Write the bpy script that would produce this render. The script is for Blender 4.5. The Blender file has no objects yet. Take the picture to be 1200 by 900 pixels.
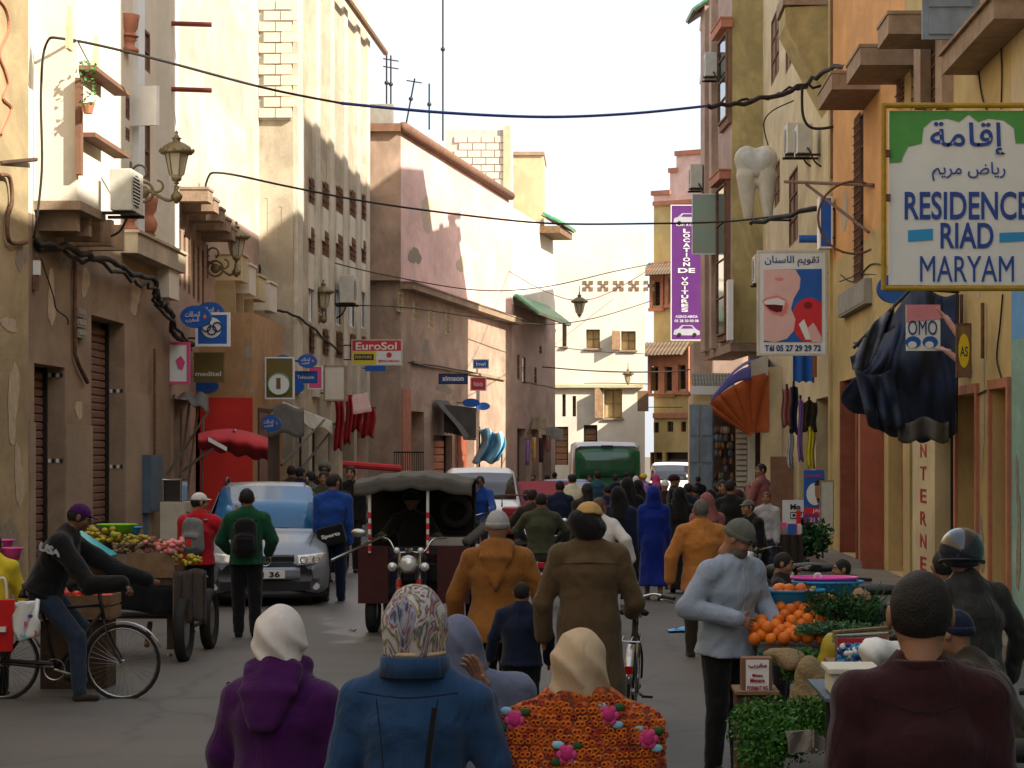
import bpy, math, random
import numpy as np
from mathutils import Vector, Matrix, Euler
# ---------------------------------------------------------------- camera, sky, sun
SC = bpy.context.scene
COL = SC.collection
R = math.radians
PI = math.pi
FPX, CX, CY, EYE = 2600.0, 700.0, 532.0, 2.15
cam_d = bpy.data.cameras.new('camera'); cam = bpy.data.objects.new('camera', cam_d); COL.objects.link(cam)
cam.location = (0, 0, EYE); cam.rotation_euler = (R(90), 0, 0)
cam_d.sensor_width = 36; cam_d.lens = 36 * FPX / 1200
cam_d.shift_x = -(CX - 600) / 1200; cam_d.shift_y = (CY - 450) / 1200
cam_d.clip_start = 0.1; cam_d.clip_end = 3000
SC.camera = cam
SUN_AZ, SUN_EL = R(30), R(33)
sdir = Vector((math.cos(SUN_EL) * math.cos(SUN_AZ), -math.cos(SUN_EL) * math.sin(SUN_AZ), math.sin(SUN_EL)))
W = bpy.data.worlds.new('World'); SC.world = W; W.use_nodes = True
wn = W.node_tree.nodes; wl = W.node_tree.links
sky = wn.new('ShaderNodeTexSky'); sky.sky_type = 'NISHITA'; sky.sun_disc = False
sky.sun_elevation = SUN_EL; sky.sun_rotation = math.atan2(sdir.x, sdir.y)
sky.air_density = 1.0; sky.dust_density = 4; sky.ozone_density = 1.0; sky.altitude = 200
bg = wn['Background']; bg.inputs['Strength'].default_value = 0.15
veil = wn.new('ShaderNodeMix'); veil.data_type = 'RGBA'; veil.inputs['Factor'].default_value = .6   # thin bright haze all over the sky
wl.new(sky.outputs[0], veil.inputs[6]); veil.inputs[7].default_value = (4.6, 4.75, 5.0, 1); wl.new(veil.outputs[2], bg.inputs['Color'])
sun_d = bpy.data.lights.new('sun', 'SUN'); sun_d.energy = 5.0; sun_d.angle = R(0.53); sun_d.color = (1, 0.93, 0.80)
sun = bpy.data.objects.new('sun', sun_d); COL.objects.link(sun)
sun.rotation_euler = sdir.to_track_quat('Z', 'Y').to_euler(); sun.location = (20, -20, 40)
SC.view_settings.view_transform = 'Standard'; SC.view_settings.look = 'None'
SC.view_settings.exposure = 0.90; SC.view_settings.gamma = 1.0
SC.view_settings.use_curve_mapping = False
SC.render.film_transparent = False
try:
 SC.cycles.max_bounces = 6; SC.cycles.diffuse_bounces = 4; SC.cycles.use_denoising = True
except Exception: pass
rnd = random.Random(7)

def P(px, py, Y):
 """world point seen at photograph pixel (px, py) at distance Y down the street"""
 return Vector(((px - CX) * Y / FPX, Y, EYE + (CY - py) * Y / FPX))
def GX(px, Y): return (px - CX) * Y / FPX
def HZ(py, Y): return EYE + (CY - py) * Y / FPX

# ---------------------------------------------------------------- materials
MATS = {}
def mat(name, col, rough=.85, metal=0., var=.12, scale=3., bump=.0, bscale=30., spec=.3, detail=5, emit=None, trans=0., streak=0., col2=None, mix=.5, coat=0., alpha=None, sheen=0., seed=0.):
 if name in MATS: return MATS[name]
 m = bpy.data.materials.new(name); m.use_nodes = True
 nt = m.node_tree; N = nt.nodes; L = nt.links
 b = N['Principled BSDF']
 b.inputs['Roughness'].default_value = rough; b.inputs['Metallic'].default_value = metal
 b.inputs['Specular IOR Level'].default_value = spec
 if coat: b.inputs['Coat Weight'].default_value = coat
 if sheen: b.inputs['Sheen Weight'].default_value = sheen
 if trans: b.inputs['Transmission Weight'].default_value = trans
 if alpha is not None: b.inputs['Alpha'].default_value = alpha
 tc = N.new('ShaderNodeTexCoord')
 mp = N.new('ShaderNodeMapping'); mp.inputs['Location'].default_value = (seed, seed * .7, seed * .3)
 L.new(tc.outputs['Object'], mp.inputs[0]); V = mp.outputs[0]
 nz = N.new('ShaderNodeTexNoise'); nz.inputs['Scale'].default_value = scale; nz.inputs['Detail'].default_value = detail
 nz.inputs['Roughness'].default_value = .6
 L.new(V, nz.inputs['Vector'])
 rp = N.new('ShaderNodeValToRGB'); rp.color_ramp.elements[0].position = .3; rp.color_ramp.elements[1].position = .7
 c = Vector(col)
 c2 = Vector(col2) if col2 else c * (1 + var)
 c1 = c * (1 - var) if not col2 else c
 rp.color_ramp.elements[0].color = (*[max(0, min(1, v)) for v in c1], 1)
 rp.color_ramp.elements[1].color = (*[max(0, min(1, v)) for v in c2], 1)
 L.new(nz.outputs['Fac'], rp.inputs['Fac'])
 out = rp.outputs['Color']
 if streak:      # rain streaks and grime: real stains, stretched down the wall
  ms = N.new('ShaderNodeMapping'); ms.inputs['Scale'].default_value = (.5, .15, .30); L.new(tc.outputs['Object'], ms.inputs[0])
  n2 = N.new('ShaderNodeTexNoise'); n2.inputs['Scale'].default_value = 2.2; n2.inputs['Detail'].default_value = 6; n2.inputs['Distortion'].default_value = .6; n2.inputs['Roughness'].default_value = .68
  L.new(ms.outputs[0], n2.inputs['Vector'])
  r2 = N.new('ShaderNodeValToRGB'); r2.color_ramp.elements[0].position = .42; r2.color_ramp.elements[1].position = .62
  r2.color_ramp.elements[0].color = (1 - streak, 1 - streak, 1 - streak * 1.05, 1); r2.color_ramp.elements[1].color = (1, 1, 1, 1)
  L.new(n2.outputs['Fac'], r2.inputs['Fac'])
  mx = N.new('ShaderNodeMix'); mx.data_type = 'RGBA'; mx.blend_type = 'MULTIPLY'; mx.inputs['Factor'].default_value = 1
  L.new(out, mx.inputs[6]); L.new(r2.outputs['Color'], mx.inputs[7]); out = mx.outputs[2]
  # patches of old plaster
  n3 = N.new('ShaderNodeTexNoise'); n3.inputs['Scale'].default_value = .9; n3.inputs['Detail'].default_value = 9; n3.inputs['Roughness'].default_value = .7
  L.new(V, n3.inputs['Vector'])
  r3 = N.new('ShaderNodeValToRGB'); r3.color_ramp.elements[0].position = .60; r3.color_ramp.elements[1].position = .66
  r3.color_ramp.elements[0].color = (0, 0, 0, 1); r3.color_ramp.elements[1].color = (streak * 1.1,) * 3 + (1,)
  L.new(n3.outputs['Fac'], r3.inputs['Fac'])
  m3 = N.new('ShaderNodeMix'); m3.data_type = 'RGBA'; L.new(r3.outputs['Color'], m3.inputs['Factor'])
  L.new(out, m3.inputs[6]); m3.inputs[7].default_value = (c.x * .55 + .06, c.y * .55 + .05, c.z * .5 + .05, 1); out = m3.outputs[2]
 L.new(out, b.inputs['Base Color'])
 if bump:
  nb = N.new('ShaderNodeTexNoise'); nb.inputs['Scale'].default_value = bscale; nb.inputs['Detail'].default_value = 6
  L.new(V, nb.inputs['Vector'])
  bp = N.new('ShaderNodeBump'); bp.inputs['Strength'].default_value = min(1, bump); bp.inputs['Distance'].default_value = .02
  L.new(nb.outputs['Fac'], bp.inputs['Height']); L.new(bp.outputs[0], b.inputs['Normal'])
 if emit:
  b.inputs['Emission Color'].default_value = (*emit[:3], 1); b.inputs['Emission Strength'].default_value = emit[3]
 MATS[name] = m
 return m
def cloth(name, col, var=.16, rough=.9, bump=.5, seed=0, fine=90):
 """woven cloth: soft folds in the normal, faint weave"""
 if name in MATS: return MATS[name]
 m = mat(name, col, rough=rough, var=var, scale=4, spec=.15, sheen=.15, seed=seed)
 nt = m.node_tree; N = nt.nodes; L = nt.links; b = N['Principled BSDF']
 tc = N.new('ShaderNodeTexCoord'); ms = N.new('ShaderNodeMapping'); ms.inputs['Scale'].default_value = (1, 1, .45); ms.inputs['Rotation'].default_value = (.2, .3, .5)
 L.new(tc.outputs['Object'], ms.inputs[0])
 n1 = N.new('ShaderNodeTexNoise'); n1.inputs['Scale'].default_value = 7; n1.inputs['Detail'].default_value = 3; n1.inputs['Distortion'].default_value = 1.2
 L.new(ms.outputs[0], n1.inputs['Vector'])
 n2 = N.new('ShaderNodeTexNoise'); n2.inputs['Scale'].default_value = fine * 3; n2.inputs['Detail'].default_value = 2
 L.new(tc.outputs['Object'], n2.inputs['Vector'])
 b1 = N.new('ShaderNodeBump'); b1.inputs['Strength'].default_value = bump; b1.inputs['Distance'].default_value = .05
 b2 = N.new('ShaderNodeBump'); b2.inputs['Strength'].default_value = .35; b2.inputs['Distance'].default_value = .004
 L.new(n1.outputs['Fac'], b1.inputs['Height']); L.new(n2.outputs['Fac'], b2.inputs['Height'])
 L.new(b1.outputs[0], b2.inputs['Normal']); L.new(b2.outputs[0], b.inputs['Normal'])
 return m

# ---------------------------------------------------------------- mesh builder
class MB:
 def __init__(s): s.v = []; s.f = []; s.uv = None
 def add(s, vs, fs):
  n = len(s.v); s.v.extend([tuple(v) for v in vs]); s.f.extend([tuple(i + n for i in f) for f in fs]); return s
 def box(s, x0, x1, y0, y1, z0, z1):
  if x0 > x1: x0, x1 = x1, x0
  if y0 > y1: y0, y1 = y1, y0
  if z0 > z1: z0, z1 = z1, z0
  return s.add([(x0, y0, z0), (x1, y0, z0), (x1, y1, z0), (x0, y1, z0), (x0, y0, z1), (x1, y0, z1), (x1, y1, z1), (x0, y1, z1)],
      [(0, 3, 2, 1), (4, 5, 6, 7), (0, 1, 5, 4), (1, 2, 6, 5), (2, 3, 7, 6), (3, 0, 4, 7)])
 def hexa(s, p):   # 8 corners, bottom ring then top ring
  return s.add(p, [(0, 3, 2, 1), (4, 5, 6, 7), (0, 1, 5, 4), (1, 2, 6, 5), (2, 3, 7, 6), (3, 0, 4, 7)])
 def obox(s, c, ax, ay, az):   # centre + half axis vectors
  c = Vector(c); ax = Vector(ax); ay = Vector(ay); az = Vector(az)
  return s.hexa([c - ax - ay - az, c + ax - ay - az, c + ax + ay - az, c - ax + ay - az, c - ax - ay + az, c + ax - ay + az, c + ax + ay + az, c - ax + ay + az])
 def tube(s, pts, r, n=8, caps=True, flat=None):
  pts = [Vector(p) for p in pts]; m = len(pts)
  rs = r if isinstance(r, (list, tuple)) else [r] * m
  T = []
  for i in range(m):
   t = (pts[min(i + 1, m - 1)] - pts[max(i - 1, 0)])
   T.append(t.normalized() if t.length > 1e-9 else Vector((0, 0, 1)))
  u = T[0].orthogonal().normalized(); base = len(s.v); vs = []
  for i in range(m):
   if i: u = (u - T[i] * u.dot(T[i])); u = u.normalized() if u.length > 1e-6 else T[i].orthogonal().normalized()
   w = T[i].cross(u)
   for k in range(n):
    a = 2 * PI * k / n; vs.append(pts[i] + (u * math.cos(a) + w * math.sin(a)) * rs[i])
  fs = [(i * n + k, i * n + (k + 1) % n, (i + 1) * n + (k + 1) % n, (i + 1) * n + k) for i in range(m - 1) for k in range(n)]
  if caps: fs += [tuple(range(n))[::-1], tuple((m - 1) * n + k for k in range(n))]
  return s.add(vs, fs)
 def cyl(s, a, b, r, n=12, r2=None): return s.tube([a, b], [r, r if r2 is None else r2], n)
 def lathe(s, prof, c=(0, 0, 0), n=16, axis='z', sx=1, sy=1):
  vs = []; c = Vector(c)
  for r, h in prof:
   for k in range(n):
    a = 2 * PI * k / n; x, y = r * math.cos(a) * sx, r * math.sin(a) * sy
    p = (x, y, h) if axis == 'z' else ((h, x, y) if axis == 'x' else (y, h, x))
    vs.append(c + Vector(p))
  m = len(prof)
  fs = [(i * n + k, i * n + (k + 1) % n, (i + 1) * n + (k + 1) % n, (i + 1) * n + k) for i in range(m - 1) for k in range(n)]
  if prof[0][0] > 1e-6: fs.append(tuple(range(n))[::-1])
  if prof[-1][0] > 1e-6: fs.append(tuple((m - 1) * n + k for k in range(n)))
  return s.add(vs, fs)
 def sph(s, c, r, n=12, m=8):
  rr = r if isinstance(r, (tuple, list)) else (r, r, r); c = Vector(c); vs = []
  for i in range(m + 1):
   t = PI * i / m
   for k in range(n):
    a = 2 * PI * k / n; vs.append(c + Vector((rr[0] * math.sin(t) * math.cos(a), rr[1] * math.sin(t) * math.sin(a), -rr[2] * math.cos(t))))
  return s.add(vs, [(i * n + k, i * n + (k + 1) % n, (i + 1) * n + (k + 1) % n, (i + 1) * n + k) for i in range(m) for k in range(n)])
 def prism(s, poly, f):   # poly: list of 2D; f(a,b,0/1)->3D
  n = len(poly); vs = [f(a, b, 0) for a, b in poly] + [f(a, b, 1) for a, b in poly]
  return s.add(vs, [tuple(range(n))[::-1], tuple(range(n, 2 * n))] + [(i, (i + 1) % n, n + (i + 1) % n, n + i) for i in range(n)])
 def torus(s, c, R0, r, n=28, m=6, axis='x', a0=0, a1=2 * PI):
  c = Vector(c); pts = []; full = abs(a1 - a0 - 2 * PI) < 1e-6
  for k in range(n + (0 if full else 1)):
   a = a0 + (a1 - a0) * k / n; ca, sa = math.cos(a), math.sin(a)
   for j in range(m):
    b = 2 * PI * j / m; q = R0 + r * math.cos(b); h = r * math.sin(b)
    p = (h, q * ca, q * sa) if axis == 'x' else ((q * ca, h, q * sa) if axis == 'y' else (q * ca, q * sa, h))
    pts.append(c + Vector(p))
  K = n if full else n
  L_ = len(pts) // m
  return s.add(pts, [(i * m + j, ((i + 1) % L_) * m + j, ((i + 1) % L_) * m + (j + 1) % m, i * m + (j + 1) % m) for i in range(K if full else K) for j in range(m) if full or i + 1 < L_])
 def grid(s, f, nu, nv, thick=0):   # f(u,v)->point; thick offsets along normal for a solid sheet
  pts = [[Vector(f(i / nu, j / nv)) for j in range(nv + 1)] for i in range(nu + 1)]
  W_ = nv + 1
  vs = [p for r_ in pts for p in r_]
  fs = [(i * W_ + j, (i + 1) * W_ + j, (i + 1) * W_ + j + 1, i * W_ + j + 1) for i in range(nu) for j in range(nv)]
  if thick:
   bk = []
   for i in range(nu + 1):
    for j in range(nv + 1):
     du = pts[min(i + 1, nu)][j] - pts[max(i - 1, 0)][j]; dv = pts[i][min(j + 1, nv)] - pts[i][max(j - 1, 0)]
     nn = du.cross(dv); nn = nn.normalized() if nn.length > 1e-12 else Vector((0, 0, 1))
     bk.append(pts[i][j] - nn * thick)
   n0 = len(vs); vs += bk
   fs += [tuple(n0 + q for q in f_[::-1]) for f_ in fs]
   for i in range(nu):
    for j in (0, nv):
     a, b = i * W_ + j, (i + 1) * W_ + j; fs.append((a, b, n0 + b, n0 + a) if j == nv else (b, a, n0 + a, n0 + b))
   for j in range(nv):
    for i in (0, nu):
     a, b = i * W_ + j, i * W_ + j + 1; fs.append((a, b, n0 + b, n0 + a) if i == 0 else (b, a, n0 + a, n0 + b))
  return s.add(vs, fs)
 def xf(s, M):
  s.v = [tuple(M @ Vector(v)) for v in s.v]; return s

INV = {}
def rootof(o):
 while o.parent: o = o.parent
 return o
def tag(o, label=None, cat=None, group=None, kind=None):
 if label: o['label'] = label
 if cat: o['category'] = cat
 if group: o['group'] = group
 if kind: o['kind'] = kind
 return o
def thing(name, label, cat, loc=(0, 0, 0), rz=0, group=None):
 o = bpy.data.objects.new(name, None); COL.objects.link(o); o.empty_display_size = .2
 o.location = loc; o.rotation_euler = (0, 0, rz)
 INV[o.name] = (Matrix.Translation(Vector(loc)) @ Matrix.Rotation(rz, 4, 'Z')).inverted()
 return tag(o, label, cat, group)
def mkmesh(name, mb, m, smooth=False, bevel=0):
 me = bpy.data.meshes.new(name)
 me.from_pydata(mb.v, [], mb.f); me.validate()
 if m: me.materials.append(m)
 if smooth: me.polygons.foreach_set('use_smooth', [True] * len(me.polygons))
 me.update(); return me
def part(name, mb, m, parent=None, world=False, smooth=False, label=None, kind=None, bevel=0, loc=None):
 """one mesh object; world=True when the mesh is written in world coordinates"""
 if world and parent is not None: mb.xf(INV[rootof(parent).name])
 me = mkmesh(name, mb, m, smooth)
 o = bpy.data.objects.new(name, me); COL.objects.link(o)
 if parent is not None: o.parent = parent
 if loc is not None: o.location = loc
 if bevel:
  bv = o.modifiers.new('bevel', 'BEVEL'); bv.width = bevel; bv.segments = 2; bv.limit_method = 'ANGLE'; bv.angle_limit = R(40)
 if label: o['label'] = label
 if kind: o['kind'] = kind
 return o
def inst(name, me, parent, loc, rot=(0, 0, 0), scale=None):
 o = bpy.data.objects.new(name, me); COL.objects.link(o); o.parent = parent; o.location = loc; o.rotation_euler = rot
 if scale: o.scale = scale
 return o
def copy_tree(o, parent=None):
 c = o.copy(); COL.objects.link(c)
 if parent is not None: c.parent = parent
 for ch in list(o.children): copy_tree(ch, c)
 return c
def dup(root, loc, rz=None, label=None, group=None):
 c = copy_tree(root); c.location = loc
 if rz is not None: c.rotation_euler = (0, 0, rz)
 if label: c['label'] = label
 if group: c['group'] = group
 return c

# ---------------------------------------------------------------- facades
class Facade:
 """vertical wall plane through two ground points; u along it, d outwards to the street"""
 def __init__(s, x0, y0, x1, y1, side):
  s.a = Vector((x0, y0)); b = Vector((x1, y1)); s.t = (b - s.a).normalized(); s.len = (b - s.a).length
  n = Vector((s.t.y, -s.t.x))
  s.n = n if n.x * side > 0 or (abs(n.x) < 1e-6) else -n
  if side == 0: s.n = Vector((s.t.y, -s.t.x)); s.n = s.n if s.n.y < 0 else -s.n
 def W(s, u, z, d=0):
  p = s.a + s.t * u + s.n * d; return Vector((p.x, p.y, z))
 def uz(s, px, py, d=0):
  k = (px - CX) / FPX     # x = k*y
  o = s.a + s.n * d
  # o + t*u : x = k y
  u = (k * o.y - o.x) / (s.t.x - k * s.t.y); Y = o.y + s.t.y * u
  return u, EYE + (CY - py) * Y / FPX
 def U(s, px, d=0): return s.uz(px, 0, d)[0]
 def Z(s, px, py, d=0): return s.uz(px, py, d)[1]
 def box(s, mb, u0, u1, z0, z1, d0, d1):
  p = [s.W(u0, z0, d0), s.W(u1, z0, d0), s.W(u1, z0, d1), s.W(u0, z0, d1), s.W(u0, z1, d0), s.W(u1, z1, d0), s.W(u1, z1, d1), s.W(u0, z1, d1)]
  return mb.hexa(p)
 def pbox(s, mb, px0, px1, py0, py1, d0, d1, dd=0):
  """box whose face on the plane d=dd spans the pixels"""
  pc = (px0 + px1) / 2
  u0, u1 = s.U(px0, dd), s.U(px1, dd); z0, z1 = s.Z(pc, py1, dd), s.Z(pc, py0, dd)
  return s.box(mb, u0, u1, z0, z1, d0, d1)
 def wall(s, mb, u0, u1, z0, z1, holes=(), rev=.3, d=0, back=None):
  """front skin with openings and their reveals; holes (u0,u1,z0,z1)"""
  us = sorted(set([u0, u1] + [min(max(h[i], u0), u1) for h in holes for i in (0, 1)]))
  zs = sorted(set([z0, z1] + [min(max(h[i], z0), z1) for h in holes for i in (2, 3)]))
  for i in range(len(us) - 1):
   for j in range(len(zs) - 1):
    cu, cz = (us[i] + us[i + 1]) / 2, (zs[j] + zs[j + 1]) / 2
    if any(h[0] < cu < h[1] and h[2] < cz < h[3] for h in holes): continue
    mb.add([s.W(us[i], zs[j], d), s.W(us[i + 1], zs[j], d), s.W(us[i + 1], zs[j + 1], d), s.W(us[i], zs[j + 1], d)], [(0, 1, 2, 3)])
  for h in holes:
   r_ = h[4] if len(h) > 4 else rev
   c = [(h[0], h[2]), (h[1], h[2]), (h[1], h[3]), (h[0], h[3])]
   for k in range(4):
    (a, b), (e, f) = c[k], c[(k + 1) % 4]
    mb.add([s.W(a, b, d), s.W(e, f, d), s.W(e, f, d - r_), s.W(a, b, d - r_)], [(0, 1, 2, 3)])
  return mb
def shell(mb, fc, u0, u1, z0, z1, depth, d=0):
 """the other faces of a building block behind its facade skin"""
 A = [fc.W(u0, z0, d), fc.W(u1, z0, d), fc.W(u1, z0, -depth), fc.W(u0, z0, -depth)]
 B = [fc.W(u0, z1, d), fc.W(u1, z1, d), fc.W(u1, z1, -depth), fc.W(u0, z1, -depth)]
 return mb.add(A + B, [(1, 2, 6, 5), (2, 3, 7, 6), (3, 0, 4, 7), (4, 5, 6, 7)])

# ---------------------------------------------------------------- lettering
AR = {'ا': ('\ufe8d', '\ufe8e', None, None), 'إ': ('\ufe87', '\ufe88', None, None), 'ق': ('\ufed5', '\ufed6', '\ufed7', '\ufed8'), 'م': ('\ufee1', '\ufee2', '\ufee3', '\ufee4'),
  'ة': ('\ufe93', '\ufe94', None, None), 'ر': ('\ufead', '\ufeae', None, None), 'ي': ('\ufef1', '\ufef2', '\ufef3', '\ufef4'), 'ض': ('\ufebd', '\ufebe', '\ufebf', '\ufec0'),
  'ت': ('\ufe95', '\ufe96', '\ufe97', '\ufe98'), 'و': ('\ufeed', '\ufeee', None, None), 'ل': ('\ufedd', '\ufede', '\ufedf', '\ufee0'), 'س': ('\ufeb1', '\ufeb2', '\ufeb3', '\ufeb4'),
  'ن': ('\ufee5', '\ufee6', '\ufee7', '\ufee8'), 'ص': ('\ufeb9', '\ufeba', '\ufebb', '\ufebc'), 'غ': ('\ufecd', '\ufece', '\ufecf', '\ufed0'), 'ب': ('\ufe8f', '\ufe90', '\ufe91', '\ufe92')}
def arabic(t):
 out = []; n = len(t)
 for i, ch in enumerate(t):
  if ch not in AR: out.append(ch); continue
  pj = i > 0 and t[i - 1] in AR and AR[t[i - 1]][2] is not None
  nj = i < n - 1 and t[i + 1] in AR and AR[ch][2] is not None
  f = AR[ch]; out.append(f[3] if pj and nj else f[1] if pj else f[2] if nj else f[0])
 return ''.join(out[::-1])
def letters(txt, m, parent, o, ex, ey, w=None, h=None, depth=.006, bold=0., shear=0., name='lettering', world=True, align='CENTER', space=1.0, spacing=1.0):
 """text laid in the plane (ex, ey) centred at o, fitted to width w or height h"""
 cu = bpy.data.curves.new(name, 'FONT'); cu.body = txt; cu.align_x = 'CENTER'; cu.align_y = 'CENTER'; cu.size = 1
 cu.extrude = .5; cu.offset = bold; cu.shear = shear; cu.space_character = spacing; cu.space_line = space; cu.resolution_u = 4
 to = bpy.data.objects.new('tmp', cu); COL.objects.link(to)
 dg = bpy.context.evaluated_depsgraph_get(); dg.update()
 me = bpy.data.meshes.new_from_object(to.evaluated_get(dg)); bpy.data.objects.remove(to)
 n = len(me.vertices); a = np.zeros(n * 3, np.float32); me.vertices.foreach_get('co', a); a = a.reshape(-1, 3)
 if n == 0: return None
 lo, hi = a.min(0), a.max(0); c = (lo + hi) / 2; sz = hi - lo
 sx = (w / sz[0]) if w else (h / sz[1]); sy = (h / sz[1]) if h else sx
 ex, ey, o = Vector(ex).normalized(), Vector(ey).normalized(), Vector(o); ez = ex.cross(ey)
 E = np.array([ex, ey, ez]); q = (a - c) * np.array([sx, sy, depth / max(sz[2], 1e-6)]); p = q @ E + np.array(o)
 if world:
  M = np.array(INV[rootof(parent).name]); p = p @ M[:3, :3].T + M[:3, 3]
 me.vertices.foreach_set('co', p.astype(np.float32).ravel()); me.name = name
 me.materials.clear(); me.materials.append(m); me.update()
 ob = bpy.data.objects.new(name, me); COL.objects.link(ob); ob.parent = parent
 return ob
# ---------------------------------------------------------------- shared materials
M = {}
M['plaster_tan'] = mat('plaster_tan', (.32, .225, .15), var=.14, scale=1.6, bump=.35, streak=.28)  # shade put into the colour: darkened for the street-level wall
M['plaster_tan2'] = mat('plaster_tan2', (.54, .45, .33), var=.14, scale=1.3, bump=.35, streak=.3, seed=3)
M['plaster_ochre'] = mat('plaster_ochre', (.42, .32, .18), var=.16, scale=1.1, bump=.35, streak=.3, seed=9)
M['plaster_white'] = mat('plaster_white', (.72, .66, .55), var=.06, scale=1.2, bump=.2, streak=.10)
M['plaster_cream'] = mat('plaster_cream', (.62, .50, .30), var=.1, scale=1.2, bump=.3, streak=.2, seed=2)
M['plaster_yellow'] = mat('plaster_yellow', (.52, .385, .165), var=.1, scale=1.4, bump=.3, streak=.2, seed=5)
M['plaster_orange'] = mat('plaster_orange', (.68, .34, .12), var=.09, scale=1.2, bump=.25, streak=.18, seed=6)
M['plaster_mustard'] = mat('plaster_mustard', (.47, .37, .16), var=.15, scale=1.6, bump=.5, streak=.3, seed=8)
M['plaster_pink'] = mat('plaster_pink', (.76, .50, .44), var=.1, scale=1.1, bump=.3, streak=.22, seed=4)  # lightened so the colour carries some of the upper wall's sunlight
M['plaster_peach'] = mat('plaster_peach', (.44, .31, .23), var=.14, scale=1.3, bump=.35, streak=.3, seed=14)  # darkened so the colour carries some of the lower walls' shade
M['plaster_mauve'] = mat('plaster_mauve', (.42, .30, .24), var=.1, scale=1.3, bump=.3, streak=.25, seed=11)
M['brown_trim'] = mat('brown_trim', (.20, .105, .065), var=.2, scale=4, bump=.2)
M['red_brown'] = mat('red_brown', (.28, .075, .04), var=.2, scale=3, bump=.2, rough=.6)
M['terracotta'] = mat('terracotta', (.42, .17, .10), var=.18, scale=3, bump=.25)
M['turquoise_wall'] = mat('turquoise_wall', (.30, .50, .44), var=.1, scale=2, bump=.4, streak=.3, seed=1)
M['blue_wall'] = mat('blue_wall', (.12, .32, .62), var=.1, scale=2, bump=.2)
M['red_wall'] = mat('red_wall', (.60, .035, .025), var=.1, scale=1.5, bump=.25, streak=.1)
M['granite'] = mat('granite', (.34, .26, .18), var=.25, scale=40, bump=.5, bscale=60, streak=.2)
M['stone_ledge'] = mat('stone_ledge', (.36, .25, .17), var=.2, scale=5, bump=.4, streak=.25)
M['concrete'] = mat('concrete', (.33, .31, .27), var=.15, scale=3, bump=.4, streak=.2)
M['brick'] = mat('brick_clay', (.62, .52, .42), var=.12, scale=5, bump=.3)
M['mortar'] = mat('mortar', (.50, .45, .38), var=.12, scale=8, bump=.4)
M['shutter'] = mat('shutter_metal', (.21, .115, .085), rough=.55, metal=.2, var=.2, scale=5, bump=.15)
M['dark_metal'] = mat('dark_metal', (.035, .032, .03), rough=.5, metal=.6, var=.2, scale=8)
M['steel'] = mat('steel', (.45, .45, .45), rough=.3, metal=1, var=.12, scale=9)
M['chrome'] = mat('chrome', (.50, .50, .50), rough=.22, metal=1, var=.05)
M['rust'] = mat('rust', (.16, .08, .05), rough=.85, var=.4, scale=12, bump=.3)
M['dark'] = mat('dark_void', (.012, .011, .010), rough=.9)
M['cable'] = mat('cable_rubber', (.025, .022, .02), rough=.7)
M['cable_red'] = mat('cable_red', (.22, .05, .035), rough=.6)
M['cable_blue'] = mat('cable_blue', (.04, .07, .30), rough=.5)
M['rubber'] = mat('rubber', (.02, .02, .02), rough=.85, var=.2, bump=.2)
M['black_plastic'] = mat('black_plastic', (.02, .02, .022), rough=.45, var=.15)
M['white_plastic'] = mat('white_plastic', (.72, .71, .66), rough=.45, var=.07, scale=4)
M['white_paint'] = mat('white_paint', (.75, .73, .68), rough=.5, var=.07, scale=4)
M['cream_metal'] = mat('cream_metal', (.60, .57, .48), rough=.5, var=.1, scale=5, streak=.15)
M['glass_dark'] = mat('glass_dark', (.02, .022, .025), rough=.08, spec=.8, var=.1)
M['glass_blue'] = mat('glass_blue', (.02, .13, .30), rough=.1, spec=.45, var=.1)
M['brass'] = mat('aged_brass', (.20, .155, .08), rough=.5, metal=.5, var=.25, scale=14, bump=.1)
M['lamp_glass'] = mat('lamp_glass', (.55, .50, .36), rough=.25, var=.12, alpha=.75)
M['wood'] = mat('old_wood', (.20, .12, .065), var=.3, scale=6, bump=.3, rough=.8)
M['wood_dark'] = mat('dark_wood', (.07, .04, .025), var=.3, scale=6, bump=.3, rough=.75)
M['green_tile'] = mat('green_glazed_tile', (.06, .20, .08), rough=.3, var=.3, scale=6, coat=.4)
M['grey_tile'] = mat('grey_clay_tile', (.16, .15, .11), rough=.6, var=.3, scale=6)
M['grey_door'] = mat('grey_blue_door', (.27, .32, .37), rough=.6, var=.14, scale=3, streak=.25, metal=.1)
M['blue_grey'] = mat('blue_grey_paint', (.09, .14, .19), rough=.6, var=.15, scale=3, streak=.2)
M['tarp_blue'] = mat('tarp_blue', (.03, .036, .048), rough=.75, col2=(.014, .03, .085), scale=2.2, bump=.6, bscale=7)
M['tarp_light'] = mat('tarp_light_blue', (.25, .52, .66), rough=.5, var=.2, scale=3, bump=.3, bscale=9)
M['canvas_grey'] = mat('canvas_grey', (.10, .095, .085), rough=.9, var=.2, scale=2, bump=.3)
M['canvas_cream'] = mat('canvas_cream', (.40, .37, .30), rough=.9, var=.2, scale=2, bump=.3)
M['canvas_red'] = mat('canvas_red', (.42, .03, .035), rough=.85, var=.2, scale=2, bump=.3)
M['canvas_orange'] = mat('canvas_orange', (.42, .10, .03), rough=.85, var=.14, scale=3, bump=.3)
M['canvas_purple'] = mat('canvas_purple', (.10, .09, .30), rough=.85, var=.14, scale=3, bump=.2)
M['sign_blue'] = mat('sign_blue', (.02, .11, .42), rough=.35, var=.06)
M['sign_white'] = mat('sign_white', (.72, .74, .72), rough=.4, var=.05)
M['sign_green'] = mat('sign_green', (.08, .32, .07), rough=.45, var=.1)
M['sign_red'] = mat('sign_red', (.60, .03, .04), rough=.4, var=.06)
M['sign_yellow'] = mat('sign_yellow', (.70, .52, .02), rough=.4, var=.06)
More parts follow.
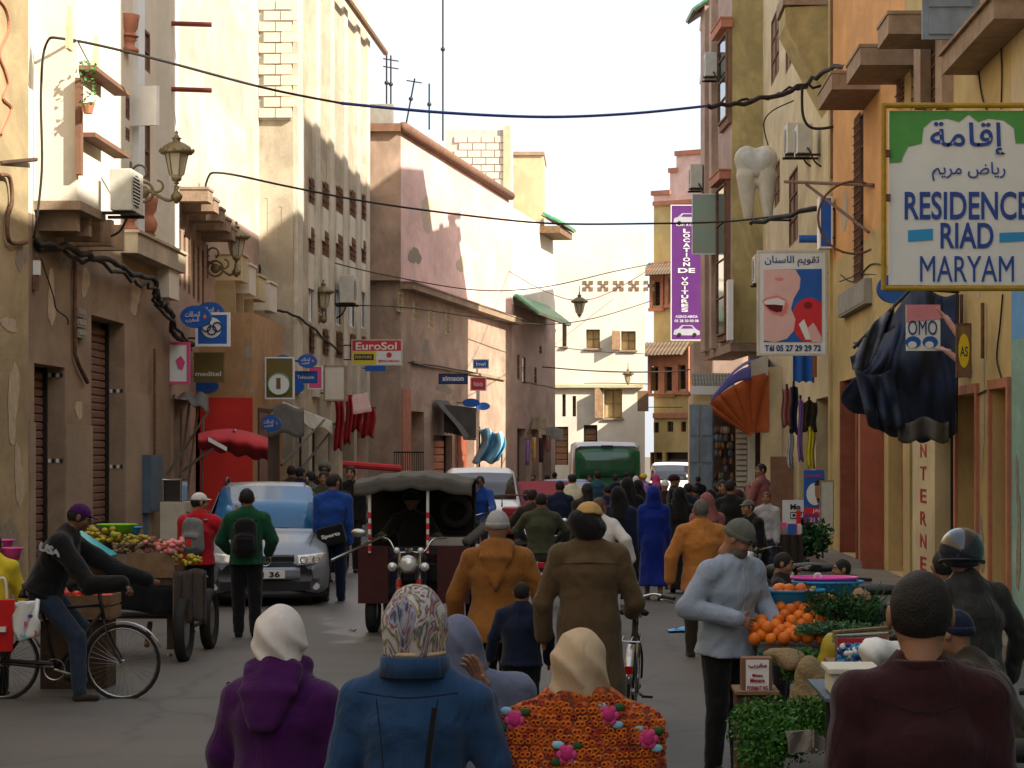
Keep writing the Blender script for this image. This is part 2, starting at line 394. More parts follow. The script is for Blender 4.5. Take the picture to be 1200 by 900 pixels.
M['sign_purple'] = mat('sign_purple', (.12, .03, .17), rough=.45, var=.08)
M['sign_olive'] = mat('sign_olive', (.15, .11, .03), rough=.4, var=.06)
M['sign_pink'] = mat('sign_pink', (.62, .08, .22), rough=.4, var=.06)
M['sign_skin'] = mat('print_skin', (.72, .45, .42), rough=.4, var=.06)
M['sign_lip'] = mat('print_lip', (.70, .22, .22), rough=.4, var=.08)
M['sign_navy'] = mat('sign_navy', (.02, .05, .20), rough=.35, var=.05)
M['sign_ink'] = mat('sign_ink', (.02, .03, .08), rough=.5)
M['sign_black'] = mat('sign_black', (.02, .02, .02), rough=.5)
M['ink_blue'] = mat('hand_painted_blue', (.025, .07, .30), rough=.5, var=.2, scale=20)
M['ink_red'] = mat('ink_red', (.35, .02, .03), rough=.5)
M['mustard_frame'] = mat('mustard_frame', (.38, .23, .02), rough=.5, var=.2, scale=8)
M['teal_print'] = mat('faded_teal_print', (.36, .33, .22), rough=.5, col2=(.22, .38, .33), scale=1.5)
M['car_silver'] = mat('car_silver', (.24, .265, .31), rough=.42, metal=.35, var=.04, coat=.35)
M['car_white'] = mat('car_white', (.78, .78, .78), rough=.3, var=.03, coat=.5)
M['car_red'] = mat('car_red', (.30, .02, .03), rough=.4, var=.08, coat=.3)
M['van_green'] = mat('van_green', (.02, .15, .06), rough=.3, var=.1, coat=.4)
M['maroon_paint'] = mat('maroon_paint', (.055, .010, .010), rough=.5, var=.2, scale=5)
M['fork_red'] = mat('fork_red', (.42, .03, .02), rough=.35, var=.1, coat=.4)
M['head_glass'] = mat('headlamp_glass', (.70, .72, .72), rough=.1, metal=.35, var=.15, scale=12, coat=1)
M['amber'] = mat('amber_lens', (.80, .20, .01), rough=.2, var=.1, coat=.6)
M['red_lens'] = mat('red_lens', (.50, .01, .01), rough=.2, var=.1, coat=.6)
M['plate'] = mat('number_plate', (.70, .70, .66), rough=.4, var=.04)
M['orange_fruit'] = mat('orange_peel', (.88, .24, .015), rough=.45, var=.12, scale=8, bump=.25, bscale=120, spec=.4)
_m = M['orange_fruit']; _n = _m.node_tree.nodes; _l = _m.node_tree.links; _b = _n['Principled BSDF']; _s = _b.inputs['Base Color'].links[0].from_socket
_o = _n.new('ShaderNodeObjectInfo'); _x = _n.new('ShaderNodeMix'); _x.data_type = 'RGBA'; _l.new(_o.outputs['Random'], _x.inputs['Factor']); _l.new(_s, _x.inputs[6]); _x.inputs[7].default_value = (.62, .12, .008, 1); _l.new(_x.outputs[2], _b.inputs['Base Color'])
M['tomato'] = mat('tomato_skin', (.62, .035, .02), rough=.3, var=.15, scale=8)
M['banana'] = mat('banana_skin', (.40, .31, .03), rough=.5, var=.15, scale=6)
M['herb'] = mat('herb_leaf', (.045, .15, .02), rough=.6, var=.45, scale=9)
M['herb_dark'] = mat('dark_herb_leaf', (.018, .075, .018), rough=.65, var=.45, scale=9)
M['herb_pale'] = mat('pale_herb_leaf', (.07, .16, .075), rough=.65, var=.4, scale=9)
M['basin_blue'] = mat('basin_blue', (.03, .30, .62), rough=.35, var=.05)
M['basin_pink'] = mat('basin_pink', (.70, .08, .38), rough=.35, var=.05)
M['basin_green'] = mat('basin_green', (.20, .55, .03), rough=.35, var=.05)
M['crate_teal'] = mat('crate_teal', (.04, .42, .48), rough=.4, var=.05)
M['sack'] = mat('burlap_sack', (.30, .22, .12), rough=.95, var=.25, scale=5, bump=.7, bscale=60)
M['sheet_grey'] = mat('plastic_sheet', (.22, .20, .17), rough=.5, var=.2, scale=4, bump=.4, bscale=12)
M['cardboard'] = mat('cardboard', (.30, .19, .11), rough=.9, var=.15, scale=5)
M['styro'] = mat('styrofoam', (.62, .60, .52), rough=.8, var=.06, scale=9, bump=.2)
M['red_plastic'] = mat('red_plastic', (.62, .02, .02), rough=.4, var=.06)
# clothes and skin
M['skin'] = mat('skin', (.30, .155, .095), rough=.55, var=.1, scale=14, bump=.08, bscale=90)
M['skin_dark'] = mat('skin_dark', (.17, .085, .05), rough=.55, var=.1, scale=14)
M['hair'] = mat('hair_black', (.012, .010, .009), rough=.6, var=.4, scale=50, bump=.6, bscale=160)
M['hair_grey'] = mat('hair_grey', (.12, .11, .10), rough=.7, var=.4, scale=60, bump=.6, bscale=160)
M['hair_brown'] = mat('hair_brown', (.10, .05, .025), rough=.55, var=.4, scale=40, bump=.6, bscale=120)
def C(name, col, **k): M[name] = cloth(name, col, **k); return M[name]
C('c_purple', (.05, .006, .075)); C('c_denim', (.018, .055, .135), fine=60, bump=.6); C('c_white', (.66, .63, .60), bump=.4)
C('c_greyblue', (.12, .14, .22)); C('c_ochre', (.24, .095, .02), bump=.6); C('c_brown', (.095, .062, .03), bump=.6)
C('c_black', (.008, .008, .009)); C('c_navy', (.008, .014, .036)); C('c_royal', (.005, .02, .19)); C('c_blue', (.010, .05, .24))
C('c_orange', (.40, .155, .035), bump=.7); C('c_maroon', (.032, .009, .013)); C('c_red', (.42, .012, .02)); C('c_green', (.006, .06, .028))
C('c_grey', (.16, .16, .16)); C('c_lightgrey', (.38, .38, .39)); C('c_beige', (.50, .38, .25), bump=.4); C('c_cream', (.55, .52, .36))
C('c_olive', (.05, .055, .03)); C('c_darkbrown', (.035, .026, .018)); C('c_jeans', (.022, .034, .06)); C('c_greyolive', (.11, .12, .10))
C('c_lilac', (.25, .13, .38)); C('c_pink', (.55, .06, .20)); C('c_yellow', (.62, .50, .03)); C('c_tan', (.50, .30, .11)); C('c_teal', (.02, .07, .10))
C('c_dustpink', (.26, .09, .08)); C('c_leather', (.022, .022, .022), rough=.42, bump=.9); C('c_checks', (.30, .36, .46), fine=40)
# ---------------------------------------------------------------- figures: one smooth surface grown from a distance field
class SDF:
 def __init__(s, lo, hi, h):
  s.h = h; s.lo = np.array(lo, np.float32); n = np.ceil((np.array(hi) - s.lo) / h).astype(int) + 1
  s.n = n; s.d = np.full(tuple(n), .3, np.float32)
  s.ax = [s.lo[i] + h * np.arange(n[i], dtype=np.float32) for i in range(3)]
 def put(s, fn, lo, hi, k=.02, cut=False):
  i0 = [max(0, int((lo[i] - s.lo[i]) / s.h) - 1) for i in range(3)]; i1 = [min(s.n[i], int((hi[i] - s.lo[i]) / s.h) + 2) for i in range(3)]
  if any(i1[i] <= i0[i] for i in range(3)): return s
  X = s.ax[0][i0[0]:i1[0], None, None]; Y = s.ax[1][None, i0[1]:i1[1], None]; Z = s.ax[2][None, None, i0[2]:i1[2]]
  e = fn(X, Y, Z).astype(np.float32); v = s.d[i0[0]:i1[0], i0[1]:i1[1], i0[2]:i1[2]]
  if cut:
   e = -e; hh = np.maximum(k - np.abs(v - e), 0) / k; v[...] = np.maximum(v, e) + hh * hh * k * .25
  else:
   hh = np.maximum(k - np.abs(v - e), 0) / k; v[...] = np.minimum(v, e) - hh * hh * k * .25
  return s
 def cone(s, a, b, ra, rb, k=.02, lat=None, cut=False):
  """ra/rb: radius or (lateral, depth) radii; lat = lateral direction"""
  a = np.array(a, float); b = np.array(b, float); ba = b - a; L2 = max(float(ba @ ba), 1e-9)
  ra2 = ra if isinstance(ra, tuple) else (ra, ra); rb2 = rb if isinstance(rb, tuple) else (rb, rb)
  m = max(ra2 + rb2) + k + .03; lo = np.minimum(a, b) - m; hi = np.maximum(a, b) + m
  if lat is not None: lat = np.array(lat, float); lat = lat - ba * (lat @ ba) / L2; lat /= max(np.linalg.norm(lat), 1e-9)
  def f(X, Y, Z):
   px, py, pz = X - a[0], Y - a[1], Z - a[2]
   t = np.clip((px * ba[0] + py * ba[1] + pz * ba[2]) / L2, 0, 1)
   qx, qy, qz = px - ba[0] * t, py - ba[1] * t, pz - ba[2] * t
   if lat is None:
    return np.sqrt(qx * qx + qy * qy + qz * qz) - (ra2[0] + (rb2[0] - ra2[0]) * t)
   l = qx * lat[0] + qy * lat[1] + qz * lat[2]; o2 = np.maximum(qx * qx + qy * qy + qz * qz - l * l, 0)
   rx = ra2[0] + (rb2[0] - ra2[0]) * t; ry = ra2[1] + (rb2[1] - ra2[1]) * t
   g = np.sqrt((l / rx) ** 2 + o2 / (ry * ry)) + 1e-6
   return (g - 1) * np.minimum(rx, ry) * .5 + (g - 1) * np.sqrt(l * l + o2) / g * .5
  return s.put(f, lo, hi, k, cut)
 def ell(s, c, r, k=.02, M3=None, cut=False):
  c = np.array(c, float); r = np.array(r, float); m = max(r) + k + .03
  A = np.eye(3) if M3 is None else np.array(M3)
  def f(X, Y, Z):
   px, py, pz = X - c[0], Y - c[1], Z - c[2]
   q = [px * A[0][i] + py * A[1][i] + pz * A[2][i] for i in range(3)]
   k0 = np.sqrt(sum((q[i] / r[i]) ** 2 for i in range(3))) + 1e-6; k1 = np.sqrt(sum((q[i] / r[i] ** 2) ** 2 for i in range(3))) + 1e-6
   return k0 * (k0 - 1) / k1
  return s.put(f, c - m, c + m, k, cut)
 def half(s, p, n, k=.01):
  """cut away everything on the side n points to"""
  p = np.array(p, float); n = np.array(n, float); n /= np.linalg.norm(n)
  X = s.ax[0][:, None, None]; Y = s.ax[1][None, :, None]; Z = s.ax[2][None, None, :]
  e = ((X - p[0]) * n[0] + (Y - p[1]) * n[1] + (Z - p[2]) * n[2]).astype(np.float32)
  s.d = np.maximum(s.d, e); return s
 def fold(s, amp, seed=0, vert=0., f=1., zlo=None):
  X = s.ax[0][:, None, None]; Y = s.ax[1][None, :, None]; Z = s.ax[2][None, None, :]
  w = np.sin(8.1 * f * X + 2.3 + seed) + np.sin(7.3 * f * Y + 1.1 * seed) * .8
  a = 1 - 2 * np.abs(np.sin(11 * f * Z + 7 * f * X + 1.9 * w + seed)) ** .6 + .8 * (1 - 2 * np.abs(np.sin(9 * f * X + 8 * f * Y - 9 * f * Z + 1.3 * w * np.sin(5 * f * Z + seed) + 2 * seed)) ** .6)
  a = a * .42 + .20 * np.sin(47 * f * Z + 29 * f * X + 3 * w)
  if vert:
   th = np.arctan2(Y, X + 1e-4); c = np.sin(th * 9 + seed + .9 * np.sin(3.1 * Z + seed)) * .6 + np.sin(th * 15 + 2 * seed) * .4
   g = np.clip((1.05 - Z) / .7, 0, 1.3); a = a * (1 - .5 * vert) + c * vert * g * 1.3
  s.d = s.d + (amp * a).astype(np.float32); return s
 def mesh(s):
  d = s.d; d[0, :, :] = d[-1, :, :] = .3; d[:, 0, :] = d[:, -1, :] = .3; d[:, :, 0] = d[:, :, -1] = .3
  ins = d < 0; nx, ny, nz = d.shape
  cnt = np.zeros((nx - 1, ny - 1, nz - 1), np.int8)
  for a in (0, 1):
   for b in (0, 1):
    for c in (0, 1): cnt += ins[a:nx - 1 + a, b:ny - 1 + b, c:nz - 1 + c]
  act = (cnt > 0) & (cnt < 8); I = np.argwhere(act)
  if len(I) == 0: return np.zeros((0, 3)), np.zeros((0, 4), int)
  idm = np.full(act.shape, -1, np.int64); idm[act] = np.arange(len(I))
  acc = np.zeros((len(I), 3)); w = np.zeros(len(I))
  cor = [(a, b, c) for a in (0, 1) for b in (0, 1) for c in (0, 1)]
  for p in range(8):
   for q in range(p + 1, 8):
    A, B = cor[p], cor[q]
    if sum(abs(A[i] - B[i]) for i in range(3)) != 1: continue
    va = d[I[:, 0] + A[0], I[:, 1] + A[1], I[:, 2] + A[2]]; vb = d[I[:, 0] + B[0], I[:, 1] + B[1], I[:, 2] + B[2]]
    x = (va < 0) != (vb < 0); t = np.where(x, va / np.where(x, va - vb, 1), 0)
    pos = np.array(A)[None] + (np.array(B) - np.array(A))[None] * t[:, None]
    acc += pos * x[:, None]; w += x
  V = (I + acc / w[:, None]) * s.h + s.lo
  Q = []
  for ax in range(3):
   sl0 = [slice(None)] * 3; sl1 = [slice(None)] * 3; sl0[ax] = slice(0, -1); sl1[ax] = slice(1, None)
   a, b = ins[tuple(sl0)], ins[tuple(sl1)]; E = np.argwhere(a != b)
   o1, o2 = [i for i in range(3) if i != ax]
   E = E[(E[:, o1] > 0) & (E[:, o2] > 0) & (E[:, o1] < d.shape[o1] - 1) & (E[:, o2] < d.shape[o2] - 1)]
   fl = a[E[:, 0], E[:, 1], E[:, 2]]
   def cell(d1, d2):
    J = E.copy(); J[:, o1] -= d1; J[:, o2] -= d2; return idm[J[:, 0], J[:, 1], J[:, 2]]
   q = np.stack([cell(1, 1), cell(0, 1), cell(0, 0), cell(1, 0)], 1)
   if ax == 1: fl = ~fl
   q = np.where(fl[:, None], q, q[:, ::-1]); Q.append(q)
  return V, np.concatenate(Q)
def np_part(name, chunks, m, parent, label=None):
 vs, qs, n = [], [], 0
 for V, Q in chunks:
  if len(V) == 0: continue
  vs.append(V); qs.append(Q + n); n += len(V)
 if n == 0: return None
 V = np.concatenate(vs).astype(np.float32); Q = np.concatenate(qs).astype(np.int32)
 me = bpy.data.meshes.new(name); me.vertices.add(len(V)); me.vertices.foreach_set('co', V.ravel())
 me.loops.add(Q.size); me.loops.foreach_set('vertex_index', Q.ravel()); me.polygons.add(len(Q))
 me.polygons.foreach_set('loop_start', np.arange(0, Q.size, 4, dtype=np.int32)); me.update(calc_edges=True)
 me.polygons.foreach_set('use_smooth', np.ones(len(Q), bool)); me.materials.append(m); me.validate(); me.update()
 o = bpy.data.objects.new(name, me); COL.objects.link(o); o.parent = parent
 if label: o['label'] = label
 return o
def v3(*a): return np.array(a, float)
def rotz(v, a): c, s_ = math.cos(a), math.sin(a); return v3(v[0] * c - v[1] * s_, v[0] * s_ + v[1] * c, v[2])
def hand_field(w, d, pn, side, curl=.5, sc=1., h=.0055, spread=.16):
 """palm, five separate fingers; w wrist, d direction, pn palm normal (where the palm looks)"""
 d = d / np.linalg.norm(d); pn = pn - d * (pn @ d); pn = pn / max(np.linalg.norm(pn), 1e-6); la = np.cross(d, pn) * side   # la: towards the thumb
 F = SDF(w - .17 * sc, w + .17 * sc + d * .04, h)
 F.cone(w - d * .05, w + d * .005, .024 * sc, .023 * sc, .01)
 F.cone(w + d * .012 * sc, w + d * .075 * sc, (.028 * sc, .016 * sc), (.038 * sc, .013 * sc), .012, lat=la)
 F.ell(w + d * .03 * sc + la * .024 * sc + pn * .008, v3(.020, .020, .024) * sc, .012)
 for i, (off, L) in enumerate(((.030, .068), (.010, .076), (-.011, .071), (-.031, .056))):
  dd = d + la * (off / .03) * spread; dd /= np.linalg.norm(dd); L *= sc; c = curl * (1 + .12 * i)
  a = w + d * .078 * sc + la * off * sc; p = a
  for j, (fr, r0, r1) in enumerate(((.42, .0098, .0088), (.32, .0088, .0080), (.26, .0080, .0066))):
   an = c * (.55 + .75 * j); e = dd * math.cos(an) + pn * math.sin(an); q = p + e * L * fr * 1.08
   F.cone(p, q, r0 * sc, r1 * sc, .004); p = q
 t0 = w + d * .024 * sc + la * .030 * sc; t1 = t0 + (d * .6 + la * .75 + pn * .25) * .038 * sc; t2 = t1 + (d * .85 + la * .30 + pn * (.3 + curl * .4)) * .030 * sc
 F.cone(t0, t1, .0125 * sc, .0105 * sc, .01); F.cone(t1, t2, .0105 * sc, .0078 * sc, .004)
 return F
SHORT = dict(y=.0)
def person(px, Y, H, rz, label, group=None, py_head=None, x=None, z=0., h=.02, pose=None, top=None, bottom=None, robe=None, hair='hair', scarf=None, cap=None, beanie=None, helmet=None,
   hood=None, hood_up=None, shoes='c_black', skin='skin', face=False, hands=(None, None), beard=None, long_hair=None, shawl=None, build=1., collar=None, vest=None, head_fine=None, hem=None, seed=None, turban=None, folds=1., female=False, bulk=0.):
 """pose keys: lean, side, hip (z), yaw, pitch, elL wrL elR wrR knL anL knR anR (metres, local; x right, y forwards)"""
 po = dict(pose or {}); S = H / 1.75; seed = rnd.random() * 6 if seed is None else seed
 X0 = x if x is not None else GX(px, Y)
 root = thing('person', label, 'person', (X0, Y, z), rz, group)
 hipz = po.get('hip', .53 * H); lean = po.get('lean', .03); sidel = po.get('side', 0.)
 hc = v3(0, po.get('hipy', 0), hipz); sp = v3(math.sin(sidel), math.sin(lean) * math.cos(sidel), math.cos(lean) * math.cos(sidel)); B = build
 nb = hc + sp * .315 * H; ch = hc + sp * .195 * H; wa = hc + sp * .09 * H
 slat = v3(1, 0, -math.sin(sidel) * .6); slat /= np.linalg.norm(slat)
 yaw = po.get('yaw', 0.); pit = po.get('pitch', .0)
 shw = po.get('shw', .105 if not female else .093) * H * (1 + (B - 1) * .5)
 shL = nb - sp * po.get('drop', .052) * H - slat * shw; shR = nb - sp * po.get('drop', .052) * H + slat * shw
 def limb(a, dflt): return v3(*po[a]) if a in po else dflt
 elL = limb('elL', shL + v3(-.025, -.01, -.175 * H)); elR = limb('elR', shR + v3(.025, -.01, -.175 * H))
 wrL = limb('wrL', elL + v3(-.005, .05, -.145 * H)); wrR = limb('wrR', elR + v3(.005, .05, -.145 * H))
 hpL = hc + v3(-.052 * H, 0, -.01 * H); hpR = hc + v3(.052 * H, 0, -.01 * H)
 st = po.get('stride', 0.)
 knL = limb('knL', v3(-.055 * H, .02 + st * .22, .285 * H)); knR = limb('knR', v3(.055 * H, .02 - st * .10, .285 * H))
 anL = limb('anL', v3(-.055 * H, st * .30, .05 * H)); anR = limb('anR', v3(.055 * H, -st * .32, .05 * H + max(0, st) * .06))
 if st < 0 and 'anL' not in po: anL[2] += .05 * -st * 1.2; anR[2] = .05 * H
 hd = nb + sp * .03 * H + v3(0, math.sin(lean + pit) * .055 * H, .055 * H * math.cos(pit)) + v3(0, .005, 0)
 fw = rotz(v3(0, math.cos(pit), -math.sin(pit)), yaw); up = rotz(v3(0, math.sin(pit), math.cos(pit)), yaw); rt = np.cross(fw, up)
 Mh = np.stack([rt, fw, up], 1)      # columns: head axes
 def hp(a, b, c): return hd + rt * a * S + fw * b * S + up * c * S
 pts = np.array([hd, nb, shL, shR, elL, elR, wrL, wrR, hpL, hpR, knL, knR, anL, anR, hc])
 lo = pts.min(0) - .30; hi = pts.max(0) + .30; lo[2] = max(pts[:, 2].min() - .14, -.02)
 AR_, AE, AW = .050 * S, .040 * S, .028 * S
 # ---- body
 F = SDF(lo, hi, h)
 F.cone(hc, wa, (.145 * S * B, .105 * S * B), (.125 * S * B, .09 * S * B), .03, lat=slat)
 F.cone(wa, ch, (.125 * S * B, .09 * S * B), (.155 * S * B, .105 * S * B), .04, lat=slat)
 [F.cone(nb - sp * .02, q, .052 * S, .05 * S, .04) for q in (shL, shR)]
 F.cone(nb - sp * .02, hp(0, -.02, -.05), .058 * S, .052 * S, .02)
 for a, b, c, s_ in ((shL, elL, wrL, -1), (shR, elR, wrR, 1)):
  F.cone(a, b, AR_, AE, .03); F.cone(b, c, AE, AW, .02)
  if hands[0 if s_ < 0 else 1] is None: F.cone(c, c + (c - b) / max(np.linalg.norm(c - b), .01) * .10 * S, (.030 * S, .022 * S), (.030 * S, .016 * S), .02, lat=v3(0, 1, 0))
 for a, b, c in ((hpL, knL, anL), (hpR, knR, anR)):
  F.cone(a, b, .082 * S * B, .055 * S, .03); F.cone(b, c, .056 * S, .036 * S, .02)
  F.cone(c + v3(0, -.02, -.035 * S), c + v3(0, .13 * S, -.055 * S), (.035 * S, .03), (.038 * S, .02), .02, lat=v3(1, 0, 0))
 F.ell(hp(0, 0, 0), v3(.077, .096, .113) * S, .02, Mh)
 ch_ = []
 if face or head_fine:
  Fh = SDF(hd - .19, hd + .19, head_fine or .0075)
  Fh.ell(hp(0, -.005, .012), v3(.076, .094, .100) * S, .02, Mh); Fh.ell(hp(0, .022, -.040), v3(.058, .066, .072) * S, .03, Mh)
  Fh.cone(hp(0, .088, .012), hp(0, .108, -.022), .009 * S, .014 * S, .012); Fh.ell(hp(0, .094, -.028), v3(.019, .014, .011) * S, .008, Mh)
  for e in (-1, 1):
   Fh.ell(hp(e * .033, .100, .012), v3(.019, .014, .012) * S, .012, Mh, cut=True)
   Fh.ell(hp(e * .033, .080, .010), v3(.0155, .014, .012) * S, .004, Mh)
   Fh.cone(hp(e * .014, .094, .033), hp(e * .050, .084, .034), .007 * S, .006 * S, .01)
   Fh.ell(hp(e * .085, -.006, -.004), v3(.010, .022, .034) * S, .008, Mh)
   Fh.ell(hp(e * .040, .062, -.030), v3(.022, .022, .020) * S, .02, Mh)
  Fh.ell(hp(0, .088, -.060), v3(.026, .012, .008) * S, .006, Mh); Fh.ell(hp(0, .076, -.092), v3(.024, .018, .017) * S, .02, Mh)
  Fh.cone(hp(0, -.02, -.04), hp(0, -.035, -.13), .055 * S, .058 * S, .02)
  ch_.append(Fh.mesh())
 else:
  F.ell(hp(0, .025, -.045), v3(.055, .062, .068) * S, .03, Mh); F.cone(hp(0, .09, .0), hp(0, .108, -.03), .012, .016, .015)
  for e in (-1, 1): F.ell(hp(e * .087, -.004, -.004), v3(.013, .022, .034) * S, .008, Mh)
 for i, (hn, c, b) in enumerate(((hands[0], wrL, elL), (hands[1], wrR, elR))):
  if hn is None: continue
  dr = v3(*hn['d']) if 'd' in hn else (c - b); HF = hand_field(c, dr, v3(*hn.get('n', (0, 1, 0))), hn.get('side', -1 if i == 0 else 1), hn.get('curl', .5), S * hn.get('s', 1.0))
  ch_.append(HF.mesh())
 np_part('body', [F.mesh()] + ch_, M[skin], root)
 if face:
  for e in (-1, 1):
   part('eye', MB().sph((0, 0, 0), (.013 * S, .008 * S, .0055 * S), 8, 6).xf(Matrix([[*Mh[0], 0], [*Mh[1], 0], [*Mh[2], 0], [0, 0, 0, 1]])).xf(Matrix.Translation(Vector(hp(e * .033, .0895, .009)))), M['sign_black'], root, smooth=True)
   part('eyebrow', MB().tube([hp(e * .014, .102, .032), hp(e * .032, .100, .038), hp(e * .052, .088, .031)], .0045 * S, 6), M['hair'], root)
  part('mouth', MB().tube([hp(-.022, .094, -.061), hp(0, .102, -.060), hp(.022, .094, -.061)], .0045 * S, 6), M['sign_lip'] if female else mat('lip_brown', (.22, .08, .06)), root)
 def tors(T, e, hemz, coarse=.02):
  T.cone(hc - sp * .02, wa, (.150 * S * B + e, .112 * S * B + e), (.140 * S * B + e, .102 * S * B + e), .04, lat=slat)
  T.cone(wa, ch, (.140 * S * B + e, .102 * S * B + e), (.165 * S * B + e, .115 * S * B + e), .05, lat=slat)
  T.cone(ch, nb - sp * .035 * H, (.165 * S * B + e, .115 * S * B + e), (.095 * S + e, .08 * S + e), .05, lat=slat)
  [T.cone(nb - sp * .012 * H, q, .058 * S + e * .6, .056 * S + e * .8, .05) for q in (shL, shR)]
  T.cone(nb - sp * .03, nb + sp * .012 * H, .075 * S + e * .5, .062 * S + e * .4, .03)
 def sleeves(T, e, cuff=.97, wide=0.):
  for a, b, c in ((shL, elL, wrL), (shR, elR, wrR)):
   T.cone(a, b, AR_ * 1.12 + e, AE * 1.12 + e, .04); T.cone(b, b + (c - b) * cuff, AE * 1.15 + e, AW * 1.25 + e * .9 + wide, .02)
 def neckhole(T):
  T.cone(nb + sp * .0, hp(0, .0, -.04), .060 * S, .062 * S, .006, cut=True)
 gs = h * .9 if h > .015 else h
 e0 = .014 + .004 * (h > .015) + bulk
 if bottom and not (robe and robe[1] < .12):
  T = SDF(lo, hi, gs)
  T.cone(hc + v3(0, 0, .03), hc - v3(0, 0, .02), (.150 * S * B + .008, .115 * S * B + .008), (.150 * S * B + .008, .12 * S * B + .008), .03, lat=slat)
  for a, b, c in ((hpL, knL, anL), (hpR, knR, anR)):
   T.cone(a, b, .088 * S * B + .014, .064 * S + .014, .035); T.cone(b, b + (c - b) * .97, .064 * S + .014, .050 * S + .010, .02)
  T.fold(.006 * folds, seed, f=1.3); np_part('trousers', [T.mesh()], M[bottom], root)
 if top:
  T = SDF(lo, hi, gs); tors(T, e0, None)
  hz = hem if hem is not None else -.03 * H
  T.cone(hc, hc + sp * hz, (.162 * S * B + e0, .126 * S * B + e0), (.180 * S * B + e0, .150 * S * B + e0), .03, lat=slat)
  T.half(hc + sp * (hz - .01), -sp); sleeves(T, e0)
  if hood:
   bk = -v3(0, 1, 0)
   T.cone(nb + sp * .01 * H + bk * .055, nb - sp * .05 * H + bk * .125, (.105 * S, .055), (.095 * S, .04), .03, lat=slat)
   T.cone(nb - sp * .05 * H + bk * .12, nb - sp * .13 * H + bk * .135, (.085 * S, .035), (.03 * S, .018), .03, lat=slat)
  neckhole(T); T.fold(.0065 * folds, seed, f=1.15); np_part('shirt' if not hood else 'jacket', [T.mesh()], M[top], root)
 if vest:
  T = SDF(lo, hi, gs); tors(T, e0 + .016, None); T.cone(hc, hc - sp * .06, (.156 * S * B + e0 + .016, .118 * S + e0 + .02), (.16 * S * B + e0 + .016, .125 * S + e0 + .02), .03, lat=slat)
  T.half(hc - sp * .07, -sp); neckhole(T)
  for a in (shL, shR): T.ell(a + slat * (.06 if a is shR else -.06), v3(.05, .2, .09), .01, cut=True)
  T.fold(.005, seed, f=1.2); np_part('vest', [T.mesh()], M[vest], root)
 if robe:
  mt, hf = robe[0], robe[1]; fl = robe[2] if len(robe) > 2 else .0; T = SDF(lo, hi, gs); tors(T, e0 + .006, None)
  e1 = e0 + .008; bz = hf * H; mid = (anL + anR) / 2; hb = v3(mid[0] * .6, mid[1] * .6, bz)
  kc = (knL + knR) / 2; kc = v3(kc[0] * .8, kc[1] * .8, .29 * H)
  T.cone(hc, kc, (.165 * S * B + e1, .135 * S * B + e1), (.165 * S * B + e1 + fl * .5, .155 * S * B + e1 + fl * .5), .05, lat=v3(1, 0, 0))
  T.cone(kc, hb, (.165 * S * B + e1 + fl * .5, .155 * S * B + e1 + fl * .5), (.17 * S * B + e1 + fl, .17 * S * B + e1 + fl), .05, lat=v3(1, 0, 0))
  for a in (anL, anR): T.cone(kc, v3(a[0], a[1], max(a[2], bz + .02)), .12 * S, .10 * S, .05)
  sleeves(T, e1, .98, .012)
  if hood:
   bk = -v3(0, 1, 0); q = nb + sp * .012 * H; yb = .085 * S * B + .045; tip = hood > 1
   for sg in (-1, 1): T.cone(q + bk * .075, q + slat * sg * .085 - bk * .03, .042, .036, .03)
   T.cone(q + bk * .07, nb - sp * .045 * H + bk * yb, (.135 * S, .045), (.125 * S, .035), .03, lat=slat)
   T.cone(nb - sp * .045 * H + bk * yb, nb - sp * (.13 if tip else .18) * H + bk * (yb + .035), (.122 * S, .030), ((.07 if tip else .014) * S, .020), .025, lat=slat)
  T.half(v3(0, 0, bz), v3(0, 0, -1)); neckhole(T); T.fold(.0075 * folds, seed, vert=.6, f=1.0); np_part('robe', [T.mesh()], M[mt], root)
 if shoes:
  T = SDF(lo, hi, min(gs, .016))
  for a, kn in ((anL, knL), (anR, knR)):
   sh = (a - kn) / np.linalg.norm(a - kn); f2 = v3(0, 1, 0) - sh * sh[1] * .8; f2 /= np.linalg.norm(f2); b0 = a + sh * .035 * S
   T.cone(a - sh * .01, b0, .043 * S, .043 * S, .02); T.cone(b0 - f2 * .03, b0 + f2 * .15 * S + sh * .012, (.042 * S, .036), (.043 * S, .026), .02, lat=v3(1, 0, 0))
  np_part('shoes', [T.mesh()], M[shoes], root)
 hh = min(h, .012) if h < .018 else .018
 def head_grid(dz0=.22, dz1=.22): return SDF(hd - v3(.26, .26, dz0), hd + v3(.26, .26, dz1), hh)
 if hair and not (scarf or helmet or beanie or hood_up or turban):
  T = head_grid(); T.ell(hp(0, -.012, .018), v3(.085, .100, .106) * S, .02, Mh)
  T.half(hp(0, .058, 0), fw * 1. - up * .45); T.half(hp(0, 0, -.055), -up + fw * .6)
  if cap: T.half(hp(0, 0, .03), up)
  T.fold(.0022, seed, f=3.2); np_part('hair', [T.mesh()], M[hair], root)
 if long_hair:
  T = head_grid(.34); T.ell(hp(0, -.012, .014), v3(.088, .104, .112) * S, .02, Mh)
  T.cone(hp(0, -.06, .0), hp(0, -.10, -.22), (.08, .045), (.07, .03), .03, lat=rt); T.half(hp(0, .055, 0), fw - up * .35); T.fold(.003, seed, f=3)
  np_part('hair', [T.mesh()], M[long_hair], root)
 if beard:
  T = head_grid(); T.ell(hp(0, .040, -.075), v3(.060, .060, .060) * S, .02, Mh); T.half(hp(0, .0, -.045), up); T.half(hp(0, 0, 0), -fw); T.fold(.003, seed, f=3)
  np_part('beard', [T.mesh()], M[beard], root)
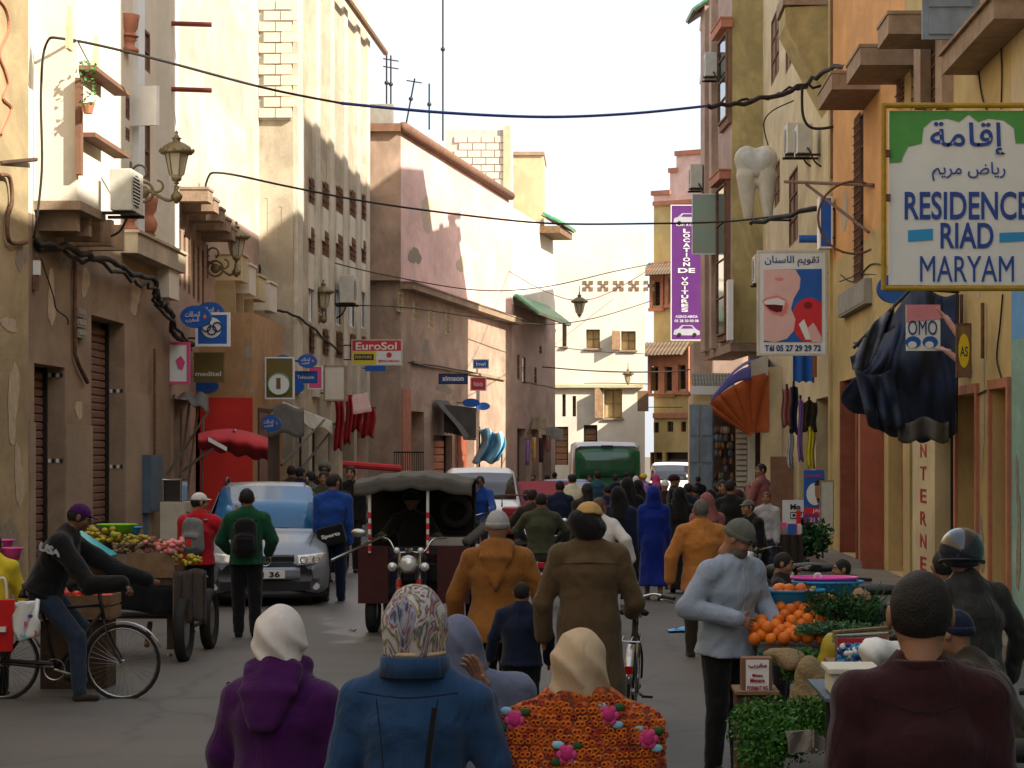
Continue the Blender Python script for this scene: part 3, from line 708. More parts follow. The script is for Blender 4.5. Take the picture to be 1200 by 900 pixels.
 if beanie:
  T = head_grid(); T.ell(hp(0, -.012, .028), v3(.091, .110, .112) * S, .02, Mh); T.half(hp(0, 0, .004), -up * 1 + fw * .12)
  T.cone(hp(0, -.012, .016), hp(0, -.012, .032), (.096 * S, .115 * S), (.096 * S, .115 * S), .004, lat=rt) if False else None
  T.fold(.0025, seed, f=2.6); np_part('beanie', [T.mesh()], M[beanie], root)
  if hh < .016:
   part('beanie_band', MB().lathe([(.0905 * S, -.016), (.096 * S, -.012), (.097 * S, .012), (.092 * S, .018), (.088 * S, .0), (.0905 * S, -.016)], n=28, sy=1.2).xf(Matrix([[*Mh[0], 0], [*Mh[1], 0], [*Mh[2], 0], [0, 0, 0, 1]])).xf(Matrix.Translation(Vector(hp(0, -.012, .022)))), M[beanie], root, smooth=True)
 if turban:
  T = head_grid(); T.ell(hp(0, -.012, .03), v3(.112, .125, .10) * S, .02, Mh); T.half(hp(0, 0, -.0), -up + fw * .1); T.fold(.006, seed, f=2.2); np_part('turban', [T.mesh()], M[turban], root)
 if cap:
  T = head_grid(); T.ell(hp(0, -.006, .030), v3(.087, .104, .094) * S, .02, Mh); T.half(hp(0, 0, .022), -up - fw * .05)
  T.cone(hp(0, .085, .036), hp(0, .155, .028), (.070 * S, .008), (.052 * S, .006), .008, lat=rt); np_part('cap', [T.mesh()], M[cap], root)
 if helmet:
  T = head_grid(); T.ell(hp(0, -.012, .018), v3(.128, .142, .135) * S, .02, Mh); T.half(hp(0, 0, -.062), -up + fw * .25); T.cone(hp(0, 0, -.03), hp(0, .2, -.03), (.085, .065), (.11, .085), .01, lat=rt, cut=True)
  np_part('helmet', [T.mesh()], M[helmet], root)
  Mx = Matrix([[*Mh[0], 0], [*Mh[1], 0], [*Mh[2], 0], [0, 0, 0, 1]])
  part('helmet_trim', MB().lathe([(.127 * S, -.05), (.132 * S, -.046), (.132 * S, -.036), (.127 * S, -.034)], n=32, sy=1.11).xf(Mx).xf(Matrix.Translation(Vector(hp(0, -.012, 0)))), M['black_plastic'], root, smooth=True)
 if scarf:
  mt, ln = scarf[0], scarf[1]; T = SDF(hd - v3(.30, .30, ln + .14), hd + v3(.30, .30, .20), min(hh, .010) if h < .018 else hh)
  T.ell(hp(0, -.016, .012), v3(.103, .124, .128) * S, .02, Mh)
  T.cone(hp(0, -.03, -.03), nb - sp * .012 * H + v3(0, -.01, 0), (.094 * S, .092 * S), (.122 * S, .11 * S), .06, lat=rt)
  if len(scarf) > 2: T.half(nb + sp * .022 * H, -sp)
  if ln > .12: T.cone(nb + v3(0, -.02, .01), nb + v3(0, -.05, -ln + .08), (.13 * S, .10 * S), (.165 * S, .12 * S), .05, lat=slat)
  T.cone(hp(0, .06, -.018), hp(0, .16, -.022), (.060 * S, .078 * S), (.066 * S, .09 * S), .02, lat=rt, cut=True)
  th = seed
  # drape folds sweep from the crown round to the nape
  Xg = T.ax[0][:, None, None] - hd[0]; Yg = T.ax[1][None, :, None] - hd[1]; Zg = T.ax[2][None, None, :] - hd[2]
  fo = (np.abs(np.sin(34 * (Xg * .85 + Zg * .45) + 1.2 * np.sin(11 * Zg + th) + 7 * Yg + th)) - .6) * .016 * np.clip(.35 + (.10 - Zg) * 5, 0, 1.2)
  T.d = T.d + fo.astype(np.float32); T.fold(.002, th, f=2)
  np_part('headscarf', [T.mesh()], M[mt], root)
 if hood_up:
  T = SDF(hd - v3(.3, .3, .3), hd + v3(.3, .3, .22), hh); T.ell(hp(0, -.018, .012), v3(.112, .135, .135) * S, .02, Mh); T.cone(hp(0, -.07, .06), hp(0, -.135, .03), .05, .025, .04)
  T.cone(hp(0, -.02, -.04), nb - sp * .01 * H, (.11 * S, .10), (.15 * S, .12), .04, lat=rt); T.cone(hp(0, .05, -.0), hp(0, .2, -.0), (.07, .09), (.09, .11), .02, lat=rt, cut=True)
  T.fold(.005, seed, f=1.6); np_part('hood', [T.mesh()], M[hood_up], root)
 if shawl:
  T = SDF(lo, hi, gs); [T.cone(nb - sp * .01 * H, q, .085 * S, .085 * S, .06) for q in (shL, shR)]
  T.cone(nb - v3(0, 0, .05), ch - sp * .10 * H, (.15 * S * B, .125 * S * B), (.25 * S * B, .20 * S * B), .06, lat=slat)
  for a, b in ((shL, elL), (shR, elR)): T.cone(a, a + (b - a) * .85, .10 * S, .085 * S, .05)
  T.half(ch - sp * .11 * H, -sp); neckhole(T); T.fold(.007, seed, f=1.1); np_part('shawl', [T.mesh()], M[shawl], root)

 J = dict(wa=wa, hc=hc, nb=nb, ch=ch, hd=hd, elL=elL, elR=elR, wrL=wrL, wrR=wrR, shL=shL, shR=shR, sp=sp, anL=anL, anR=anR)
 return root, J
def at_person(root, p):
 return (Matrix.Translation(root.location) @ Matrix.Rotation(root.rotation_euler.z, 4, 'Z')) @ Vector(p)
# ---------------------------------------------------------------- ground
def road_material():
 m = mat('asphalt', (.062, .058, .053), rough=.72, var=.22, scale=1.2, spec=.5, detail=9)
 nt = m.node_tree; N = nt.nodes; L = nt.links; b = N['Principled BSDF']; tc = N.new('ShaderNodeTexCoord')
 g = N.new('ShaderNodeTexNoise'); g.inputs['Scale'].default_value = 45; g.inputs['Detail'].default_value = 6; L.new(tc.outputs['Object'], g.inputs['Vector'])
 bp = N.new('ShaderNodeBump'); bp.inputs['Strength'].default_value = .55; bp.inputs['Distance'].default_value = .012; L.new(g.outputs['Fac'], bp.inputs['Height']); L.new(bp.outputs[0], b.inputs['Normal'])
 # cracks and old repairs
 v = N.new('ShaderNodeTexVoronoi'); v.feature = 'DISTANCE_TO_EDGE'; v.inputs['Scale'].default_value = .45
 wv = N.new('ShaderNodeTexNoise'); wv.inputs['Scale'].default_value = 1.3; wv.inputs['Detail'].default_value = 6; L.new(tc.outputs['Object'], wv.inputs['Vector'])
 mv = N.new('ShaderNodeMix'); mv.data_type = 'VECTOR'; mv.inputs['Factor'].default_value = .35; L.new(tc.outputs['Object'], mv.inputs[4]); L.new(wv.outputs['Color'], mv.inputs[5]); L.new(mv.outputs[1], v.inputs['Vector'])
 rr = N.new('ShaderNodeValToRGB'); rr.color_ramp.elements[0].position = .0; rr.color_ramp.elements[1].position = .018; rr.color_ramp.elements[0].color = (.45, .45, .45, 1); rr.color_ramp.elements[1].color = (1, 1, 1, 1)
 L.new(v.outputs['Distance'], rr.inputs['Fac'])
 src = b.inputs['Base Color'].links[0].from_socket
 mx = N.new('ShaderNodeMix'); mx.data_type = 'RGBA'; mx.blend_type = 'MULTIPLY'; mx.inputs['Factor'].default_value = .8; L.new(src, mx.inputs[6]); L.new(rr.outputs['Color'], mx.inputs[7])
 # dust trodden into the surface
 d = N.new('ShaderNodeTexNoise'); d.inputs['Scale'].default_value = .35; d.inputs['Detail'].default_value = 8; L.new(tc.outputs['Object'], d.inputs['Vector'])
 dr = N.new('ShaderNodeValToRGB'); dr.color_ramp.elements[0].position = .45; dr.color_ramp.elements[1].position = .65; dr.color_ramp.elements[1].color = (.7, .7, .7, 1); L.new(d.outputs['Fac'], dr.inputs['Fac'])
 m2 = N.new('ShaderNodeMix'); m2.data_type = 'RGBA'; L.new(dr.outputs['Color'], m2.inputs['Factor']); L.new(mx.outputs[2], m2.inputs[6]); m2.inputs[7].default_value = (.10, .084, .066, 1)
 L.new(m2.outputs[2], b.inputs['Base Color'])
 # water running down the gutter side: low roughness, soft ragged edge
 sx = N.new('ShaderNodeSeparateXYZ'); L.new(tc.outputs['Object'], sx.inputs[0])
 def mth(op, a, b):
  n_ = N.new('ShaderNodeMath'); n_.operation = op
  for i, q in enumerate((a, b)):
   if isinstance(q, (int, float)): n_.inputs[i].default_value = q
   else: L.new(q, n_.inputs[i])
  return n_.outputs[0]
 u = mth('MULTIPLY', mth('ADD', mth('ADD', sx.outputs[0], 3.35), mth('MULTIPLY', mth('SUBTRACT', sx.outputs[1], 31), .105)), 1.5); w = mth('MULTIPLY', mth('SUBTRACT', sx.outputs[1], 34), .1)
 q = mth('ADD', mth('SUBTRACT', mth('SUBTRACT', 1, mth('MULTIPLY', u, u)), mth('MULTIPLY', w, w)), mth('MULTIPLY', mth('SUBTRACT', wv.outputs['Fac'], .5), 1.6))
 wr = N.new('ShaderNodeValToRGB'); wr.color_ramp.elements[0].position = .1; wr.color_ramp.elements[1].position = .45; wr.color_ramp.elements[0].color = (.72,) * 3 + (1,); wr.color_ramp.elements[1].color = (.40,) * 3 + (1,); L.new(q, wr.inputs['Fac']); L.new(wr.outputs[0], b.inputs['Roughness'])
 b.inputs['Specular IOR Level'].default_value = .8
 return m
tag(part('ground', MB().add([(-600, -300, 0), (600, -300, 0), (600, 1500, 0), (-600, 1500, 0)], [(0, 1, 2, 3)]), mat('earth', (.16, .12, .08), scale=.4, bump=.3)), kind='structure')
rm = MB(); rm.grid(lambda u, v: (-7.6 + 12.3 * u, -30 + 150 * v, .006 + .02 * math.sin(u * 3.1) + .004 * math.sin(v * 60 + u * 5)), 12, 100)
tag(part('road', rm, road_material()), kind='structure')
def blob(cx, cy, rx, ry, seed, z, n=40):
 rr = random.Random(seed); ph = [rr.random() * 6 for _ in range(4)]
 pts = []
 for k in range(n):
  a = 2 * PI * k / n; f = 1 + .22 * math.sin(2 * a + ph[0]) + .14 * math.sin(3 * a + ph[1]) + .08 * math.sin(7 * a + ph[2])
  pts.append((cx + rx * f * math.cos(a), cy + ry * f * math.sin(a), z))
 return MB().add([(cx, cy, z)] + pts, [(0, 1 + k, 1 + (k + 1) % n) for k in range(n)])
for sd, x0, x1 in (('l', -8.02, -7.2), ('r', 4.3, 5.02)):
 k = MB().box(x0, x1, -30, 96, 0, .13)
 tag(part('pavement', k, mat('pavement_concrete', (.20, .17, .13), scale=2, bump=.5, streak=.2)), kind='structure')

# ---------------------------------------------------------------- helpers for facades
def rect(fc, px0, px1, py0, py1, d=0):
 pc = (px0 + px1) / 2; return (fc.U(px0, d), fc.U(px1, d), fc.Z(pc, py1, d), fc.Z(pc, py0, d))
def srt(r): return (min(r[0], r[1]), max(r[0], r[1]), min(r[2], r[3]), max(r[2], r[3])) + tuple(r[4:])
def window(root, fc, r, inset=.22, fm=None, pm=None, bars=(1, 2), name='window', ft=.05, sill=None, lattice=False):
 fm = fm or M['brown_trim']; pm = pm or M['glass_dark']; u0, u1, z0, z1 = srt(r)[:4]; d = -inset
 m = MB()
 for a in ((u0, u0 + ft, z0, z1), (u1 - ft, u1, z0, z1)): fc.box(m, *a, d, d + .06)
 for a in ((z0, z0 + ft), (z1 - ft, z1)): fc.box(m, u0 + ft, u1 - ft, *a, d, d + .058)
 for i in range(1, bars[0] + 1):
  u = u0 + (u1 - u0) * i / (bars[0] + 1); fc.box(m, u - .018, u + .018, z0 + ft, z1 - ft, d + .004, d + .054)
 for i in range(1, bars[1] + 1):
  z = z0 + (z1 - z0) * i / (bars[1] + 1); fc.box(m, u0 + ft, u1 - ft, z - .016, z + .016, d + .006, d + .050)
 if lattice:
  n = max(2, int((u1 - u0) / .12))
  for i in range(1, n): u = u0 + (u1 - u0) * i / n; fc.box(m, u - .008, u + .008, z0, z1, d + .1, d + .115)
  n = max(2, int((z1 - z0) / .16))
  for i in range(1, n): z = z0 + (z1 - z0) * i / n; fc.box(m, u0, u1, z - .008, z + .008, d + .116, d + .13)
 w = part(name, m, fm, root, world=True)
 part('pane', fc.box(MB(), u0 + .01, u1 - .01, z0 + .01, z1 - .01, d - .03, d + .012), pm, w, world=True)
 if sill: part('sill', fc.box(MB(), u0 - .08, u1 + .08, z0 - .09, z0 - .003, -.05, .12), sill, w, world=True)
 return w
def roller(root, fc, r, inset=.3, m=None, pitch=.125, name='roller_shutter'):
 u0, u1, z0, z1 = srt(r)[:4]; d = -inset; m = m or M['shutter']
 sh = part(name, fc.box(MB(), u0, u1, z0, z1, d - .03, d - .012), M['dark_metal'], root, world=True)
 mb = MB(); p = [fc.W(u0 + .01, 0, d - .010), fc.W(u1 - .01, 0, d - .010), fc.W(u1 - .01, 0, d + .012), fc.W(u0 + .01, 0, d + .012)]
 q = [v + Vector((0, 0, pitch * .86)) for v in (p[0], p[1])] + [v + Vector((0, 0, pitch * .62)) for v in (p[2], p[3])]
 mb.hexa(p + q); mb.xf(INV[rootof(root).name]); me = mkmesh('slat', mb, m)
 for k in range(int((z1 - z0) / pitch)): inst('slat', me, sh, (0, 0, z0 + k * pitch))
 for a in (u0, u1 - .06): part('guide_rail', fc.box(MB(), a, a + .06, z0, z1, d + .013, d + .07), M['dark_metal'], sh, world=True)
 return sh
def door(root, fc, r, inset=.2, m=None, panels=3, name='door', leafs=2):
 u0, u1, z0, z1 = srt(r)[:4]; m = m or M['red_brown']; d = -inset; mb = MB()
 fc.box(mb, u0, u1, z0, z1, d - .05, d); dr = part(name, mb, m, root, world=True)
 w = (u1 - u0) / leafs; h = (z1 - z0) / panels
 for i in range(leafs):
  for j in range(panels):
   part('panel', fc.box(MB(), u0 + w * i + .06, u0 + w * (i + 1) - .06, z0 + h * j + .08, z0 + h * (j + 1) - .08, d + .001, d + .025), m, dr, world=True)
 return dr
def slab(root, fc, u0, u1, z0, z1, d0, d1, m, name='ledge', lip=.0):
 mb = MB(); fc.box(mb, u0, u1, z0, z1, d0, d1)
 if lip: fc.box(mb, min(u0, u1) - lip, max(u0, u1) + lip, max(z0, z1) + .001, max(z0, z1) + .05, d0, d1 + lip)
 return part(name, mb, m, root, world=True)
def tile_eave(root, a, b, out, drop, n, m, rows=4, r=.07, name='roof_tile', under=None):
 """pantiles laid on a slope: a-b along the top edge, out = horizontal run vector"""
 a, b = Vector(a), Vector(b); out = Vector((out[0], out[1], out[2] if len(out) > 2 else 0)); L = (b - a).length; t = (b - a).normalized(); dn = out + Vector((0, 0, -drop)); sl = dn.length; e = dn.normalized()
 nrm = t.cross(e); nrm = nrm if nrm.z > 0 else -nrm
 mb = MB(); mb.hexa([a - nrm * .06, b - nrm * .06, b + dn - nrm * .06, a + dn - nrm * .06, a - nrm * .01, b - nrm * .01, b + dn - nrm * .01, a + dn - nrm * .01])
 deck = part('eave', mb, under or M['wood_dark'], root, world=True)
 tl = sl / rows * 1.12; tb = MB(); K = 5
 ang = [PI * k / K for k in range(K + 1)]; w = L / n * .48
 for s_ in (0, 1):
  for g in ang: tb.v.append(tuple(t * (math.cos(g) * w) + nrm * (math.sin(g) * w * .8) + e * (tl * s_) + nrm * (.0 if s_ else .02)))
 for k in range(K): tb.f.append((k, k + 1, K + 2 + k, K + 1 + k))
 tb.f.append(tuple(range(K, -1, -1))); tb.f.append(tuple(range(K + 1, 2 * K + 2)))
 Rm = INV[rootof(root).name].to_3x3(); tb.v = [tuple(Rm @ Vector(v)) for v in tb.v]; me = mkmesh(name, tb, m)
 for i in range(n):
  for j in range(rows):
   p = a + t * (L * (i + .5) / n) + dn * (j / rows); inst(name, me, deck, INV[rootof(root).name] @ p)
 return deck
def bldg(name, label, fc, cat='building', u=None):
 c = fc.W((u[0] + u[1]) / 2 if u else fc.len / 2, 0, -4); return thing(name, label, cat, (c.x, c.y, 0))
def wires(name, label, pts, r, m, cat='cable', group=None, n=6, jitter=0., seed=1):
 rr = random.Random(seed); mb = MB(); q = [Vector(p) for p in pts]
 if jitter:
  q = [p + Vector((rr.uniform(-1, 1), 0, rr.uniform(-1, 1))) * jitter * (0 if i in (0, len(q) - 1) else 1) for i, p in enumerate(q)]
 c = q[len(q) // 2]; mb.tube([p - c for p in q], r, n); o = part(name, mb, m, smooth=True); o.location = c
 return tag(o, label, cat, group)
def catmull(pts, k=6):
 pts = [Vector(p) for p in pts]; out = []
 for i in range(len(pts) - 1):
  p0, p1, p2, p3 = pts[max(i - 1, 0)], pts[i], pts[i + 1], pts[min(i + 2, len(pts) - 1)]
  for j in range(k):
   t = j / k; out.append(.5 * ((2 * p1) + (p2 - p0) * t + (2 * p0 - 5 * p1 + 4 * p2 - p3) * t * t + (3 * p1 - p0 - 3 * p2 + p3) * t ** 3))
 return out + [pts[-1]]
def PP(lst): return [P(*q) for q in lst]

# ---------------------------------------------------------------- left side of the street
FA = Facade(-8, -30, -8, 31.2, 1); FB = Facade(-8, 31.2, -8, 52.5, 1)
A = bldg('townhouse', 'yellow plastered house front at the left edge, nearest of the left row', FA)
m = MB(); FA.wall(m, 0, FA.len, 0, 14); shell(m, FA, 0, FA.len, 0, 14, 12); part('wall', m, M['plaster_ochre'], A, world=True)
m = MB()
zz = [(0, -10), (8, 30), (-2, 60), (10, 95), (12, 120), (0, 150)]
m.tube(catmull([FA.W(FA.U(px + 0), FA.Z(px, py), .015) for px, py in ((-8, -6), (5, 10), (9, 35), (-2, 62), (4, 82), (8, 100), (2, 115), (12, 128), (0, 158))], 5), .022, 5); part('painted_zigzag', m, M['terracotta'], A, world=True)
m = MB(); m.tube(catmull([FA.W(FA.U(px), FA.Z(px, py), .06) for px, py in ((-4, 205), (6, 208), (9, 235), (4, 255), (6, 283), (26, 284))], 5), .03, 6); part('drain_pipe', m, M['rust'], A, world=True, smooth=True)
part('bracket_rod', MB().tube([FA.W(FA.U(0), FA.Z(0, 191), 0), FA.W(FA.U(34), FA.Z(40, 190), .1)], .03, 6), M['wood_dark'], A, world=True)

B = bldg('apartment_house', 'brown plastered house with two tall shutter doors and a white bay above', FB, u=(0, 10))
uB = FB.U(200)
D1 = rect(FB, 40, 76, 428, 690); D1 = (D1[0], D1[1], .14, D1[3]); D2 = rect(FB, 107, 146, 374, 690); D2 = (D2[0], D2[1], .14, D2[3])
zf = 5.55
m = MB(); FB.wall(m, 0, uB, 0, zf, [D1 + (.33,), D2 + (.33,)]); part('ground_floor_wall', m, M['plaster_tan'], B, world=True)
roller(B, FB, D1, .33); roller(B, FB, D2, .33)
# speckled stone dado, proud of the plaster between the doors
for i, (a, b, zt) in enumerate(((.02, D1[0], 2.6), (D1[1], D2[0], 2.6), (D2[1], FB.U(176), 3.2))):
 slab(B, FB, a, b, .13, zt, 0, .025, M['granite'], 'stone_dado')
for D_, zs in ((D1, (FB.Z(66, 438), FB.Z(66, 540))), (D2, (FB.Z(138, 457), FB.Z(138, 547)))):
 for z in zs:
  for q in range(5):
   slab(B, FB, D_[1] - .0005, D_[1] - .012, z - .03, z + .03, -.31 + q * .06, -.27 + q * .06, M['sign_white'] if q % 2 else M['sign_black'], 'mosaic_tile')
winr = [rect(FB, 166 + 14 * i, 176 + 12 * i, 190, 300) for i in range(0)]
wins = []
for px0, px1, ys in ((147, 152, ((112, 140), (150, 165))), (164, 176, ((34, 82), (108, 133), (140, 210)))):
 for y0, y1 in ys: wins.append(rect(FB, px0, px1, y0, y1))
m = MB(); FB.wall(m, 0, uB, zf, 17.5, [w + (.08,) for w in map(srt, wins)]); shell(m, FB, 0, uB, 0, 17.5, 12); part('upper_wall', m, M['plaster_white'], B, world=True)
for w in wins: window(B, FB, w, .06, M['brown_trim'], M['wood'], (1, 1), 'window')
for px, ys in ((147.5, (18, 62)), (147.5, (222, 272)), (170, (232, 290))):   # turned terracotta half columns
 u = FB.U(px); z1, z0 = FB.Z(px, ys[0]), FB.Z(px, ys[1]); c = FB.W(u, z0, .02); H_ = z1 - z0
 prof = [(.12, 0), (.20, .02), (.20, .07), (.13, .10), (.13, .18), (.17, .22), (.13, .26)] + [(.15 + .05 * math.sin(PI * k / 6), .26 + (H_ - .6) * k / 6) for k in range(7)] + [(.13, H_ - .3), (.18, H_ - .22), (.2, H_ - .1), (.22, H_)]
 part('half_column', MB().lathe(prof, c, 14), M['terracotta'], B, world=True, smooth=True)
slab(B, FB, FB.U(155.5), FB.U(163), 5.9, 17.4, 0, .10, M['sign_white'], 'pilaster'); slab(B, FB, FB.U(184), FB.U(196), 5.0, 17.4, 0, .22, M['plaster_white'], 'pilaster')
slab(B, FB, FB.U(142), uB, zf - .02, zf + .32, 0, .28, M['plaster_tan2'], 'string_course', .04)
# the white bay
bx0, bx1, bd = .35, FB.U(142, .9), .6
bay = MB(); FB.box(bay, bx0, bx1, 5.75, 17.2, 0, bd); bay_o = part('bay', bay, M['plaster_white'], B, world=True)
for q in range(5): slab(B, FB, bx0 + .25 + q * .75, bx0 + .45 + q * .75, 5.35, 5.748, 0, bd * .9, M['stone_ledge'], 'corbel')
slab(B, FB, bx0 - .05, bx1 + .05, 5.62, 5.748, 0, bd + .06, M['stone_ledge'], 'ledge')
for y0 in (92, 168):
 r_ = rect(FB, 92, 134, y0, y0 + 5, bd); slab(B, FB, r_[0], r_[1], r_[2], r_[3], bd, bd + .24, M['brown_trim'], 'balcony_rail')
r_ = rect(FB, 88, 91, 92, 205, bd); slab(B, FB, r_[0], r_[1], r_[2], r_[3], bd, bd + .08, M['brown_trim'], 'downpipe')
for px, py in ((79, 35), (110, 68)):
 u, z = FB.uz(px, py, bd); m = MB(); m.prism([(u - .13, z - .28), (u + .13, z - .28), (u + .10, z + .05), (u, z + .34), (u - .10, z + .05)], lambda a, b, c: FB.W(a, b, bd + .001 + .05 * c))
 part('arched_vent', m, M['plaster_cream'], B, world=True)
for i in range(6):
 r_ = rect(FB, 96 + i * 0, 104, 20 + i * 26, 24 + i * 26, bd);
# open window shutter catching the light at the shaded end
m = MB(); p0 = FB.W(FB.U(153), FB.Z(153, 148), .0); zt = FB.Z(153, 102); e_ = Vector((.95, -.25, 0)) * .26
part('open_shutter', MB().obox((p0 + Vector((0, 0, zt)) - Vector((0, 0, -0))) / 1 if False else Vector((p0.x, p0.y, (p0.z + zt) / 2)) + e_, e_, Vector((.02, .03, 0)), Vector((0, 0, (zt - p0.z) / 2))), M['white_paint'], B, world=True)
for px, py in ((187, 27), (187, 104)):
 p = FB.W(FB.U(px), FB.Z(px, py), 0); part('scaffold_bar', MB().tube([p, p + Vector((.95, 0, -.03))], .045, 8), M['cable_red'], B, world=True)

# second stretch of X = -8: shops, slanting window hoods and boxed balconies
B2 = bldg('corner_house', 'white house with a row of window hoods behind the two wall lanterns', FB, u=(11, 20))
S1 = (uB + .35, uB + 2.0, .14, 3.2); S2 = (uB + 2.6, uB + 5.6, .14, 3.3)
hw = [srt(rect(FB, 204 + 5.4 * i, 207 + 5.4 * i, 262 + 5 * i, 330 + 5 * i)) for i in range(7)]
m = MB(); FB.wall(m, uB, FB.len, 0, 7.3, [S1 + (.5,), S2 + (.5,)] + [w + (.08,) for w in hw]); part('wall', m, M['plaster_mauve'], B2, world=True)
m = MB(); FB.wall(m, uB, FB.len, 7.3, 16.5); shell(m, FB, uB, FB.len, 0, 16.5, 12); part('upper_wall', m, mat('plaster_pale', (.62, .57, .47), bump=.35, streak=.3, scale=.8), B2, world=True)  # paler than the wall below: sunlight worked into its colour
for w in hw: window(B2, FB, w, .06, M['wood'], M['glass_dark'], (0, 2))
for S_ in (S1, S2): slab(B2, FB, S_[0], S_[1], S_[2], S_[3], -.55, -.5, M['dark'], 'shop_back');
door(B2, FB, (S1[0], S1[1], .14, 3.1), .35, M['wood_dark'], 3)
for i, (px, py) in enumerate(((205, 222), (213, 234), (221, 245), (229, 257), (236, 268))):
 u, z = FB.uz(px, py, 0); slab(B2, FB, u, u + .55, z - .22, z, 0, .62, M['stone_ledge'], 'window_hood', .02)
for i, (px0, px1, y0, y1) in enumerate(((252, 258, 300, 330), (262, 268, 312, 345), (274, 281, 325, 352), (288, 295, 333, 365))):
 r_ = srt(rect(FB, px0, px1, y0, y1)); slab(B2, FB, r_[0], r_[1] + .25, r_[2], r_[3], 0, .55, M['plaster_white'] if i % 2 else M['plaster_cream'], 'balcony_box', .03)
 slab(B2, FB, r_[0] + .0, r_[0] + .10, r_[2] - 1.5, r_[2] - .003, 0, .42, M['plaster_ochre'], 'balcony_fin')
m = MB(); m.box(-8.0, -6.95, 44.7, 49.0, 0, 5.0); part('shop_block', m, mat('plaster_tangerine', (.46, .27, .13), bump=.3, streak=.25), B2, world=True)
part('red_shop_front', MB().box(-8.0, -6.94, 44.66, 44.7, 0, HZ(466, 44.7)), M['red_wall'], B2, world=True)
for i, (px, py, w, h) in enumerate(((289, 433, 5, 8), (289, 449, 5, 8), (295, 457, 5, 7), (291, 412, 5, 22))): part('flaked_patch', blob(GX(px, 44.7), 0, w * .009, h * .009, i, 0, 14).xf(Matrix.Translation((0, 44.69, HZ(py, 44.7))) @ Matrix.Rotation(R(90), 4, 'X')), M['concrete'], B2, world=True)

part('side_door', MB().box(-6.95, -6.93, 45.4, 48.4, .14, 3.1), M['wood_dark'], B2, world=True); part('side_shutter', MB().box(-6.93, -6.92, 45.5, 46.6, .14, 3.0), M['shutter'], B2, world=True)
# long house with pointed arch windows
FD = Facade(-7.2, 52.5, -7.2, 69.9, 1); FDf = Facade(-8.0, 52.5, -7.2, 52.5, 0)
Dh = bldg('arcaded_house', 'tan house with tall pointed arch windows between ochre pilasters', FD)
dW = []; cols = (365, 381, 397, 413, 427)
def archw(px, w, y0, y1): return srt(rect(FD, px - w, px + w, y0, y1))
arches = [archw(c, 3.6, 322 + 0 * c, 392 - (i > 2) * 0) for i, c in enumerate(cols)]
upw = [archw(c, 3.4, 268 + i * 4, 298 + i * 3) for i, c in enumerate(cols)]; topw = [archw(c, 3.4, 210 + 5 * i, 240 + 5 * i) for i, c in enumerate(cols)]; loww = [archw(c, 3.2, 383 + 3 * i, 415 + 2 * i) for i, c in enumerate(cols)]
arches = [archw(c, 3.6, 320 + i * 4, 378 + i * 2) for i, c in enumerate(cols)]
shops = [(.4, 2.9, .14, 3.1), (3.5, 6.2, .14, 3.1), (6.9, 9.4, .14, 3.0), (10.2, 13.2, .14, 3.1), (13.9, 16.6, .14, 3.1)]
m = MB(); FD.wall(m, 0, FD.len, 0, 15.8, [s_ + (.5,) for s_ in shops] + [w + (.07,) for w in arches + upw + topw + loww])
shell(m, FD, 0, FD.len, 0, 15.8, 12); part('wall', m, M['plaster_tan2'], Dh, world=True)
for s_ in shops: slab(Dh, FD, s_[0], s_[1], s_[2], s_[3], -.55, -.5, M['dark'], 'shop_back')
roller(Dh, FD, shops[1], .35, M['sign_white'], .2); roller(Dh, FD, shops[2], .35, M['cream_metal'], .2); door(Dh, FD, shops[4], .3, M['sign_red'])
for w in upw + topw: window(Dh, FD, w, .05, M['brown_trim'], M['wood'], (0, 2), lattice=True)
for w in loww: window(Dh, FD, w, .05, M['brown_trim'], M['wood_dark'], (0, 2), lattice=True)
for w in arches:
 ww = window(Dh, FD, w, .06, M['white_paint'], mat('pale_blue_shutter', (.52, .58, .66), rough=.5), (1, 0))
 cu, hw_ = (w[0] + w[1]) / 2, (w[1] - w[0]) / 2; zt = w[3]; pa = []
 for k in range(7): t_ = k / 6; pa.append((w[0] + hw_ * (1 - math.cos(t_ * PI / 2)) * 1.0, zt - .75 + .75 * math.sin(t_ * PI / 2)))
 for sgn in (0, 1):
  po = [(cu - (cu - a) * (1 if sgn == 0 else -1), b) for a, b in pa]; edge = w[0] if sgn == 0 else w[1]
  part('arch_spandrel', MB().prism(po + [(cu, zt + .02), (edge, zt + .02)], lambda a, b, c: FD.W(a, b, -.03 + .032 * c)), M['plaster_tan2'], ww, world=True)
for px in (352, 373, 389.5, 405.5, 420.5, 432):
 u = FD.U(px, .10); slab(Dh, FD, u - .45, u + .45, 3.6, 15.6, 0, .10, mat('pilaster_cream', (.64, .57, .45), bump=.3, streak=.2), 'pilaster')
for i, c in enumerate(cols):
 for w, nm in ((upw[i], 0), (topw[i], 1)): slab(Dh, FD, w[0] - .1, w[1] + .1, w[2] - .9, w[2] - .02, 0, .05, M['plaster_white'], 'parapet_panel')
m = MB(); FDf.wall(m, 0, .8, 0, 15.75, [(.12, .2, 6.2, 8.2), (.45, .53, 6.0, 8.0)], d=.01); part('end_wall', m, M['plaster_tan2'], Dh, world=True)
slab(Dh, FDf, .55, .78, 10.2, 12.3, .012, .14, M['plaster_cream'], 'chimney_breast')
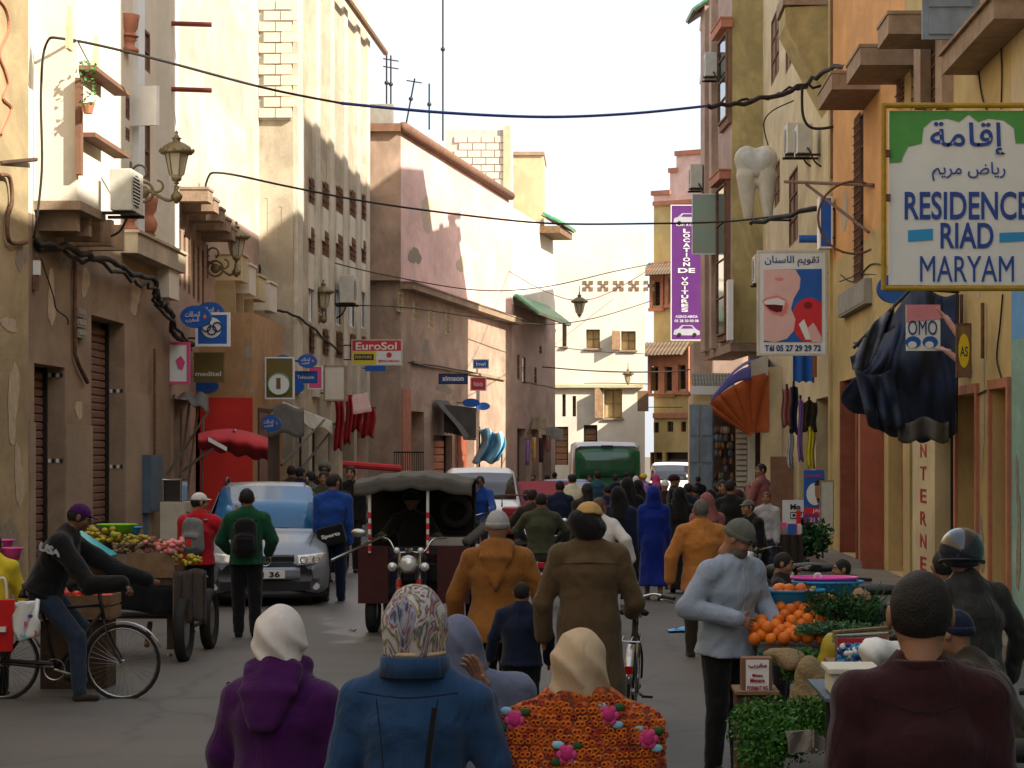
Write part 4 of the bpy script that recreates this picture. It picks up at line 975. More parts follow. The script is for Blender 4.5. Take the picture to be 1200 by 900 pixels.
# exposed hollow bricks at the top of the end wall
bm_ = MB().box(-.19, .19, -.04, .04, -.11, .11); me_b = mkmesh('brick', bm_, M['brick'])
part('brick_infill', MB().box(-8.02, -7.24, 52.42, 52.488, HZ(140, 52.4), HZ(-12, 52.4)), M['mortar'], Dh, world=True)
z = HZ(138, 52.4) + .11; k = 0
while z < HZ(-5, 52.4):
 for q in range(2): inst('brick', me_b, Dh, INV[Dh.name] @ Vector((-7.80 + q * .40 + (.12 if k % 2 else -.0), 52.39 + rnd.uniform(-.008, .008), z)))
 z += .255; k += 1
# parapet pipe with little spouts along the top of the far end
m = MB(); m.tube([FD.W(FD.U(352), FD.Z(375, -20), .3), FD.W(FD.U(441), FD.Z(441, 62), .3)], .09, 8); part('gutter_pipe', m, M['wood'], Dh, world=True)

# pink house standing out into the street, roofline dropping away
FE = Facade(-6.2, 70, -3.44, 89.4, 1); FEf = Facade(-7.4, 70, -6.2, 70, 0)
E = bldg('pink_house', 'pink and peach house with a tiled parapet, jutting into the street', FE)
def er(px0, px1, y0, y1): return srt(rect(FE, px0, px1, y0, y1))
eo = [er(476, 497, 482, 700), er(508, 530, 510, 700), er(533, 556, 505, 700)]
eo = [(a, b, .14, c) for a, b, _, c in eo]; ew = [er(467, 472, 343, 366), er(483, 489, 352, 375), er(501, 507, 360, 384), er(521, 526, 364, 392)]
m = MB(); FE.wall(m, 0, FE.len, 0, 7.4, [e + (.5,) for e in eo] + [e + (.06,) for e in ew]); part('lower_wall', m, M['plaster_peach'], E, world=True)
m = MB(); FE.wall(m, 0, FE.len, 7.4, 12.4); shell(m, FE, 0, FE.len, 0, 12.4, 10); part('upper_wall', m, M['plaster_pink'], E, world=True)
part('end_wall', MB().box(-7.35, -6.2, 69.97, 70.2, 0, 12.38), M['plaster_peach'], E, world=True)
for e in eo[:1]: slab(E, FE, e[0], e[1], e[2], e[3], -.55, -.5, M['plaster_cream'], 'shop_back')
roller(E, FE, eo[1], .3, M['terracotta'], .25); door(E, FE, eo[2], .3, M['red_brown'])
for w in ew: window(E, FE, w, .05, M['plaster_cream'], M['sign_yellow'] if False else M['lamp_glass'], (0, 2), lattice=True)
slab(E, FE, -.1, FE.len, 7.35, 7.55, 0, .42, M['stone_ledge'], 'ledge', .03); slab(E, FEf, -.0, 1.2, 7.6, 7.8, .0, .4, M['stone_ledge'], 'ledge')
slab(E, FE, FE.U(482), FE.U(590), 2.15 + 2.9, 2.15 + 3.0, 0, .1, M['stone_ledge'], 'string_course')
rt_ = MB(); rt_.tube([FE.W(-.1, 12.45, .1), FE.W(FE.len * .96, 12.45, .1)], .17, 10); part('parapet_roll', rt_, M['brown_trim'], E, world=True, smooth=True)
slab(E, FEf, .0, 1.2, 12.3, 12.55, .0, .25, M['brown_trim'], 'parapet_cap'); slab(E, FEf, .0, .95, 12.56, 13.2, -.5, 0, M['concrete'], 'roof_block')
slab(E, FE, 0.1, 1.3, .14, 4.2, 0.003, .04, M['sign_red'] if False else M['terracotta'], 'red_dado')
# rooftop room of bare blocks, and the water tank block, behind the parapet
RT = thing('rooftop_room', 'bare block rooftop room rising behind the pink house parapet', 'rooftop room', (GX(560, 92), 94, 12.4))
part('wall', MB().box(GX(522, 92), GX(597, 92), 92.05, 96, 11, HZ(152, 92)), M['mortar'], RT, world=True)
me_c = mkmesh('brick', MB().box(-.26, .26, -.04, .04, -.13, .13), M['brick'])
k = 0; z = 12.2
while z < HZ(158, 92):
 for q in range(4): inst('brick', me_c, RT, INV[RT.name] @ Vector((GX(540, 92) + q * .56 + (.2 if k % 2 else 0), 92.02 + rnd.uniform(-.01, .01), z)))
 z += .30; k += 1
part('corner_post', MB().box(GX(590, 92), GX(598, 92), 91.9, 92.3, 11, HZ(148, 92)), M['plaster_cream'], RT, world=True)
WT = thing('stair_tower', 'tan stair tower on the roof between pink house and far white houses', 'rooftop room', (GX(618, 97), 98, 12)); part('wall', MB().box(GX(600, 97), GX(637, 97), 97, 101, 10, HZ(182, 97)), M['plaster_cream'], WT, world=True); part('parapet', MB().box(GX(599, 97), GX(638, 97), 96.9, 101.1, HZ(182, 97), HZ(178, 97)), M['stone_ledge'], WT, world=True)
for i, (px, pyt, pyb, lb, k_) in enumerate(((453, 62, 140, 'thin bare antenna mast nearest the tan house', 0), (458, 65, 140, 'antenna mast with two stubby crossbars', 2), (480, 92, 145, 'leaning antenna mast with a hooked top', 1), (503, 98, 152, 'short straight antenna mast with a small knob', 0), (519, -30, 165, 'tallest antenna mast, rising out of the top of the view', 1))):
 base = P(px if i != 2 else 476, pyb, 86); top_ = P(px + (0 if i != 2 else 6), pyt, 86); a = thing('antenna_mast', lb, 'antenna', base, group='antennas on the pink house roof')
 part('pole', MB().tube([base, top_], .035, 6), M['dark_metal'], a, world=True)
 for q in range(k_): part('crossbar', MB().tube([base.lerp(top_, .93 - .12 * q) + Vector((-.3, 0, .05)), base.lerp(top_, .93 - .12 * q) + Vector((.3, 0, -.05))], .025, 5), M['dark_metal'], a, world=True)
 part('clamp', MB().sph(base.lerp(top_, .55), .09, 8, 6), M['dark_metal'], a, world=True)

# houses closing the view
FF = Facade(-3.44, 89.4, -1.9, 100, 1)
Fh = bldg('green_eave_house', 'house with a green tiled eave where the street narrows', FF)
fw_ = [srt(rect(FF, 606, 609, 415, 445)), srt(rect(FF, 612, 616, 418, 450)), srt(rect(FF, 632, 635, 405, 415)), srt(rect(FF, 626, 629, 430, 450))]
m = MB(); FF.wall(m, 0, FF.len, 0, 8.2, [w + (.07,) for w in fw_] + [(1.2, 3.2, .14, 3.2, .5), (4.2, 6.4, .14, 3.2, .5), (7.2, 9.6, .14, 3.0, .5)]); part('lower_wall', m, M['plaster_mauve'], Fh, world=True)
for w in fw_: window(Fh, FF, w, .06, M['wood'], M['glass_dark'], (0, 1))
door(Fh, FF, (1.2, 3.2, .14, 3.2), .3, M['wood_dark']); door(Fh, FF, (4.2, 6.4, .14, 3.2), .3, M['plaster_ochre']); slab(Fh, FF, 7.2, 9.6, .14, 3, -.55, -.5, M['dark'], 'shop_back')
m = MB(); FF.wall(m, 0, FF.len, 8.2, 12.1); shell(m, FF, 0, FF.len, 0, 12.1, 10); part('upper_wall', m, M['plaster_white'], Fh, world=True)
tile_eave(Fh, FF.W(.2, 8.55, .02), FF.W(8.5, 8.55, .02), FF.n * 1.0, .75, 26, M['green_tile'], 4)
slab(Fh, FF, 6.5, 9.9, 11.7, 12.0, 0, .9, M['wood'], 'eave_slab'); tile_eave(Fh, FF.W(6.5, 12.5, .1), FF.W(9.9, 12.5, .1), FF.n * .9, .45, 10, M['green_tile'], 2)

FG = Facade(-9, 107.2, 2.32, 107.2, 0)
G = bldg('white_house', 'sunlit white house closing the end of the street, with two small shuttered windows', FG)
def gr(px0, px1, y0, y1): return srt(rect(FG, px0, px1, y0, y1))
gws = [gr(687, 703, 386, 408), gr(728, 745, 388, 410), gr(708, 729, 456, 490), gr(646, 650, 375, 386), gr(659, 664, 378, 406)]
gsl = [gr(645, 649, 461, 488), gr(659, 663, 462, 488), gr(671, 675, 464, 488)]; gbase = [gr(650, 666, 500, 545), gr(684, 700, 498, 545)]
m = MB(); FG.wall(m, 0, 11.3, 0, 12.9, [w + (.45,) for w in gws + gsl] + [w + (.6,) for w in gbase]); shell(m, FG, 0, 11.3, 0, 12.9, .7); part('wall', m, M['plaster_white'], G, world=True)
for w in gws: window(G, FG, w, .4, M['wood'], mat('straw_blind', (.40, .30, .14)), (1, 1), sill=M['stone_ledge'])
for w in gsl: window(G, FG, w, .35, M['wood_dark'], M['wood'], (0, 1))
for w in gbase: roller(G, FG, w, .4, M['brown_trim'], .3)
for px0, px1, y0, y1 in ((717, 727, 388, 410), (697, 707, 455, 490)):
 a_ = FG.W(FG.U(px1 if px0 != 697 else px1), FG.Z(px0, y1), 0); b_ = FG.W(FG.U(px0 if px0 != 697 else px0), FG.Z(px0, y1), .5); h_ = FG.Z(px0, y0) - a_.z
 part('open_shutter', MB().hexa([a_, b_, b_ + Vector((.03, .06, 0)), a_ + Vector((.03, .06, 0))] + [v + Vector((0, 0, h_)) for v in (a_, b_, b_ + Vector((.03, .06, 0)), a_ + Vector((.03, .06, 0)))]), M['wood'], G, world=True)
for i in range(5):      # pierced rosettes under the parapet
 u, z = FG.uz(689 + 18 * i, 335)
 ros = MB()
 for q in range(5):
  a = q * 2 * PI / 4; dx, dz = (0, 0) if q == 4 else (.22 * math.cos(a + .78), .22 * math.sin(a + .78)); FG.box(ros, u + dx - .09, u + dx + .09, z + dz - .09, z + dz + .09, .0, .03)
 part('rosette', ros, M['wood'], G, world=True)
m = MB(); FG.box(m, 4, 11.2, 5.35, 5.5, .0, .25); part('string_course', m, M['plaster_cream'], G, world=True)

def flakes(root, fc, spots, m):
 for i, (px, py, w, h) in enumerate(spots):
  u, z = fc.uz(px, py); q = blob(0, 0, w, h, i * 7 + int(px), 0, 22); part('flaked_patch', MB().add([fc.W(u + a, z + b, .006) for a, b, _ in q.v], q.f), m, root, world=True)
old = mat('bare_render', (.27, .22, .17), var=.25, scale=9, bump=.6); pale = mat('pale_filler', (.46, .36, .25), var=.15, scale=6, bump=.4)
flakes(B, FB, ((30 + 60, 600, .5, .22), (160, 505, .35, .5), (92, 480, .3, .12), (158, 345, .45, .3), (100, 330, .3, .2), (60, 350, .25, .35)), pale); flakes(B, FB, ((160, 640, .7, .25), (95, 655, .6, .3), (130, 310, .9, .08), (80, 310, .7, .07)), old)
flakes(A, FA, ((15, 470, .3, .5), (22, 560, .25, .4), (10, 380, .5, .08)), pale); flakes(A, FA, ((12, 640, .6, .35), (25, 300, .3, .2)), old)
flakes(E, FE, ((486, 300, .8, .3), (500, 410, .5, .35), (520, 455, 1.2, .2), (478, 470, .3, .5)), old); flakes(E, FE, ((500, 250, .9, .5), (540, 310, .7, .3)), pale)
# ---------------------------------------------------------------- right side
def rfac(y0, y1, x=5.0): return Facade(x, y0, x, y1, -1)
F0 = rfac(-30, 26.8); R0 = bldg('turquoise_house', 'turquoise and blue painted house at the right edge', F0)
m = MB(); F0.wall(m, 0, 56.8, 0, HZ(398, 26.5)); part('lower_wall', m, M['turquoise_wall'], R0, world=True)
m = MB(); F0.wall(m, 0, 56.8, HZ(398, 26.5), HZ(340, 26.5)); part('blue_band', m, M['blue_wall'], R0, world=True)
m = MB(); F0.wall(m, 0, 56.8, HZ(340, 26.5), 15.2); shell(m, F0, 0, 56.8, 0, 15.2, 12); part('upper_wall', m, M['plaster_cream'], R0, world=True)
T_ = part('added_shade_tower', MB().box(5.2, 6.6, 29.6, 32.6, 15.0, 26), M['plaster_cream'], None)   # unseen tower added to shade a strip of the left walls, re-parented below

F1 = rfac(26.8, 36.1); R1 = bldg('cream_yellow_house', 'cream yellow house behind the folded blue tarpaulin awning', F1)
T_.data.transform(INV[R1.name]); T_.parent = R1
def r1(px0, px1, y0, y1): return srt(rect(F1, px1, px0, y0, y1))
o1 = [r1(1123, 1146, 462, 700), r1(1163, 1183, 455, 700), r1(1066, 1120, 500, 700)]; o1 = [(a, b, .14, c) for a, b, _, c in o1]
w1 = [r1(1067, 1082, 52, 122), r1(1090, 1108, 44, 122), r1(1118, 1124, 40, 60)]
m = MB(); F1.wall(m, 0, F1.len, 0, 15.3, [o + (.35,) for o in o1] + [w + (.1,) for w in w1[:2]]); shell(m, F1, 0, F1.len, 0, 15.3, 12); part('wall', m, M['plaster_yellow'], R1, world=True)
door(R1, F1, o1[1], .18, M['red_brown'], 4, leafs=1); door(R1, F1, o1[0], .3, M['plaster_mauve'], 3)
roller(R1, F1, (o1[2][0], o1[2][0] + (o1[2][1] - o1[2][0]) * .42, .14, o1[2][3]), .3, mat('shutter_green', (.30, .32, .14), rough=.6), .16)
slab(R1, F1, o1[2][0] + (o1[2][1] - o1[2][0]) * .45, o1[2][1] - .9, .14, o1[2][3], -.34, -.02, M['plaster_cream'], 'pier')
slab(R1, F1, o1[2][1] - .9, o1[2][1], .14, o1[2][3], -.6, -.36, M['dark'], 'doorway_dark');
for w in w1[:2]: window(R1, F1, w, .14, M['brown_trim'], M['wood_dark'], (1, 3), lattice=True)
for px in (1086, 1112):
 r_ = r1(px - 3, px + 5, 30, 125); slab(R1, F1, r_[0], r_[1], r_[2], r_[3], 0, .16, M['stone_ledge'], 'window_pier')
for o in o1[:2]:
 mm = MB(); F1.box(mm, o[0] - .12, o[0], o[2], o[3] + .12, 0, .05); F1.box(mm, o[1], o[1] + .12, o[2], o[3] + .12, 0, .05); F1.box(mm, o[0], o[1], o[3], o[3] + .12, 0, .048); part('door_surround', mm, M['terracotta'], R1, world=True)
u_, z_ = F1.uz(1122, 88, .25); slab(R1, F1, u_, u_ - 3.8, z_, z_ + .25, 0, .45, M['stone_ledge'], 'ledge', .05)
part('red_downpipe', MB().tube([P(1200, 540, 24.9) + Vector((.0, 2.3, 0)), P(1200, 600, 24.9)], .02, 6), M['rust'], R1, world=True) if False else None
for px, y0, y1 in ((1156, 355, 420), (1131, 345, 398)):
 a_ = F1.W(F1.U(px), F1.Z(px, y0), .05); b_ = F1.W(F1.U(px), F1.Z(px, y1), .05); part('drain_pipe', MB().tube([a_, b_], .025, 6), M['rust'], R1, world=True)
def wallcrack(root, fc, pts, m=None, r=.012): part('surface_wire', MB().tube(catmull([fc.W(fc.U(px), fc.Z(px, py), .02) for px, py in pts], 5), r, 5), m or M['cable'], root, world=True)
wallcrack(R1, F1, ((1177, 345), (1174, 380), (1170, 420), (1176, 450), (1163, 455), (1146, 463))); wallcrack(R1, F1, ((1140, 10), (1146, 60), (1152, 110), (1158, 128))); wallcrack(R1, F1, ((1173, 20), (1176, 80), (1175, 128)))
sp_ = Facade(4.18, 28.4, 4.90, 28.4, 0); SHp = part('grey_shutter', MB().box(4.16, 4.90, 28.4, 28.46, HZ(46, 28.4), HZ(-30, 28.4)), M['grey_door'], R1, world=True)
for i in range(2): part('panel', MB().box(4.24, 4.80, 28.375, 28.399, HZ(40 - i * 32, 28.4), HZ(14 - i * 32, 28.4)), M['grey_door'], SHp, world=True)
# hand painted word down the pier
pf = F1;
for i, ch in enumerate('INTERNET'[1:]):
 u, z = F1.uz(1081, 528 + i * 26.5, 0);
 o = letters(ch, M['ink_red'], R1, F1.W(u - 0, z, -.012), (-F1.t.x, -F1.t.y, 0), (0, 0, 1), h=.21, w=.62, depth=.008, bold=.01, name='painted_letter')
slab(R1, F1, F1.U(1092), F1.U(1068), F1.Z(1080, 700), F1.Z(1080, 512), -.30, -.018, M['plaster_cream'], 'painted_pier')

F2 = rfac(36.1, 47.4); R2 = bldg('orange_house', 'orange upper floors with stone window hoods, beside the tooth sign', F2)
def r2(px0, px1, y0, y1): return srt(rect(F2, px1, px0, y0, y1))
o2 = [r2(986, 1006, 444, 700), r2(1010, 1036, 450, 700), r2(1041, 1058, 470, 700)]; o2 = [(a, b, .14, c) for a, b, _, c in o2]
w2 = [r2(1003, 1012, 135, 330), r2(1053, 1060, 95, 125)]
m = MB(); F2.wall(m, 0, F2.len, 0, HZ(300, 45), [o + (.5,) for o in o2] + [(w2[0][0], w2[0][1], w2[0][2], HZ(300, 45), .07)]); part('lower_wall', m, M['plaster_yellow'], R2, world=True)
m = MB(); F2.wall(m, 0, F2.len, HZ(300, 45), 17.0, [(w2[0][0], w2[0][1], HZ(300, 45), w2[0][3], .07), w2[1] + (.07,)]); shell(m, F2, 0, F2.len, 0, 17.0, 12); part('upper_wall', m, M['plaster_orange'], R2, world=True)
for w in w2: window(R2, F2, w, .06, M['brown_trim'], M['wood_dark'], (1, 4), lattice=True)
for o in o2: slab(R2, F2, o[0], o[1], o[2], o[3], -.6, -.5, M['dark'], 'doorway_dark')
for o in o2[:2]:
 [slab(R2, F2, a, a + .14, o[2], o[3], -.3, .04, M['red_brown'], 'door_post') for a in (o[0], o[1] - .14)]
door(R2, F2, o2[2], .25, M['red_brown'], 3); part('open_door', MB().hexa([F2.W(o2[1][0] + .2, .14, .0), F2.W(o2[1][0] + .2, .14, .0) + Vector((-.35, .1, 0)), F2.W(o2[1][0] + .26, .14, .0) + Vector((-.35, .1, 0)), F2.W(o2[1][0] + .26, .14, .0), F2.W(o2[1][0] + .2, 3.0, .0), F2.W(o2[1][0] + .2, 3.0, .0) + Vector((-.35, .1, 0)), F2.W(o2[1][0] + .26, 3.0, .0) + Vector((-.35, .1, 0)), F2.W(o2[1][0] + .26, 3.0, .0)]), M['red_brown'], R2, world=True)
for px, py, w_ in ((1012, 128, 2.4), (1052, 98, 1.9), (1096, 56, 1.2)):
 fcx = F2 if px < 1060 else F1; rr_ = R2 if px < 1060 else R1; u, z = fcx.uz(px, py); slab(rr_, fcx, u - w_, u, z - .02, z + .26, 0, .85, M['stone_ledge'], 'window_hood', .02)
slab(R2, F2, F2.len - .25, F2.len + .1, .13, 17, 0, .06, M['plaster_yellow'], 'corner_pilaster'); slab(R2, F2, F2.len - .32, F2.len - .26, 8, 17, .0, .05, M['brown_trim'], 'corner_strip')

F3 = rfac(47.4, 67.0); R3 = bldg('cream_house', 'cream house hung with cables and air conditioners behind the dentist signs', F3)
def r3(px0, px1, y0, y1): return srt(rect(F3, px1, px0, y0, y1))
w3 = [r3(904, 913, 15, 92), r3(921, 930, 2, 78), r3(941, 951, -30, 48), r3(965, 973, -30, 22), r3(925, 935, 200, 285), r3(908, 914, 190, 240)]
o3 = [(.6, 3.4, .14, 3.4), (4.2, 7.6, .14, 3.3), (12.5, 14.5, .14, 3.2), (15.2, 18.4, .14, 3.2)]
m = MB(); F3.wall(m, 0, F3.len, 0, 19.6, [w + (.06,) for w in w3] + [o + (.6,) for o in o3]); shell(m, F3, 0, F3.len, 0, 19.6, 12); part('wall', m, M['plaster_cream'], R3, world=True)
for i, w in enumerate(w3): window(R3, F3, w, .05, M['brown_trim'] if i not in (2, 3) else M['white_paint'], M['wood'] if i not in (2, 3) else M['glass_blue'], (1, 2))
for o in o3: slab(R3, F3, o[0], o[1], o[2], o[3], -.65, -.6, M['dark'], 'shop_back')
door(R3, F3, o3[2], .3, M['red_brown']); roller(R3, F3, o3[3], .3, M['cream_metal'], .2)
u_, z_ = F3.uz(975, 88); part('balcony', MB().prism([(0, z_ + 1.6), (.95, z_ + 1.55), (.95, z_ + 1.2), (0, z_ - .6)], lambda a, b, c: F3.W(.4 + 1.7 * c, b, a)), M['plaster_mustard'], R3, world=True); slab(R3, F3, .35, 2.15, z_ + 1.6, z_ + 1.9, 0, 1.0, M['stone_ledge'], 'balcony_slab')
part('end_pier', MB().box(4.45, 5.0, 60, 60.6, 0, HZ(430, 60)), M['plaster_cream'], R3, world=True)
# mustard tower of floors jutting out above the awning
F4 = Facade(4.07, 67, 3.6, 73.6, -1); F4f = Facade(4.07, 67, 5.1, 67, 0)
R4 = bldg('mustard_house', 'mustard walled block jutting over the purple and orange awning', F4)
zb = 5.5; m = MB()
m.add([(4.07, 67, zb), (5.1, 67, zb), (5.1, 67, 16.75), (4.07, 67, 16.75)], [(0, 1, 2, 3)]); part('front_wall', m, M['plaster_mustard'], R4, world=True)
m = MB(); F4.wall(m, 0, F4.len, zb, 16.75); m.add([(4.07, 67, zb), (5.1, 67, zb), (7.4, 73.6, zb), (3.6, 73.6, zb), (4.07, 67, 16.75), (5.1, 67, 16.75), (7.4, 73.6, 16.75), (3.6, 73.6, 16.75)], [(0, 1, 2, 3), (4, 5, 6, 7), (3, 2, 6, 7)])
part('side_wall', m, M['plaster_mauve'], R4, world=True)
part('ground_floor', MB().box(5.0, 7.4, 67.002, 73.6, 0, zb - .01), M['plaster_cream'], R4, world=True)
def r4(px0, px1, y0, y1): return srt(rect(F4, px1, px0, y0, y1))
for px0, px1, y0, y1 in ((847, 858, 40, 150), (845, 856, 215, 400)):
 r_ = r4(px0, px1, y0, y1); slab(R4, F4, r_[0], r_[1], r_[2], r_[3], 0, .12, M['brown_trim'], 'window_surround'); slab(R4, F4, r_[0] - .1, r_[1] + .1, r_[3], r_[3] + .25, 0, .35, M['terracotta'], 'window_hood', .03)
 window(R4, F4, (r_[0] + .1, r_[1] - .1, r_[2] + .2, r_[3] - .1), -.13, M['wood'], M['glass_dark'], (0, 3))
for px0, px1 in ((828, 833), (838, 841)): r_ = r4(px0, px1, -40, 405); slab(R4, F4, r_[0], r_[1], zb, 16.75, 0, .2, M['plaster_peach'], 'pilaster')
for k, (py) in enumerate((38, 100, 205)):
 p_ = P(829, py, 74.5); part('side_ledge', MB().box(p_.x - .28, p_.x + .2, 73.4, 74.3, p_.z - .0, p_.z + .2), M['sign_white'], R4, world=True)
tile_eave(R4, (3.75, 72.2, 17.0), (3.62, 74.4, 17.0), (-.6, 0, 0), .4, 9, M['green_tile'], 3)
slab(R4, F4, -.02, F4.len, zb - .25, zb - .003, -.9, .05, M['stone_ledge'], 'soffit_beam')
part('window_box', MB().box(3.9, 4.06, 66.2, 67, HZ(400, 67), HZ(330, 67)), M['white_paint'], R4, world=True)
F4b = rfac(83, 95.5); R4b = bldg('grey_door_house', 'low roofed house front behind the tall grey blue metal doors', F4b)
m = MB(); F4b.wall(m, 0, 12.5, 0, 14.8); shell(m, F4b, 0, 12.5, 0, 14.8, 9); part('wall', m, M['plaster_peach'], R4b, world=True)
R4c = thing('low_shade_block', 'unseen low tan block added before the yellow house to shade the foot of the end house', 'building', (9, 100, 0)); part('wall', MB().box(5.0, 13, 95.6, 105.5, 0, 7), M['plaster_tan2'], R4c, world=True)  # out of sight, added to cast the low shadow on the end house
# small tiled canopy and wall under it, left of the awning
CN = thing('canopy_kiosk', 'kiosk wall with a small grey tiled canopy left of the purple awning', 'kiosk', (4.2, 76, 0))
part('wall', MB().box(GX(812, 75), 4.95, 75.2, 79, 0, HZ(462, 75)), M['plaster_cream'], CN, world=True); tile_eave(CN, (GX(812, 74), 75.1, HZ(438, 74.5)), (GX(862, 74), 75.1, HZ(438, 74.5)), (0, -.8, 0), .42, 14, M['grey_tile'], 3)
part('canopy_beam', MB().box(GX(810, 74), GX(862, 74), 74.2, 74.35, HZ(462, 74), HZ(452, 74)), M['sign_white'], CN, world=True)
part('upper_wall', MB().box(GX(814, 75), 4.95, 75.6, 79, HZ(438, 75), HZ(400, 75)), M['plaster_mauve'], CN, world=True)

F5 = Facade(5.0, 97, 3.05, 133, -1); R5 = bldg('yellow_house', 'yellow house with terracotta arched windows at the far right of the street', F5)
F5f = Facade(2.75, 108, 6.2, 106, 0)
F5 = F5f
def r5(px0, px1, y0, y1): return srt(rect(F5, px0, px1, y0, y1))
g5 = [r5(764, 773, 430, 458), r5(780, 789, 430, 458), r5(796, 805, 428, 456), r5(766, 775, 330, 358), r5(784, 793, 328, 354)]; s5 = [r5(766, 772, 495, 507), r5(782, 789, 494, 506), r5(798, 804, 494, 506)]
b5 = [r5(762, 776, 530, 600), r5(780, 806, 530, 600)]
m = MB(); F5.wall(m, 0, F5.len, 0, HZ(235, 107), [w + (.3,) for w in g5 + s5] + [(a, b, .14, c, .4) for a, b, _, c in b5]); shell(m, F5, 0, F5.len, 0, HZ(235, 107), 12); part('wall', m, M['plaster_yellow'], R5, world=True)
for w in g5:
 ww = window(R5, F5, w, .25, M['wood_dark'], M['glass_dark'], (1, 2), lattice=True); mm = MB()
 F5.box(mm, w[0] - .16, w[0], w[2] - .12, w[3] + .9, 0, .14); F5.box(mm, w[1], w[1] + .16, w[2] - .12, w[3] + .9, 0, .14); F5.box(mm, w[0], w[1], w[3] + .02, w[3] + .9, 0, .12); F5.box(mm, w[0] - .2, w[1] + .2, w[2] - .28, w[2] - .125, 0, .2); part('surround', mm, M['terracotta'], ww, world=True)
for w in s5: window(R5, F5, w, .2, M['wood_dark'], M['glass_dark'], (1, 0))
for a, b, _, c in b5: roller(R5, F5, (a, b, .14, c), .3, M['brown_trim'], .3)
for y0, a, b in ((412, 757, 808), (318, 760, 800)):
 u0, u1 = F5.U(a), F5.U(b); z = F5.Z((a + b) / 2, y0); tile_eave(R5, F5.W(u0, z + .4, .0), F5.W(u1, z + .4, 0), F5.n * .8, .6, 12, mat('brown_tile', (.17, .12, .08), var=.3), 2)
slab(R5, F5, 0, F5.len, F5.Z(780, 490), F5.Z(780, 484), 0, .12, M['terracotta'], 'string_course')
m = MB(); zt = HZ(235, 107)
for a, b, c in ((0, .9, .35), (.9, 1.25, 1.4), (1.25, 3.4, 2.2)): F5.box(m, a, b, zt + .002, zt + c, -.4, .02)
part('stepped_parapet', m, M['plaster_pink'], R5, world=True)
for a, b, c in ((-.1, .95, .35), (.85, 1.35, 1.4), (1.2, 3.5, 2.2)): slab(R5, F5, a, b, zt + c + .002, zt + c + .22, -.5, .14, M['terracotta'], 'parapet_cap')
slab(R5, F5, 0, F5.len, zt - .15, zt + .05, .001, .14, M['terracotta'], 'cornice')
flakes(R1, F1, ((1152, 480, .14, .8), (1100, 400, .3, .2), (1148, 300, .3, .5), (1090, 300, .4, .2)), pale); flakes(R1, F1, ((1150, 640, .2, .4), (1135, 430, .3, .15)), old); flakes(R2, F2, ((1020, 400, .4, .3), (990, 250, .5, .4)), pale); flakes(R0, F0, ((1194, 640, .15, .5), (1192, 560, .1, .25)), old)
# buildings behind the camera close the street so that it is lit like one
BK = thing('street_end_house', 'plain tan house across the street behind the viewer', 'building', (0, -34, 0)); part('wall', MB().box(-8, 5, -36, -32, 0, 11), M['plaster_tan2'], BK, world=True)
# ---------------------------------------------------------------- signs, lanterns, air conditioners, cables, awnings
def board(name, label, px0, px1, py0, py1, Y, m, border=None, bw=.04, depth=.08, cat='sign', group=None, mount=None, bo=None):
 """sign board standing across the street at distance Y; the pixels give its width and height there"""
 a, b = P(px0, py1, Y), P(px1, py0, Y); c = (a + b) / 2
 r = thing(name, label, cat, (c.x, Y, a.z), 0, group)
 part('panel', MB().box(a.x, b.x, Y, Y + depth, a.z, b.z), m, r, world=True)
 if border:
  mb = MB();
  mb.box(a.x - bw, b.x + bw, Y - .012, Y + depth + .01, b.z, b.z + bw); mb.box(a.x - bw, b.x + bw, Y - .012, Y + depth + .01, a.z - bw, a.z)
  mb.box(a.x - bw, a.x, Y - .012, Y + depth + .01, a.z + .0005, b.z - .0005); mb.box(b.x, b.x + bw, Y - .012, Y + depth + .01, a.z + .0005, b.z - .0005)
  part('frame', mb, border, r, world=True)
 if mount is not None:     # bracket bars back to the wall at x = mount
  for f in ((.2, .8) if b.z - a.z > .5 else (.5,)):
   z = a.z + (b.z - a.z) * f; x = b.x if mount > c.x else a.x; x += (bw if border else 0) * (1 if mount > c.x else -1)
   part('bracket', MB().tube([(x, Y + depth / 2, z), (mount, Y + depth / 2, z)], .018, 6), M['dark_metal'], r, world=True)
 return r
def txt(r, s, px, py, hpx, Y, m, wpx=None, d=.010, bold=.012, name='lettering', shear=0.):
 return letters(s, m, r, P(px, py, Y) - Vector((0, d, 0)), (1, 0, 0), (0, 0, 1), h=hpx * Y / FPX, w=wpx * Y / FPX if wpx else None, depth=.006, bold=bold, name=name, shear=shear)
def flat(r, pts, Y, m, d=.006, name='printed_shape', th=.004):
 q = [P(px, py, Y) for px, py in pts]; return part(name, MB().prism([(v.x, v.z) for v in q], lambda a, b, c: Vector((a, Y - d + th * (0 if c else 1) * -1, b))), m, r, world=True)
def circ(px, py, rx, ry=None, n=28, a0=0, a1=360): return [(px + rx * math.cos(R(a0 + (a1 - a0) * k / n)), py + (ry or rx) * math.sin(R(a0 + (a1 - a0) * k / n))) for k in range(n)]

